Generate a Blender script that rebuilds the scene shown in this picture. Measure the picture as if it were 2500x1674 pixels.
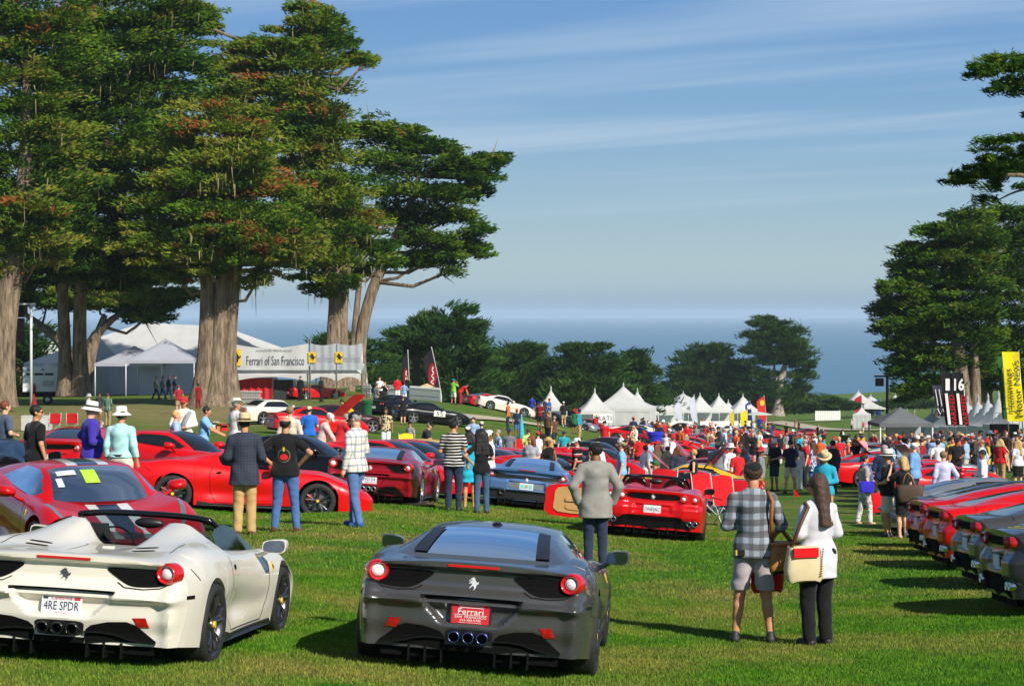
import bpy, bmesh, math, random
import numpy as np
from mathutils import Vector, Matrix, geometry
from mathutils.bvhtree import BVHTree

for _o in list(bpy.data.objects):
 bpy.data.objects.remove(_o)
SC = bpy.context.scene
COL = SC.collection
R = math.radians
PI = math.pi

# ------------------------------------------------------------------ camera
F = 5200.0          # focal length in photo pixels (photo is 2500 wide)
HZ = 768.0          # photo row of the true horizon
ZC = 2.9            # eye height over the lawn under the grey car
cam = bpy.data.cameras.new('camera')
cam.sensor_width = 36.0
cam.lens = 36.0 * F / 2500.0
cam.shift_y = -(837.0 - HZ) / 2500.0
cam.clip_start = 0.5
cam.clip_end = 60000.0
camo = bpy.data.objects.new('camera', cam)
camo.location = (0, 0, ZC)
camo.rotation_euler = (R(90), 0, 0)
COL.objects.link(camo)
SC.camera = camo

# ------------------------------------------------------------------ world, sun, exposure
SUN_EL = 36.0
SUN_AZ = math.degrees(math.atan2(0.62, -0.78))     # compass style: from +Y towards +X; the sun stands behind and to the right
world = bpy.data.worlds.new('World')
SC.world = world
world.use_nodes = True
wn, wl = world.node_tree.nodes, world.node_tree.links
wn.clear()
w_out = wn.new('ShaderNodeOutputWorld')
w_bg = wn.new('ShaderNodeBackground')
w_sky = wn.new('ShaderNodeTexSky')
w_sky.sky_type = 'NISHITA'
w_sky.sun_disc = False
w_sky.sun_elevation = R(SUN_EL)
w_sky.sun_rotation = R(SUN_AZ)
w_sky.altitude = 60
w_sky.air_density = 1.0
w_sky.dust_density = 0.6
w_sky.ozone_density = 2.0
w_bg.inputs['Strength'].default_value = 0.072
# thin cirrus streaks: stretched noise on the view direction, planar projected as a high cloud deck
w_tc = wn.new('ShaderNodeTexCoord')
w_sep = wn.new('ShaderNodeSeparateXYZ')
wl.new(w_tc.outputs['Generated'], w_sep.inputs[0])
def _wm(op, a, b=None, clamp=False):
 n = wn.new('ShaderNodeMath'); n.operation = op; n.use_clamp = clamp
 for i, v in enumerate((a, b)):
  if v is None: continue
  if isinstance(v, (int, float)): n.inputs[i].default_value = v
  else: wl.new(v, n.inputs[i])
 return n.outputs[0]
_zz = _wm('ADD', _wm('MAXIMUM', w_sep.outputs[2], 0.0), 0.035)
_cu = _wm('DIVIDE', w_sep.outputs[0], _zz)
_cv = _wm('DIVIDE', w_sep.outputs[1], _zz)
w_cmb = wn.new('ShaderNodeCombineXYZ')
wl.new(_wm('MULTIPLY', _wm('ADD', _cu, _wm('MULTIPLY', _cv, 0.22)), 0.30), w_cmb.inputs[0])
wl.new(_wm('MULTIPLY', _wm('ADD', _cv, _wm('MULTIPLY', _cu, 0.60)), 0.95), w_cmb.inputs[1])
w_n1 = wn.new('ShaderNodeTexNoise')
w_n1.inputs['Scale'].default_value = 1.0
w_n1.inputs['Detail'].default_value = 7
w_n1.inputs['Roughness'].default_value = 0.52
w_n1.inputs['Distortion'].default_value = 0.5
wl.new(w_cmb.outputs[0], w_n1.inputs['Vector'])
w_r1 = wn.new('ShaderNodeMapRange')
w_r1.inputs['From Min'].default_value = 0.43
w_r1.inputs['From Max'].default_value = 0.78
w_r1.inputs['To Max'].default_value = 0.68
w_r1.interpolation_type = 'SMOOTHSTEP'
wl.new(w_n1.outputs[0], w_r1.inputs[0])
# marine air: pale grey-green at the horizon, clearing to deep blue a few degrees up, the plain sky model overhead
w_ramp = wn.new('ShaderNodeValToRGB')
_e = w_ramp.color_ramp.elements
while len(_e) > 1: _e.remove(_e[-1])
_e[0].position = 0.0; _e[0].color = (.20, .31, .43, 1)
for _p, _c in ((.005, (.25, .37, .47, 1)), (.014, (.38, .51, .56, 1)), (.024, (.40, .53, .58, 1)), (.045, (.33, .49, .60, 1)), (.08, (.24, .42, .62, 1)), (.12, (.165, .345, .61, 1)), (.17, (.115, .275, .58, 1)), (.40, (.085, .22, .50, 1)), (1.0, (.07, .19, .46, 1))):
 _x = _e.new(_p); _x.color = _c
wl.new(_wm('MAXIMUM', w_sep.outputs[2], 0.0), w_ramp.inputs[0])
w_gain = wn.new('ShaderNodeVectorMath'); w_gain.operation = 'SCALE'; w_gain.inputs['Scale'].default_value = 13.0
wl.new(w_ramp.outputs[0], w_gain.inputs[0])
w_wt = wn.new('ShaderNodeMapRange'); w_wt.interpolation_type = 'SMOOTHSTEP'
w_wt.inputs['From Min'].default_value = 0.25; w_wt.inputs['From Max'].default_value = 0.75; w_wt.inputs['To Min'].default_value = 0.92; w_wt.inputs['To Max'].default_value = 0.0
wl.new(w_sep.outputs[2], w_wt.inputs[0])
w_m0 = wn.new('ShaderNodeMix'); w_m0.data_type = 'RGBA'
wl.new(w_wt.outputs[0], w_m0.inputs[0]); wl.new(w_sky.outputs[0], w_m0.inputs[6]); wl.new(w_gain.outputs[0], w_m0.inputs[7])
w_fade = wn.new('ShaderNodeMapRange'); w_fade.interpolation_type = 'SMOOTHSTEP'
w_fade.inputs['From Min'].default_value = 0.03; w_fade.inputs['From Max'].default_value = 0.085
wl.new(w_sep.outputs[2], w_fade.inputs[0])
w_mix = wn.new('ShaderNodeMix'); w_mix.data_type = 'RGBA'
wl.new(_wm('MULTIPLY', w_r1.outputs[0], w_fade.outputs[0]), w_mix.inputs[0])
wl.new(w_m0.outputs[2], w_mix.inputs[6])
w_mix.inputs[7].default_value = (6.8, 8.3, 9.8, 1)
wl.new(w_mix.outputs[2], w_bg.inputs['Color'])
wl.new(w_bg.outputs[0], w_out.inputs[0])

sun = bpy.data.lights.new('sun', 'SUN')
sun.energy = 5.0
sun.angle = R(0.53)
sun.color = (1.0, 0.93, 0.82)
suno = bpy.data.objects.new('sun', sun)
_sd = Vector((math.sin(R(SUN_AZ)) * math.cos(R(SUN_EL)), math.cos(R(SUN_AZ)) * math.cos(R(SUN_EL)), math.sin(R(SUN_EL))))
suno.rotation_euler = _sd.to_track_quat('Z', 'Y').to_euler()
suno.location = _sd * 80
COL.objects.link(suno)

SC.view_settings.view_transform = 'Standard'
SC.view_settings.look = 'None'
SC.view_settings.gamma = 1.0
SC.view_settings.use_curve_mapping = False
SC.view_settings.exposure = 0.2
SC.render.engine = 'CYCLES'
SC.cycles.max_bounces = 8
SC.cycles.transparent_max_bounces = 12
SC.cycles.volume_bounces = 1
SC.cycles.use_denoising = True
SC.cycles.caustics_reflective = False
SC.cycles.caustics_refractive = False
# ------------------------------------------------------------------ helpers
def lin(c):
 """sRGB 0..255 triple -> linear rgba"""
 def f(v):
  v /= 255.0
  return v / 12.92 if v <= 0.04045 else ((v + 0.055) / 1.055) ** 2.4
 return (f(c[0]), f(c[1]), f(c[2]), 1.0)

MATS = {}
def mat(name, color=(0.5, 0.5, 0.5), rough=0.6, metal=0.0, coat=0.0, spec=0.5, sheen=0.0, trans=0.0, vary=0.0, vscale=6.0, bump=0.0, bscale=40.0, coat_rough=0.03, stretch=None):
 if name in MATS: return MATS[name]
 m = bpy.data.materials.new(name); m.use_nodes = True
 nt = m.node_tree; b = nt.nodes['Principled BSDF']
 c = tuple(color)[:3] + (1.0,)
 b.inputs['Base Color'].default_value = c
 b.inputs['Roughness'].default_value = rough
 b.inputs['Metallic'].default_value = metal
 b.inputs['Specular IOR Level'].default_value = spec
 if coat:
  b.inputs['Coat Weight'].default_value = coat; b.inputs['Coat Roughness'].default_value = coat_rough
 if sheen: b.inputs['Sheen Weight'].default_value = sheen
 if trans: b.inputs['Transmission Weight'].default_value = trans
 if vary or bump:
  tc = nt.nodes.new('ShaderNodeTexCoord')
 if vary:
  n = nt.nodes.new('ShaderNodeTexNoise'); n.inputs['Scale'].default_value = vscale; n.inputs['Detail'].default_value = 5
  nt.links.new(tc.outputs['Object'], n.inputs['Vector'])
  mr = nt.nodes.new('ShaderNodeMapRange'); mr.inputs['From Min'].default_value = 0.25; mr.inputs['From Max'].default_value = 0.75
  mr.inputs['To Min'].default_value = 1 - vary; mr.inputs['To Max'].default_value = 1 + vary
  nt.links.new(n.outputs[0], mr.inputs[0])
  mx = nt.nodes.new('ShaderNodeVectorMath'); mx.operation = 'SCALE'
  mx.inputs[0].default_value = c[:3]
  nt.links.new(mr.outputs[0], mx.inputs['Scale'])
  nt.links.new(mx.outputs[0], b.inputs['Base Color'])
 if bump:
  n = nt.nodes.new('ShaderNodeTexNoise'); n.inputs['Scale'].default_value = bscale; n.inputs['Detail'].default_value = 4
  mp = nt.nodes.new('ShaderNodeMapping'); mp.inputs['Scale'].default_value = stretch or (1, 1, 1); nt.links.new(tc.outputs['Object'], mp.inputs[0])
  nt.links.new(mp.outputs[0], n.inputs['Vector'])
  bp = nt.nodes.new('ShaderNodeBump'); bp.inputs['Strength'].default_value = bump; bp.inputs['Distance'].default_value = 0.02
  nt.links.new(n.outputs[0], bp.inputs['Height']); nt.links.new(bp.outputs[0], b.inputs['Normal'])
 MATS[name] = m
 return m

def cloth(rgb, kind='cloth'):
 """fabric of one colour given as sRGB 0..255"""
 key = '%s_%02x%02x%02x' % (kind, *rgb)
 return mat(key, lin(rgb), rough=0.85, spec=0.2, sheen=0.15, vary=0.15, vscale=9, bump=0.38, bscale=8)

def mesh_obj(name, V, Fc, m=None, parent=None, smooth=True, loc=None):
 """link one mesh object made of vertices V (n,3) and faces (list of tuples or int array (k,4)/(k,3))"""
 me = bpy.data.meshes.new(name)
 V = np.asarray(V, dtype=np.float32)
 if isinstance(Fc, np.ndarray):
  k = Fc.shape[1]; nf = Fc.shape[0]
  me.vertices.add(len(V)); me.vertices.foreach_set('co', V.ravel())
  me.loops.add(nf * k); me.loops.foreach_set('vertex_index', Fc.astype(np.int32).ravel())
  me.polygons.add(nf)
  me.polygons.foreach_set('loop_start', np.arange(0, nf * k, k, dtype=np.int32))
  me.polygons.foreach_set('loop_total', np.full(nf, k, dtype=np.int32))
  me.update(calc_edges=True)
 else:
  me.from_pydata(V.tolist(), [], [tuple(f) for f in Fc])
  me.update()
 if smooth and len(me.polygons):
  me.polygons.foreach_set('use_smooth', np.ones(len(me.polygons), dtype=bool))
 if m is not None: me.materials.append(m)
 o = bpy.data.objects.new(name, me); COL.objects.link(o)
 if parent is not None: o.parent = parent
 if loc is not None: o.location = loc
 return o

class MB:
 """collects simple solids into one mesh"""
 def __init__(s): s.v = []; s.f = []
 def add(s, V, Fs):
  n = len(s.v); s.v.extend([tuple(p) for p in V]); s.f.extend([tuple(i + n for i in f) for f in Fs]); return s
 def box(s, x0, x1, y0, y1, z0, z1):
  V = [(x, y, z) for z in (z0, z1) for y in (y0, y1) for x in (x0, x1)]
  return s.add(V, [(0, 2, 3, 1), (4, 5, 7, 6), (0, 1, 5, 4), (2, 6, 7, 3), (0, 4, 6, 2), (1, 3, 7, 5)])
 def tube(s, pts, r, n=8, caps=True):
  pts = [Vector(p) for p in pts]
  rr = r if isinstance(r, (list, tuple)) else [r] * len(pts)
  V = []; k = len(pts); ref = None
  for i, p in enumerate(pts):
   t = (pts[min(i + 1, k - 1)] - pts[max(i - 1, 0)])
   if t.length < 1e-9: t = Vector((0, 0, 1))
   t.normalize()
   if ref is None:
    ref = Vector((1, 0, 0)) if abs(t.x) < 0.8 else Vector((0, 1, 0))
   a = (ref - t * ref.dot(t)).normalized(); ref = a
   b = t.cross(a)
   for j in range(n):
    an = 2 * PI * j / n
    V.append(p + (a * math.cos(an) + b * math.sin(an)) * rr[i])
  Fs = []
  for i in range(k - 1):
   for j in range(n):
    j2 = (j + 1) % n
    Fs.append((i * n + j, i * n + j2, (i + 1) * n + j2, (i + 1) * n + j))
  if caps:
   Fs.append(tuple(reversed(range(n)))); Fs.append(tuple((k - 1) * n + j for j in range(n)))
  return s.add(V, Fs)
 def lathe(s, prof, n=24, axis='z', org=(0, 0, 0), closed=False):
  V = []; k = len(prof)
  for (r, h) in prof:
   for j in range(n):
    a = 2 * PI * j / n; c, q = r * math.cos(a), r * math.sin(a)
    if axis == 'z': p = (c, q, h)
    elif axis == 'x': p = (h, c, q)
    else: p = (q, h, c)
    V.append((p[0] + org[0], p[1] + org[1], p[2] + org[2]))
  Fs = []
  for i in range(k if closed else k - 1):
   i2 = (i + 1) % k
   for j in range(n):
    j2 = (j + 1) % n
    Fs.append((i * n + j, i * n + j2, i2 * n + j2, i2 * n + j))
  return s.add(V, Fs)
 def poly(s, pts): return s.add(pts, [tuple(range(len(pts)))])
 def prism(s, outline, y0, y1):
  """outline [(x,z)] extruded along y"""
  n = len(outline)
  V = [(x, y0, z) for x, z in outline] + [(x, y1, z) for x, z in outline]
  Fs = [tuple(range(n)), tuple(reversed(range(n, 2 * n)))]
  for i in range(n):
   j = (i + 1) % n
   Fs.append((i, i + n, j + n, j))
  return s.add(V, Fs)
 def obj(s, name, m=None, parent=None, smooth=False, loc=None):
  o = mesh_obj(name, s.v, s.f, m, parent, smooth, loc)
  return o

def autosmooth(o, deg=40):
 me = o.data
 bm = bmesh.new(); bm.from_mesh(me)
 for f in bm.faces: f.smooth = True
 lim = math.radians(deg)
 for e in bm.edges:
  if len(e.link_faces) == 2 and e.calc_face_angle(0) > lim: e.smooth = False
 bm.to_mesh(me); bm.free()
 return o

def tag(o, label=None, cat=None, group=None, kind=None):
 if label: o['label'] = label
 if cat: o['category'] = cat
 if group: o['group'] = group
 if kind: o['kind'] = kind
 return o

def thing(name, loc, rz=0.0, label=None, cat=None, group=None, rot=None):
 o = bpy.data.objects.new(name, None); COL.objects.link(o)
 o.empty_display_size = 0.3
 o.location = loc; o.rotation_euler = rot if rot else (0, 0, rz)
 return tag(o, label, cat, group)

def clone(root, loc, rz=0.0, label=None, rot=None, recolor=None, group=None, scale=None):
 """copy a thing, its parts and their sub-parts; recolor maps material names to materials"""
 def cp(o, par):
  c = o.copy(); COL.objects.link(c)
  if par is not None:
   c.parent = par
   c.matrix_parent_inverse = o.matrix_parent_inverse.copy()
  if recolor and c.type == 'MESH':
   for s in c.material_slots:
    mm = s.material
    if mm is not None and mm.name in recolor:
     s.link = 'OBJECT'; s.material = recolor[mm.name]
  for ch in KIDS.get(o.name, ()): cp(ch, c)
  return c
 r = cp(root, None)
 r.location = loc; r.rotation_euler = rot if rot else (0, 0, rz)
 if scale: r.scale = scale
 if label: r['label'] = label
 if group: r['group'] = group
 return r
KIDS = {}
def index_kids(root):
 """remember the children of a prototype once (asking each object costs a scan of the scene)"""
 for o in [root] + list(root.children_recursive): KIDS[o.name] = list(o.children)
 return root

def P(px, py, d):
 """world point that the photo shows at pixel (px,py) at distance d"""
 return Vector(((px - 1250.0) / F * d, d, ZC - (py - HZ) / F * d))

# text as flat mesh ------------------------------------------------
_TXT = {}
def text_geo(s, h, w=None, bold=0.0, shear=0.0, spacing=1.0, align='CENTER'):
 """vertices (x,z) and faces of a line of text: h tall (cap height), squeezed to width w if given; centred on (0,0)"""
 key = (s, bold, shear, spacing)
 if key not in _TXT:
  c = bpy.data.curves.new('txt', 'FONT'); c.body = s; c.size = 1.0; c.offset = bold; c.shear = shear; c.space_character = spacing
  c.resolution_u = 2
  o = bpy.data.objects.new('txt', c); COL.objects.link(o)
  dg = bpy.context.evaluated_depsgraph_get()
  me = bpy.data.meshes.new_from_object(o.evaluated_get(dg))
  V = np.array([v.co[:] for v in me.vertices]) if len(me.vertices) else np.zeros((1, 3))
  Fs = [tuple(p.vertices) for p in me.polygons]
  bpy.data.objects.remove(o); bpy.data.curves.remove(c); bpy.data.meshes.remove(me)
  _TXT[key] = (V, Fs)
 V, Fs = _TXT[key]
 V = V.copy()
 x0, x1 = V[:, 0].min(), V[:, 0].max()
 k = h / 0.69
 V[:, 0] = (V[:, 0] - (x0 + x1) / 2) * k
 V[:, 1] = (V[:, 1] - 0.345) * k
 if w: V[:, 0] *= w / max(1e-6, (x1 - x0) * k)
 return V[:, :2], Fs

def smoothstep(a, b, x):
 t = np.clip((x - a) / (b - a), 0, 1)
 return t * t * (3 - 2 * t)

def crom(knots_t, knots_v, t):
 """monotone-ish cubic (PCHIP) interpolation, vectorised in t"""
 T = np.asarray(knots_t, float); Vv = np.asarray(knots_v, float)
 h = np.diff(T); dl = np.diff(Vv) / h
 m = np.zeros(len(T)); m[0] = dl[0]; m[-1] = dl[-1]
 for i in range(1, len(T) - 1):
  if dl[i - 1] * dl[i] <= 0: m[i] = 0
  else:
   w1 = 2 * h[i] + h[i - 1]; w2 = h[i] + 2 * h[i - 1]
   m[i] = (w1 + w2) / (w1 / dl[i - 1] + w2 / dl[i])
 t = np.asarray(t, float); i = np.clip(np.searchsorted(T, t) - 1, 0, len(T) - 2)
 u = np.clip((t - T[i]) / h[i], 0, 1)
 return (2 * u**3 - 3 * u**2 + 1) * Vv[i] + (u**3 - 2 * u**2 + u) * h[i] * m[i] + (-2 * u**3 + 3 * u**2) * Vv[i + 1] + (u**3 - u**2) * h[i] * m[i + 1]

def smooth_loop(pts, n=4):
 """Catmull-Rom through a closed 2-D outline"""
 out = []; k = len(pts)
 for i in range(k):
  p0, p1, p2, p3 = (np.array(pts[(i + j - 1) % k], float) for j in range(4))
  for q in range(n):
   u = q / n
   out.append(tuple(0.5 * (2 * p1 + (p2 - p0) * u + (2 * p0 - 5 * p1 + 4 * p2 - p3) * u * u + (3 * p1 - p0 - 3 * p2 + p3) * u ** 3)))
 return out
# ------------------------------------------------------------------ terrain
# survey points: photo column, distance, drop below the eye (metres)
_TP = [(1250, 1, 1.65), (-4000, 3, 1.6), (6500, 3, 1.75), (1250, 8, 2.2), (-600, 8, 2.05), (3100, 8, 2.3),
    (1170, 17.4, 2.86), (350, 17, 2.66), (-400, 17, 2.55), (2500, 17, 2.95), (1850, 21.3, 3.28), (590, 32, 3.27), (868, 34, 3.34), (60, 27, 2.95), (-500, 30, 2.95),
    (1130, 42, 3.88), (1590, 38, 4.0), (1290, 47, 4.3), (1440, 30, 3.6), (920, 43, 3.8), (2170, 44.6, 4.67), (2110, 51, 5.0), (225, 37, 3.3), (610, 40, 3.72), (450, 48, 3.68), (577, 52, 3.92), (-400, 60, 4.1), (30, 60, 4.3),
    (2330, 32, 3.78), (2440, 24, 3.30), (2243, 35, 3.93), (2900, 32, 3.7), (1930, 73, 6.1), (1690, 178, 11.1), (1797, 230, 13.2), (1942, 350, 18.3), (2050, 450, 21.7), (2300, 450, 21.7), (1700, 420, 21.5), (1500, 300, 16.0),
    (570, 149, 6.3), (1108, 152, 6.3), (800, 100, 5.5), (1100, 125, 6.6), (1250, 165, 7.7), (262, 114, 5.95), (380, 162, 6.35), (120, 165, 6.7), (-400, 165, 6.7), (560, 70, 4.55),
    (900, 70, 4.95), (1150, 80, 5.8), (1400, 80, 6.6), (1650, 90, 7.0), (2250, 101, 7.4), (2600, 95, 6.9), (2420, 150, 10.3), (1405, 193, 10.4), (1524, 240, 12.9), (1400, 225, 12.2), (1700, 380, 19.4), (2092, 336, 18.1), (2198, 130, 8.9), (1376, 162, 8.5),
    (2250, 230, 13.6), (2600, 260, 14.5), (1000, 260, 9.5), (400, 260, 9.0), (-400, 300, 9.0), (1250, 260, 13.0), (2200, 330, 17.0), (2900, 400, 17.0)]
_a = np.array(_TP, float)
_SX = 3.0
def _uv(X, Y):
 Yp = np.maximum(Y, -6) + 14.0
 return np.clip(X / Yp, -0.62, 0.62) * _SX, np.log(Yp)
_TX, _TY = (_a[:, 0] - 1250) / F * _a[:, 1], _a[:, 1]
_U, _W = _uv(_TX, _TY)
def _tps(r2): return 0.5 * r2 * np.log(r2 + 1e-9)
_n = len(_U)
_K = _tps((_U[:, None] - _U[None]) ** 2 + (_W[:, None] - _W[None]) ** 2) + np.eye(_n) * 0.004
_Pm = np.stack([np.ones(_n), _U, _W], 1)
_A = np.zeros((_n + 3, _n + 3)); _A[:_n, :_n] = _K; _A[:_n, _n:] = _Pm; _A[_n:, :_n] = _Pm.T
_sol = np.linalg.solve(_A, np.concatenate([np.log(_a[:, 2]), [0, 0, 0]]))
SEA = ZC - 42.0
def ground(X, Y):
 """terrain height at X, Y (numbers or arrays)"""
 X = np.asarray(X, float); Y = np.asarray(Y, float)
 shp = np.broadcast(X, Y).shape
 x, y = np.broadcast_to(X, shp).ravel(), np.broadcast_to(Y, shp).ravel()
 u, w = _uv(x, np.clip(y, -5, 460))
 k = _tps((u[:, None] - _U[None]) ** 2 + (w[:, None] - _W[None]) ** 2)
 h = np.exp(k @ _sol[:_n] + _sol[_n] + _sol[_n + 1] * u + _sol[_n + 2] * w)
 h = h + np.maximum(y - 460, 0) * 0.030 + np.maximum(y - 900, 0) * 0.05
 z = ZC - h
 return z.reshape(shp) if shp else float(z[0])
def G(px, d):
 """point on the lawn below photo column px at distance d"""
 x = (px - 1250.0) / F * d
 return Vector((x, d, float(ground(x, d))))
def foot_row(px, d):
 return HZ + (ZC - G(px, d).z) / d * F
def hit(px, py, d0=14, d1=700):
 """distance at which the ray through a photo pixel meets the lawn"""
 d = np.exp(np.linspace(math.log(d0), math.log(d1), 400))
 x = (px - 1250.0) / F * d
 z = ZC - (py - HZ) / F * d
 s = z - ground(x, d)
 i = np.where(s <= 0)[0]
 return float(d[i[0]]) if len(i) else d1
def slope(x, y, e=1.2):
 """ground normal as a vector"""
 n = Vector((-(ground(x + e, y) - ground(x - e, y)) / (2 * e), -(ground(x, y + e) - ground(x, y - e)) / (2 * e), 1.0))
 return n.normalized()
def on_slope(x, y, rz, e=1.2):
 """euler that stands a thing on the slope, turned by rz"""
 n = slope(x, y, e)
 f = Vector((-math.sin(rz), math.cos(rz), 0)); f = (f - n * f.dot(n)).normalized()
 r = f.cross(n)
 return Matrix((r, f, n)).transposed().to_euler()

def grass_material(name='lawn', blade=False):
 m = bpy.data.materials.new(name); m.use_nodes = True
 nt = m.node_tree; b = nt.nodes['Principled BSDF']; L = nt.links.new
 g = nt.nodes.new('ShaderNodeNewGeometry')
 def noise(scale, detail=4, rough=0.55, vec=None):
  n = nt.nodes.new('ShaderNodeTexNoise'); n.inputs['Scale'].default_value = scale; n.inputs['Detail'].default_value = detail; n.inputs['Roughness'].default_value = rough
  L(vec if vec else g.outputs['Position'], n.inputs['Vector']); return n.outputs[0]
 def ramp(v, stops):
  r = nt.nodes.new('ShaderNodeValToRGB'); e = r.color_ramp.elements
  while len(e) > 1: e.remove(e[-1])
  e[0].position = stops[0][0]; e[0].color = stops[0][1]
  for p, c in stops[1:]:
   x = e.new(p); x.color = c
  L(v, r.inputs[0]); return r.outputs[0]
 def mix(f, a, c, op='MIX'):
  n = nt.nodes.new('ShaderNodeMix'); n.data_type = 'RGBA'; n.blend_type = op
  if isinstance(f, float): n.inputs[0].default_value = f
  else: L(f, n.inputs[0])
  L(a, n.inputs[6]); L(c, n.inputs[7]); return n.outputs[2]
 green = ramp(noise(2.2, 6, 0.7), [(0.28, (0.034, 0.118, 0.006, 1)), (0.5, (0.068, 0.182, 0.009, 1)), (0.72, (0.128, 0.240, 0.018, 1))])
 dry = ramp(noise(9, 5, 0.7), [(0.3, (0.17, 0.165, 0.03, 1)), (0.7, (0.36, 0.27, 0.09, 1))])
 patch = ramp(noise(0.42, 5, 0.62), [(0.44, (0, 0, 0, 1)), (0.66, (0.72, 0.72, 0.72, 1))])
 fine = ramp(noise(55, 3, 0.7), [(0.30, (0.45, 0.45, 0.45, 1)), (0.7, (1.25, 1.25, 1.25, 1))])
 c = mix(patch, green, dry)
 # bare earth below the big cypresses
 att = nt.nodes.new('ShaderNodeAttribute'); att.attribute_name = 'bare'
 earth = ramp(noise(1.3, 6, 0.7), [(0.3, (0.13, 0.15, 0.035, 1)), (0.5, (0.34, 0.25, 0.12, 1)), (0.75, (0.48, 0.36, 0.20, 1))])
 c = mix(att.outputs['Fac'], c, earth)
 if blade:
  at = nt.nodes.new('ShaderNodeAttribute'); at.attribute_name = 'tone'
  c = mix(1.0, c, ramp(at.outputs['Fac'], [(0, (.55, .60, .5, 1)), (.6, (1.1, 1.1, 1.0, 1)), (.85, (1.35, 1.3, 1.1, 1)), (1, (1.9, 1.6, 1.5, 1))]), 'MULTIPLY')
 else: c = mix(1.0, c, fine, 'MULTIPLY')
 L(c, b.inputs['Base Color'])
 b.inputs['Roughness'].default_value = 0.9; b.inputs['Specular IOR Level'].default_value = 0.15
 if blade: return m
 bp = nt.nodes.new('ShaderNodeBump'); bp.inputs['Strength'].default_value = 0.9; bp.inputs['Distance'].default_value = 0.03
 L(noise(38, 4, 0.75), bp.inputs['Height']); L(bp.outputs[0], b.inputs['Normal'])
 return m
M_LAWN = grass_material()
# one sheet, fine near the camera, reaching under the sea
_ys = np.concatenate([np.linspace(-60, 8, 18)[:-1], np.geomspace(8, 700, 190), np.array([760, 840, 940, 1100, 1300])])
_as = np.linspace(-1, 1, 150)
_gx = np.zeros((len(_ys), len(_as)))
for _i, _y in enumerate(_ys):
 _gx[_i] = np.sign(_as) * (np.abs(_as) ** 1.5) * (45 + max(_y, 0) * 0.75)
_gy = np.repeat(_ys[:, None], len(_as), 1)
_gz = ground(_gx, _gy)
_V = np.stack([_gx, _gy, _gz], -1).reshape(-1, 3)
def grid_faces(nr, nc, wrap=False):
 i = np.arange(nr - 1)[:, None]; j = np.arange(nc if wrap else nc - 1)[None]
 j2 = (j + 1) % nc
 return np.stack([i * nc + j, i * nc + j2, (i + 1) * nc + j2, (i + 1) * nc + j], -1).reshape(-1, 4)
lawn = mesh_obj('lawn', _V, grid_faces(len(_ys), len(_as)), M_LAWN)
tag(lawn, kind='structure')
_bare = lawn.data.attributes.new('bare', 'FLOAT', 'POINT')
_pxv = 1250 + _V[:, 0] / np.maximum(_V[:, 1], 1) * F
_bv = np.zeros(len(_V))
for (bx, bd, wx, wd, s) in ((520, 132, 260, 22, .9), (250, 140, 200, 20, .8), (30, 118, 240, 26, .9), (900, 170, 120, 16, .6)):
 _bv = np.maximum(_bv, s * np.exp(-((_pxv - bx) / wx) ** 2 - ((_V[:, 1] - bd) / wd) ** 2))
_bare.data.foreach_set('value', _bv.astype(np.float32))

# ------------------------------------------------------------------ sea and far shore
def sea_material():
 m = bpy.data.materials.new('sea_water'); m.use_nodes = True
 nt = m.node_tree; b = nt.nodes['Principled BSDF']
 b.inputs['Base Color'].default_value = (0.065, 0.175, 0.265, 1)
 b.inputs['Roughness'].default_value = 0.35; b.inputs['IOR'].default_value = 1.33
 g = nt.nodes.new('ShaderNodeNewGeometry')
 mp = nt.nodes.new('ShaderNodeMapping'); mp.inputs['Scale'].default_value = (0.010, 0.05, 1)
 nt.links.new(g.outputs['Position'], mp.inputs[0])
 n = nt.nodes.new('ShaderNodeTexNoise'); n.inputs['Scale'].default_value = 1.0; n.inputs['Detail'].default_value = 9; n.inputs['Roughness'].default_value = 0.65
 nt.links.new(mp.outputs[0], n.inputs['Vector'])
 bp = nt.nodes.new('ShaderNodeBump'); bp.inputs['Strength'].default_value = 0.6; bp.inputs['Distance'].default_value = 3.0
 nt.links.new(n.outputs[0], bp.inputs['Height']); nt.links.new(bp.outputs[0], b.inputs['Normal'])
 return m
_sx = np.array([-24000, -6000, -1500, 0, 1500, 6000, 24000], float); _sy = np.array([500, 900, 2000, 5000, 10000, 20000, 30000], float)
_sg = np.stack(np.meshgrid(_sx, _sy), -1).reshape(-1, 2)
sea = mesh_obj('sea', np.column_stack([_sg, np.full(len(_sg), SEA)]), grid_faces(7, 7), sea_material())
tag(sea, kind='structure')

# pale path crossing the fairway
def strip_on_ground(name, pts, width, m, lift=0.012, n=14, kind='structure', acr=3):
 """a strip that follows the lawn through ground points (x,y)"""
 P2 = np.array([(p[0], p[1]) for p in pts], float)
 s = np.concatenate([[0], np.cumsum(np.hypot(*np.diff(P2, axis=0).T))])
 t = np.linspace(0, s[-1], n * (len(pts) - 1) + 1)
 x, y = crom(s, P2[:, 0], t), crom(s, P2[:, 1], t)
 dx, dy = np.gradient(x), np.gradient(y); l = np.hypot(dx, dy)
 nx, ny = -dy / l, dx / l
 V = []
 for k in np.linspace(-1, 1, acr):
  X, Y = x + nx * width / 2 * k, y + ny * width / 2 * k
  V.append(np.column_stack([X, Y, ground(X, Y) + lift + 0.0015 * Y ** 0.9 * 0.5]))
 V = np.stack(V, 1).reshape(-1, 3)
 o = mesh_obj(name, V, grid_faces(len(t), acr), m)
 return tag(o, kind=kind)

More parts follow.
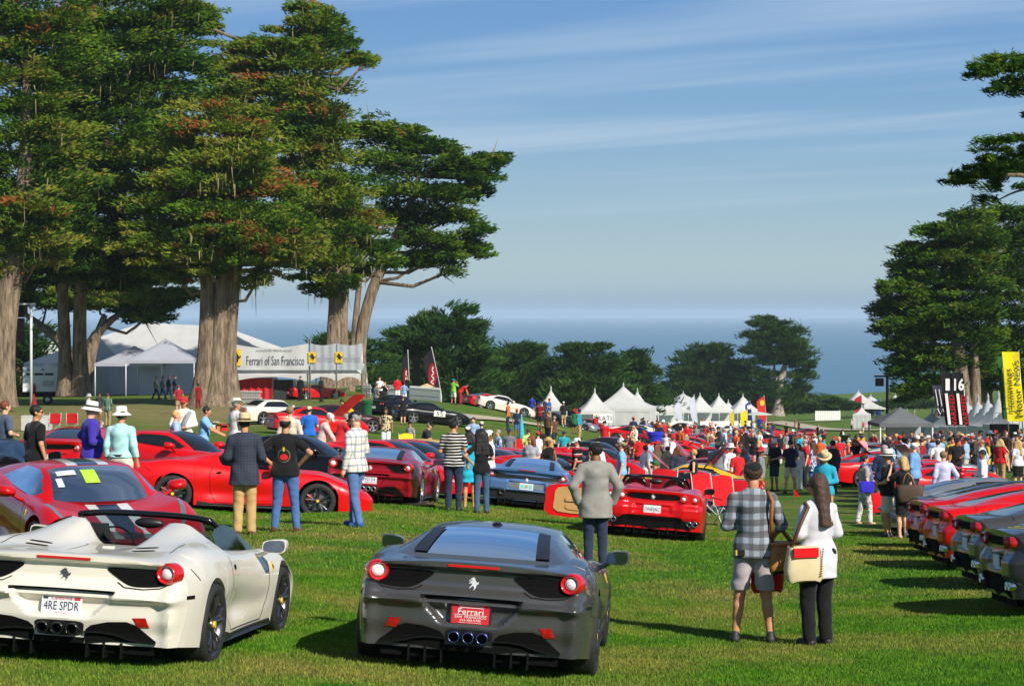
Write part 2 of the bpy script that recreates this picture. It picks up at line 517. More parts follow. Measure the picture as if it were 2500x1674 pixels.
# ------------------------------------------------------------------ blades of the mown turf, as far as one can see them
M_BLADE = grass_material('grass_blade', True)
def blades(n, d0, d1, hh, ww, seed):
 rng = np.random.default_rng(seed)
 y = np.sqrt(rng.uniform(d0 ** 2, d1 ** 2, n)); x = rng.uniform(-1, 1, n) * (y * .245 + 1.6)
 z = ground(x, y)
 an = rng.uniform(0, PI, n); h_ = hh * rng.uniform(.5, 1.25, n); w_ = ww * rng.uniform(.6, 1.3, n)
 lx, ly = rng.normal(0, .35, n) * h_, rng.normal(0, .35, n) * h_
 dx, dy = np.cos(an) * w_, np.sin(an) * w_
 V = np.stack([np.stack([x - dx, y - dy, z - .005], 1), np.stack([x + dx, y + dy, z - .005], 1), np.stack([x + lx, y + ly, z + h_], 1)], 1).reshape(-1, 3)
 o = mesh_obj('grass_blades', V, np.arange(3 * n).reshape(-1, 3), M_BLADE, smooth=False)
 t = np.clip(rng.normal(.5, .22, n), 0, .9); t[rng.uniform(0, 1, n) < .05] = 1
 o.data.attributes.new('tone', 'FLOAT', 'POINT').data.foreach_set('value', np.repeat(t, 3).astype(np.float32))
 return tag(o, kind='stuff')
blades(440000, 13.8, 26, .025, .005, 1)
blades(240000, 26, 48, .030, .009, 2)
# ------------------------------------------------------------------ cypress trees
def bark_material(name, a, b_):
 m = bpy.data.materials.new(name); m.use_nodes = True
 nt = m.node_tree; b = nt.nodes['Principled BSDF']; L = nt.links.new
 tc = nt.nodes.new('ShaderNodeTexCoord'); mp = nt.nodes.new('ShaderNodeMapping'); mp.inputs['Scale'].default_value = (3.2, 3.2, .55)
 L(tc.outputs['Object'], mp.inputs[0])
 n = nt.nodes.new('ShaderNodeTexNoise'); n.inputs['Scale'].default_value = 1.6; n.inputs['Detail'].default_value = 8; n.inputs['Roughness'].default_value = .68; L(mp.outputs[0], n.inputs['Vector'])
 r = nt.nodes.new('ShaderNodeValToRGB'); e = r.color_ramp.elements; e[0].position = .33; e[0].color = a; e[1].position = .66; e[1].color = b_
 L(n.outputs[0], r.inputs[0]); L(r.outputs[0], b.inputs['Base Color']); b.inputs['Roughness'].default_value = .95; b.inputs['Specular IOR Level'].default_value = .1
 bp = nt.nodes.new('ShaderNodeBump'); bp.inputs['Strength'].default_value = 1; bp.inputs['Distance'].default_value = .25; L(n.outputs[0], bp.inputs['Height']); L(bp.outputs[0], b.inputs['Normal'])
 return m
M_BARK = bark_material('bark', (0.090, 0.066, 0.047, 1), (0.41, 0.31, 0.215, 1))
M_BARKP = bark_material('bark_pale', (0.22, 0.18, 0.14, 1), (0.50, 0.43, 0.36, 1))
def leaf_material(name, stops):
 m = bpy.data.materials.new(name); m.use_nodes = True
 nt = m.node_tree; nt.nodes.clear(); L = nt.links.new
 o = nt.nodes.new('ShaderNodeOutputMaterial'); d = nt.nodes.new('ShaderNodeBsdfDiffuse'); t = nt.nodes.new('ShaderNodeBsdfTranslucent'); mx = nt.nodes.new('ShaderNodeMixShader'); mx.inputs[0].default_value = .14
 a = nt.nodes.new('ShaderNodeAttribute'); a.attribute_name = 'tone'
 r = nt.nodes.new('ShaderNodeValToRGB'); e = r.color_ramp.elements
 while len(e) > 1: e.remove(e[-1])
 e[0].position, e[0].color = stops[0][0], (*stops[0][1], 1)
 for p, c in stops[1:]:
  x = e.new(p); x.color = (*c, 1)
 L(a.outputs['Fac'], r.inputs[0]); L(r.outputs[0], d.inputs['Color']); L(r.outputs[0], t.inputs['Color']); L(d.outputs[0], mx.inputs[1]); L(t.outputs[0], mx.inputs[2]); L(mx.outputs[0], o.inputs[0])
 return m
M_LEAF = leaf_material('cypress_leaf', [(0, (0.010, 0.034, 0.007)), (.32, (0.036, 0.095, 0.010)), (.58, (0.115, 0.205, 0.016)), (.80, (0.23, 0.235, 0.030)), (.88, (0.19, 0.14, 0.055)), (.97, (0.30, 0.085, 0.02))])
M_LEAFD = leaf_material('cypress_leaf_far', [(0, (0.014, 0.042, 0.014)), (.5, (0.036, 0.088, 0.018)), (1, (0.10, 0.175, 0.026))])
M_MOSS = mat('moss_strand', (0.24, 0.21, 0.10), rough=.95, spec=.05, vary=.3, vscale=2)
K2 = 2500.0 / 2342.0   # my notes were taken on a 2342 px wide view

def sprays(rng, C, O, Rr, M, ln, wd, tone, up=.32, flat=.22, dome=.22):
 """foliage pads at C with outward directions O and radii Rr, M sprays each: vertices and quads"""
 N = len(C)
 ang = rng.uniform(0, 2 * PI, (N, M)); rad = np.sqrt(rng.uniform(0, 1, (N, M)))
 a, b = rad * np.cos(ang) * 1.35, rad * np.sin(ang) * .62
 S_ = np.stack([-O[:, 1], O[:, 0], np.zeros(N)], 1)
 vz = rng.normal(0, flat, (N, M)) + dome * (1 - rad ** 2) - .10 * a + .14 * np.maximum(a, 0) ** 2
 p = C[:, None] + O[:, None] * (a * Rr[:, None])[..., None] + S_[:, None] * (b * Rr[:, None])[..., None]
 p[..., 2] += vz * Rr[:, None]
 dirv = O[:, None] * (0.75 + rng.normal(0, .25, (N, M)))[..., None] + S_[:, None] * (b * .9 + rng.normal(0, .35, (N, M)))[..., None]
 dirv[..., 2] += up + rng.normal(0, .30, (N, M)) - .06 * a
 dirv /= np.linalg.norm(dirv, axis=-1, keepdims=True)
 rv = rng.normal(0, 1, (N, M, 3)); rv[..., 2] *= .6
 w = np.cross(dirv, rv); w /= np.linalg.norm(w, axis=-1, keepdims=True) + 1e-9
 l = ln * rng.uniform(.6, 1.35, (N, M, 1)); ww = wd * rng.uniform(.6, 1.3, (N, M, 1))
 q = np.stack([p - dirv * l * .45, p + w * ww * .5 + dirv * l * .05, p + dirv * l * .55, p - w * ww * .5 + dirv * l * .0], 2)
 tn = np.clip(tone[:, None] + rng.normal(0, .075, (N, M)), 0, 1)
 return q.reshape(-1, 3), np.repeat(tn.reshape(-1), 4)

def stem_mesh(pts, rad, rng, n=12, flare=True):
 """tapered, slightly fluted stem along world points"""
 P3 = np.array([tuple(p) for p in pts], float)
 s = np.concatenate([[0], np.cumsum(np.linalg.norm(np.diff(P3, axis=0), axis=1))])
 t = np.linspace(0, s[-1], max(8, int(s[-1] / .8)))
 X = np.stack([crom(s, P3[:, k], t) for k in range(3)], 1); r = crom(s, rad, t) * (1 + .40 * np.exp(-t / 1.1) * (rad[0] > .35))
 ph = rng.uniform(0, 6)
 V = []
 for i, p in enumerate(X):
  tg = X[min(i + 1, len(X) - 1)] - X[max(i - 1, 0)]; tg /= np.linalg.norm(tg)
  a = np.cross(tg, (0.3, 1, 0.1)); a /= np.linalg.norm(a); b = np.cross(tg, a)
  for j in range(n):
   an = 2 * PI * j / n
   rr = r[i] * (1 + .10 * math.sin(3 * an + ph + .15 * t[i]) + .06 * math.sin(5 * an + 2 * ph - .2 * t[i]))
   V.append(p + (a * math.cos(an) + b * math.sin(an)) * rr)
 return np.array(V), grid_faces(len(X), n, wrap=True)

def cypress(label, px, d, stems, blobs, seed, spray=.46, wid=.115, dens=1.0, pad=1.25, leaf=None, bark=None, moss=0, tone=(.42, .17), group=None, name='cypress_tree', rust=.012, base=None, limbs=True, M=84, up=.26):
 """a tree built from its stems [(px,py,radius_m)...] and crown volumes (px,py,rx,ry[,depth shift]) read off the photo at distance d"""
 rng = np.random.default_rng(seed)
 leaf = leaf or M_LEAF; bark = bark or M_BARK
 b0 = base or G(px * K2, d)
 root = thing(name, b0, 0, label, 'tree', group)
 O0 = np.array(b0); SP = []
 for st in stems:
  pts = [P(x * K2, y * K2, d + (z[0] if z else 0)) for x, y, r, *z in st]
  pts = [Vector((p.x, p.y, p.z)) for p in pts]
  if st[0][1] * K2 > foot_row(px * K2, d) - 12:
   pts[0].z = ground(pts[0].x, pts[0].y) - .4
  V, Fq = stem_mesh(pts, [q[2] for q in st], rng, 14)
  SP.append(V.reshape(-1, 14, 3).mean(1)[3:])
  mesh_obj('trunk', V - O0, Fq, bark, root)
 Cs, Os, Rs, Ts = [], [], [], []
 sc = d / F * K2
 ends = [np.array(P(st[-1][0] * K2, st[-1][1] * K2, d + (st[-1][3] if len(st[-1]) > 3 else 0))) for st in stems] or [np.array(P(px * K2, 600, d))]
 limb = []
 for bl in blobs:
  x, y, rx, ry = bl[:4]; dz = bl[4] if len(bl) > 4 else rng.uniform(-1.5, 1.5)
  c = np.array(P(x * K2, y * K2, d + dz)); RX, RZ = rx * sc, ry * sc; RY = min(RX, 6.5) * .85
  R0 = pad * (.65 if min(RX, RZ) < 1.3 else 1.0)
  n = max(4, int(dens * 6.8 * (RX * RZ + RX * RY * .6 + RY * RZ * .4) / (R0 * R0)))
  u = rng.normal(0, 1, (n, 3)); u /= np.linalg.norm(u, axis=1, keepdims=True); u *= rng.uniform(.35, 1, (n, 1)) ** .5
  # flat layers: heights gather near a few levels
  lev = np.round(u[:, 2] * RZ / 1.6) * 1.6 + rng.normal(0, .30, n)
  pc = c + np.stack([u[:, 0] * RX, u[:, 1] * RY, np.clip(lev, -RZ * 1.05, RZ * 1.05)], 1)
  ax = min(ends, key=lambda e: np.linalg.norm(e - c))
  o = pc - (ax * .55 + c * .45); o[:, 2] = 0; o += rng.normal(0, .35 * np.linalg.norm(o, axis=1).mean() + .1, o.shape) * np.array((1, 1, 0)); o /= np.linalg.norm(o, axis=1, keepdims=True) + 1e-6
  Cs.append(pc); Os.append(o); Rs.append(R0 * rng.uniform(.6, 1.25, n))
  bt = rng.normal(tone[0], tone[1] * .5)
  tt = np.clip(bt + rng.normal(0, tone[1], n), 0, .76)
  tt[rng.uniform(0, 1, n) < rust * (7 if rng.uniform() < .08 else .12)] = .97
  Ts.append(tt)
  if limbs and SP:
   sp = np.concatenate(SP); k = np.argmin(np.linalg.norm(sp - c, axis=1) + 2.5 * np.maximum(sp[:, 2] - c[2] + 1.0, 0))
   if np.linalg.norm(sp[k] - c) > 1.5: limb.append((sp[k], c, RX))
 C, O, Rr, T = np.concatenate(Cs), np.concatenate(Os), np.concatenate(Rs), np.concatenate(Ts)
 V, tn = sprays(rng, C, O, Rr, M, spray, wid, T, up=up, flat=.15, dome=.24)
 Q = np.arange(len(V)).reshape(-1, 4)
 o = mesh_obj('crown', V - O0, Q, leaf, root, smooth=False)
 at = o.data.attributes.new('tone', 'FLOAT', 'POINT'); at.data.foreach_set('value', tn.astype(np.float32))
 for ax, c, RX in limb:
  b = MB()
  mid = ax * .5 + c * .5 + np.array((0, 0, -.4 - rng.uniform(0, .8)))
  far = c + (c - ax) * .08; far[2] = c[2] + .3
  r0 = max(.09, .045 * np.linalg.norm(c - ax) ** .5 + .05)
  b.tube([Vector(ax - O0), Vector(mid - O0), Vector(c - O0), Vector(far - O0)], [r0 * 1.2, r0, r0 * .6, r0 * .15], 6)
  for q in range(3):
   e = c + rng.normal(0, 1, 3) * np.array((RX * .6, RX * .5, .8)); b.tube([Vector(c * .8 + mid * .2 - O0), Vector(e - O0)], [r0 * .4, r0 * .08], 5)
  b.obj('limb', bark, root, smooth=True)
 if moss:
  i = np.repeat(rng.integers(0, len(C), moss // 5), 5); moss = len(i)
  p = C[i] + rng.normal(0, .45, (moss, 3)); p[:, 1] -= np.abs(rng.normal(0, .8, moss))
  l = rng.uniform(.25, 1.2, moss); w = rng.uniform(.015, .05, moss)
  an = rng.uniform(0, PI, moss); dx = np.stack([np.cos(an), np.sin(an), np.zeros(moss)], 1) * w[:, None]
  dn = np.stack([rng.normal(0, .08, moss), rng.normal(0, .08, moss), -l], 1)
  q = np.stack([p - dx, p + dx, p + dx * .8 + dn * .6, p + dn, p - dx * .7 + dn * .55], 1).reshape(-1, 3)
  tag(mesh_obj('hanging_moss', q - O0, np.arange(len(q)).reshape(-1, 5), M_MOSS, root, smooth=False), kind='stuff')
 return root

CYL = 'tall cypresses over the tents on the left'
cypress('old cypress with a thick bare trunk at the left edge', 2, 140, [[(0, 928, .85), (10, 760, .74), (28, 620, .70), (46, 520, .6), (60, 330, .42), (60, 120, .15)]],
  [(10, 60, 130, 70), (100, 40, 110, 55), (20, 180, 130, 70), (130, 150, 100, 60), (10, 310, 120, 65), (120, 290, 90, 60), (40, 430, 110, 60), (130, 420, 80, 55), (60, 520, 80, 40), (-60, 380, 90, 70), (90, 590, 50, 30), (-70, 520, 70, 80), (-60, 120, 100, 90), (-30, 620, 60, 50), (40, 570, 80, 40), (110, 560, 60, 40), (20, 480, 70, 50), (80, 480, 60, 40)], 1, dens=1.35, moss=420, tone=(.50, .22), group=CYL, rust=.02)
cypress('cypress with two straight pale grey trunks beside the generator trailer', 165, 152, [[(150, 905, .55), (147, 780, .42), (142, 640, .38), (150, 480, .33), (200, 250, .2)], [(184, 905, .6), (181, 760, .46), (184, 620, .42), (210, 450, .35), (270, 200, .2)]],
  [(250, 50, 130, 60), (340, 60, 100, 60), (420, 30, 60, 40), (180, 90, 90, 60), (300, 150, 120, 60), (390, 150, 70, 50), (220, 210, 120, 65), (340, 240, 100, 60), (260, 320, 130, 65), (370, 330, 80, 50), (230, 420, 130, 60), (340, 430, 100, 60), (200, 520, 110, 55), (310, 540, 110, 50), (120, 610, 90, 35), (260, 625, 120, 35), (150, 570, 80, 45), (190, 600, 70, 40), (170, 470, 80, 50), (150, 540, 50, 50, -4), (200, 560, 60, 50, -4), (180, 390, 80, 50), (160, 280, 80, 60), (180, 180, 80, 60)], 2, dens=1.35, moss=420, tone=(.38, .20), group=CYL)
cypress('low spreading cypress with forked limbs behind the tent', 230, 178, [[(170, 905, .5), (150, 800, .45), (95, 745, .3), (60, 720, .2)], [(180, 905, .5), (205, 790, .42), (245, 740, .3), (300, 700, .15)], [(192, 900, .45), (212, 800, .4), (240, 720, .25)]],
  [(110, 690, 100, 22), (220, 680, 130, 26), (330, 690, 90, 22), (400, 675, 50, 16), (340, 725, 50, 12), (60, 650, 80, 30), (260, 640, 120, 25)], 3, tone=(.45, .15), dens=1.3, group=CYL)
cypress('massive triple trunked cypress in front of the big white tent', 497, 145, [[(468, 935, .95), (474, 820, .62), (476, 700, .52), (476, 590, .46), (455, 440, .35), (440, 300, .15)], [(497, 940, 1.05), (502, 820, .68), (508, 690, .56), (511, 580, .46), (520, 420, .35), (530, 280, .15)], [(524, 935, .85), (522, 830, .60), (532, 690, .48), (544, 590, .40), (580, 440, .3), (600, 330, .12)]],
  [(500, 300, 100, 50), (420, 340, 90, 55), (560, 350, 80, 45), (470, 410, 120, 45), (580, 440, 100, 45), (390, 470, 90, 45), (500, 490, 130, 45), (610, 520, 100, 40), (410, 555, 90, 40), (520, 560, 120, 30), (640, 590, 60, 35), (590, 640, 30, 25), (400, 630, 50, 25), (330, 560, 60, 40), (680, 560, 50, 30), (470, 580, 70, 40, -3), (540, 585, 60, 36, -3), (500, 540, 80, 40, -4), (450, 610, 40, 22), (580, 560, 60, 34, -3), (490, 420, 80, 50, -3), (530, 370, 80, 40, -3)], 4, dens=1.3, moss=320, tone=(.60, .18), group=CYL, rust=.035)
cypress('tallest cypress with a bare spire rising into the sky', 765, 165, [[(762, 885, .85), (764, 780, .62), (769, 680, .56), (768, 560, .48), (740, 360, .45), (720, 150, .25), (708, 20, .06)], [(784, 885, .65), (782, 760, .46), (790, 640, .36), (800, 540, .35), (790, 400, .15)]],
  [(700, 18, 38, 14), (745, 40, 20, 18), (690, 52, 30, 16), (752, 62, 36, 14), (712, 90, 48, 26), (770, 98, 36, 14), (560, 110, 40, 26), (640, 110, 70, 36), (560, 160, 80, 45), (690, 150, 80, 42), (815, 138, 38, 11), (830, 150, 16, 10), (620, 200, 110, 50), (730, 200, 70, 42), (490, 150, 30, 40), (470, 60, 28, 40), (500, 220, 60, 50), (590, 270, 110, 50), (700, 270, 90, 50), (760, 300, 50, 45), (640, 340, 110, 50), (740, 370, 70, 50), (690, 420, 110, 50), (780, 440, 70, 45), (720, 490, 110, 45), (810, 510, 60, 40), (760, 560, 90, 38), (850, 570, 40, 35), (700, 600, 60, 35), (790, 620, 50, 25), (745, 660, 40, 20), (880, 600, 25, 18), (770, 520, 60, 45, -3), (760, 600, 60, 40, -4), (790, 650, 34, 20, -2), (730, 560, 60, 40, -3), (750, 450, 60, 40, -3), (720, 260, 60, 40, -3)], 5, dens=1.25, moss=260, tone=(.56, .18), group=CYL)
cypress('leaning cypress with a wind swept crown reaching to the right', 820, 172, [[(816, 880, .66), (824, 780, .50), (846, 680, .44), (882, 590, .40), (925, 500, .32), (960, 400, .15)], [(800, 880, .35), (812, 740, .25), (824, 620, .2), (840, 480, .08)]],
  [(845, 300, 50, 30), (900, 310, 45, 30), (950, 330, 50, 30), (1000, 340, 45, 22), (870, 370, 70, 40), (960, 390, 80, 40), (1050, 375, 55, 22), (1110, 370, 40, 14), (1140, 362, 22, 8), (1085, 405, 50, 16), (900, 440, 80, 40), (1000, 440, 80, 35), (1060, 440, 50, 20), (960, 500, 70, 35), (1040, 495, 50, 22), (1085, 525, 30, 14), (980, 550, 60, 26), (1050, 560, 50, 18), (1090, 575, 28, 12), (1000, 590, 60, 18), (960, 600, 30, 12), (1030, 620, 22, 10), (870, 500, 40, 30)], 6, tone=(.36, .15), group=CYL, dens=1.15)
# behind the tents
BK = 'cypress clumps between the lawn and the sea'
def back_tree(label, px, d, blobs, seed, **k):
 k.setdefault('tone', (.42, .16)); k.setdefault('leaf', M_LEAFD)
 ty = min(b[1] - b[3] * .3 for b in blobs); st = k.pop('stems', [[(px, 965, .45), (px + 3, (965 + ty) / 2, .3), (px, ty, .08)]])
 return cypress(label, px, d, st, blobs, seed, spray=k.pop('spray', .95), wid=.17, up=.60, pad=1.7, dens=1.25, rust=0, limbs=False, group=BK, **k)
back_tree('spiky dark cypress behind the two black flags', 1000, 235, [(1062, 712, 10, 24), (1050, 740, 20, 20), (1090, 750, 18, 16), (965, 735, 24, 18), (1000, 740, 26, 22), (930, 765, 30, 14), (1040, 775, 50, 24), (975, 780, 50, 26), (1085, 785, 24, 12), (920, 800, 40, 20), (1000, 820, 80, 30), (1080, 815, 40, 24), (910, 845, 50, 26), (990, 865, 90, 34), (1080, 865, 60, 34), (905, 890, 40, 30), (1010, 905, 110, 26)], 21)
back_tree('rounded cypress left of the first peaked tent', 1165, 305, [(1210, 800, 26, 18), (1225, 825, 30, 24), (1170, 815, 40, 20), (1130, 830, 44, 30), (1190, 850, 50, 34), (1245, 865, 26, 30), (1150, 880, 70, 34), (1220, 895, 50, 30), (1110, 905, 60, 26)], 22)
back_tree('broad cypress above the first white peaks', 1325, 300, [(1325, 800, 36, 18), (1370, 795, 14, 14), (1300, 825, 30, 22), (1350, 830, 50, 26), (1395, 830, 24, 16), (1300, 865, 40, 30), (1360, 870, 60, 34), (1310, 905, 50, 30), (1400, 895, 50, 34)], 23)
back_tree('smaller cypress right of the broad one', 1455, 310, [(1452, 812, 20, 14), (1450, 835, 34, 18), (1480, 850, 22, 12), (1445, 865, 40, 22), (1430, 890, 50, 26), (1480, 895, 30, 24)], 24)
back_tree('dense cypress behind the feather flags', 1612, 420, [(1640, 803, 30, 12), (1600, 812, 34, 16), (1625, 835, 56, 22), (1570, 845, 34, 20), (1665, 850, 36, 24), (1600, 870, 60, 28), (1650, 890, 60, 28), (1560, 880, 36, 26), (1530, 900, 30, 20), (1600, 910, 70, 22)], 25, spray=1.0)
back_tree('tall cypress with pale bare trunks at the end of the tent row', 1775, 415, [(1748, 742, 30, 14), (1742, 765, 36, 16), (1800, 758, 34, 18), (1815, 780, 28, 18), (1775, 785, 50, 20), (1730, 800, 30, 12), (1820, 810, 36, 18), (1835, 835, 26, 14), (1730, 830, 36, 24), (1790, 815, 40, 14), (1830, 860, 24, 16), (1740, 880, 50, 26), (1820, 890, 30, 14), (1790, 905, 40, 16), (1715, 910, 40, 20)], 26, spray=1.0,
    stems=[[(1778, 950, 1.1), (1782, 890, .75), (1790, 850, .6), (1800, 820, .3)], [(1782, 900, .3), (1772, 850, .25), (1770, 830, .15)], [(1735, 930, .3), (1742, 880, .2), (1735, 850, .1)]], bark=M_BARKP)
back_tree('dark trees behind the generator trailer', 40, 200, [(20, 790, 50, 40), (70, 800, 40, 40), (30, 850, 60, 40), (80, 870, 50, 40), (10, 900, 50, 30)], 27, tone=(.35, .12))
back_tree('small tree showing between the leaning trunks', 800, 225, [(790, 800, 40, 26), (850, 820, 40, 30), (860, 870, 40, 40), (750, 780, 24, 16)], 28)
back_tree('far clump at the edge of the bluff', 1905, 430, [(1905, 918, 24, 10), (1880, 930, 34, 12), (1935, 930, 30, 10), (1860, 925, 26, 16)], 29, spray=1.2)
back_tree('low far trees left of the right hand marquee', 1975, 450, [(1975, 932, 26, 8), (2010, 930, 30, 9), (2060, 925, 30, 9), (2110, 925, 30, 10)], 30, spray=1.2)
back_tree('low dark cypress belt behind the first peaks', 1300, 315, [(x, y, 50, 22) for x, y in ((1130, 915), (1200, 920), (1270, 915), (1340, 920), (1410, 915), (1480, 918), (1240, 890), (1290, 885), (1440, 900))], 31)
back_tree('low dark cypress belt behind the long tent row', 1640, 432, [(x, y, 44, 18) for x, y in ((1530, 922), (1590, 925), (1650, 920), (1700, 922), (1750, 925), (1800, 925), (1690, 900), (1540, 905))], 32, spray=1.0)
# right side
cypress('cypress beyond the right edge that shades the crowd', 3060, 86, [[(3060, 1130, .6), (3050, 800, .5), (3040, 400, .3)]], [(3000, 560, 160, 90), (3120, 560, 160, 90), (3060, 380, 150, 90), (2960, 700, 130, 60), (3150, 700, 130, 60), (3060, 230, 120, 80)], 44, tone=(.36, .15))
CYR = 'dark cypresses over the right-hand tents'
cypress('great dark cypress over the right-hand row of tents', 2200, 170, [[(2196, 960, .75), (2198, 880, .6), (2190, 780, .5), (2170, 640, .3), (2160, 560, .1)], [(2150, 955, .4), (2160, 880, .32), (2150, 790, .2)], [(2228, 960, .5), (2232, 880, .4), (2225, 760, .3)]],
  [(2215, 500, 50, 18), (2170, 530, 70, 26), (2230, 545, 70, 30), (2120, 575, 60, 22), (2190, 590, 90, 32), (2080, 610, 40, 14), (2130, 635, 80, 30), (2220, 650, 80, 36), (2060, 660, 50, 20), (2100, 695, 80, 28), (2190, 710, 90, 34), (2035, 715, 36, 14), (2070, 745, 60, 24), (2150, 765, 90, 32), (2230, 770, 60, 36), (2060, 790, 45, 18), (2120, 820, 70, 28), (2200, 830, 70, 30), (2070, 850, 40, 22), (2130, 880, 60, 24), (2085, 900, 30, 18)], 41, tone=(.36, .17), group=CYR, dens=1.3, rust=.008)
cypress('dark cypress reaching past the right edge', 2290, 178, [[(2256, 960, .6), (2252, 880, .5), (2262, 780, .4), (2290, 620, .25)], [(2330, 960, .5), (2326, 860, .4), (2320, 760, .3)]],
  [(2310, 495, 60, 24), (2350, 530, 50, 40), (2280, 555, 60, 30), (2330, 600, 60, 40), (2290, 640, 70, 36), (2350, 680, 60, 50), (2290, 720, 70, 40), (2340, 770, 60, 44), (2290, 800, 60, 34), (2350, 850, 60, 40), (2280, 860, 40, 26), (2400, 600, 70, 100), (2400, 800, 70, 100)], 42, tone=(.34, .17), group=CYR, dens=1.3, rust=.008)
cypress('pine whose ragged branches hang in from the right edge', 2640, 62, [[(2640, 1190, .5), (2630, 800, .42), (2600, 400, .34), (2580, 100, .2)], [(2600, 300, .16), (2440, 240, .09), (2300, 175, .04)], [(2610, 520, .17), (2460, 430, .10), (2320, 400, .06), (2210, 400, .02)], [(2400, 420, .06), (2320, 440, .03), (2275, 462, .015)], [(2430, 200, .05), (2330, 215, .02)]],
  [(2245, 165, 34, 9), (2290, 150, 40, 12), (2330, 170, 30, 14), (2300, 200, 36, 8), (2335, 135, 20, 10), (2350, 210, 26, 16), (2185, 410, 34, 7), (2230, 395, 40, 10), (2285, 380, 46, 13), (2270, 335, 30, 9), (2330, 330, 30, 10), (2330, 375, 34, 20), (2265, 450, 14, 18), (2285, 425, 16, 12), (2340, 420, 20, 10), (2420, 380, 60, 30), (2440, 180, 60, 34), (2420, 260, 50, 20), (2460, 60, 80, 50), (2600, 20, 120, 70), (2700, 200, 120, 80), (2680, 400, 120, 70), (2560, 480, 80, 40), (2720, 0, 120, 80)], 43, spray=.26, wid=.040, pad=.50, tone=(.33, .14), dens=1.0, M=90, limbs=False, name='pine_tree', group=None, rust=.0)
# ------------------------------------------------------------------ tents
def canvas_mat(name, c, tr=.38):
 m = bpy.data.materials.new(name); m.use_nodes = True
 nt = m.node_tree; nt.nodes.clear(); L = nt.links.new
 o = nt.nodes.new('ShaderNodeOutputMaterial'); d = nt.nodes.new('ShaderNodeBsdfDiffuse'); t = nt.nodes.new('ShaderNodeBsdfTranslucent'); mx = nt.nodes.new('ShaderNodeMixShader'); mx.inputs[0].default_value = tr
 n = nt.nodes.new('ShaderNodeTexNoise'); n.inputs['Scale'].default_value = .9; n.inputs['Detail'].default_value = 6; g = nt.nodes.new('ShaderNodeNewGeometry'); L(g.outputs['Position'], n.inputs['Vector'])
 r = nt.nodes.new('ShaderNodeValToRGB'); e = r.color_ramp.elements; e[0].position = .3; e[0].color = (c[0] * .88, c[1] * .88, c[2] * .88, 1); e[1].position = .7; e[1].color = (*c, 1)
 L(n.outputs[0], r.inputs[0]); L(r.outputs[0], d.inputs[0]); L(r.outputs[0], t.inputs[0]); L(d.outputs[0], mx.inputs[1]); L(t.outputs[0], mx.inputs[2]); L(mx.outputs[0], o.inputs[0])
 return m
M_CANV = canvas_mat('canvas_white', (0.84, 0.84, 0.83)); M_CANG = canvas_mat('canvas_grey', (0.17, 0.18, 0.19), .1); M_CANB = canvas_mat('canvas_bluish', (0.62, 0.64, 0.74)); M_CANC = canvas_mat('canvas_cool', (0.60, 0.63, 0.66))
M_POLE = mat('pole_white', (0.62, 0.63, 0.64), rough=.4); M_STEEL = mat('steel', (0.35, 0.36, 0.37), rough=.4, metal=.7)
M_FENCE = mat('fence_white', (0.84, 0.84, 0.82), rough=.6); M_REDC = mat('curtain_red', (0.45, 0.01, 0.012), rough=.8, bump=.5, bscale=6); M_DARKC = mat('tent_inside', (0.03, 0.03, 0.032), rough=.9)
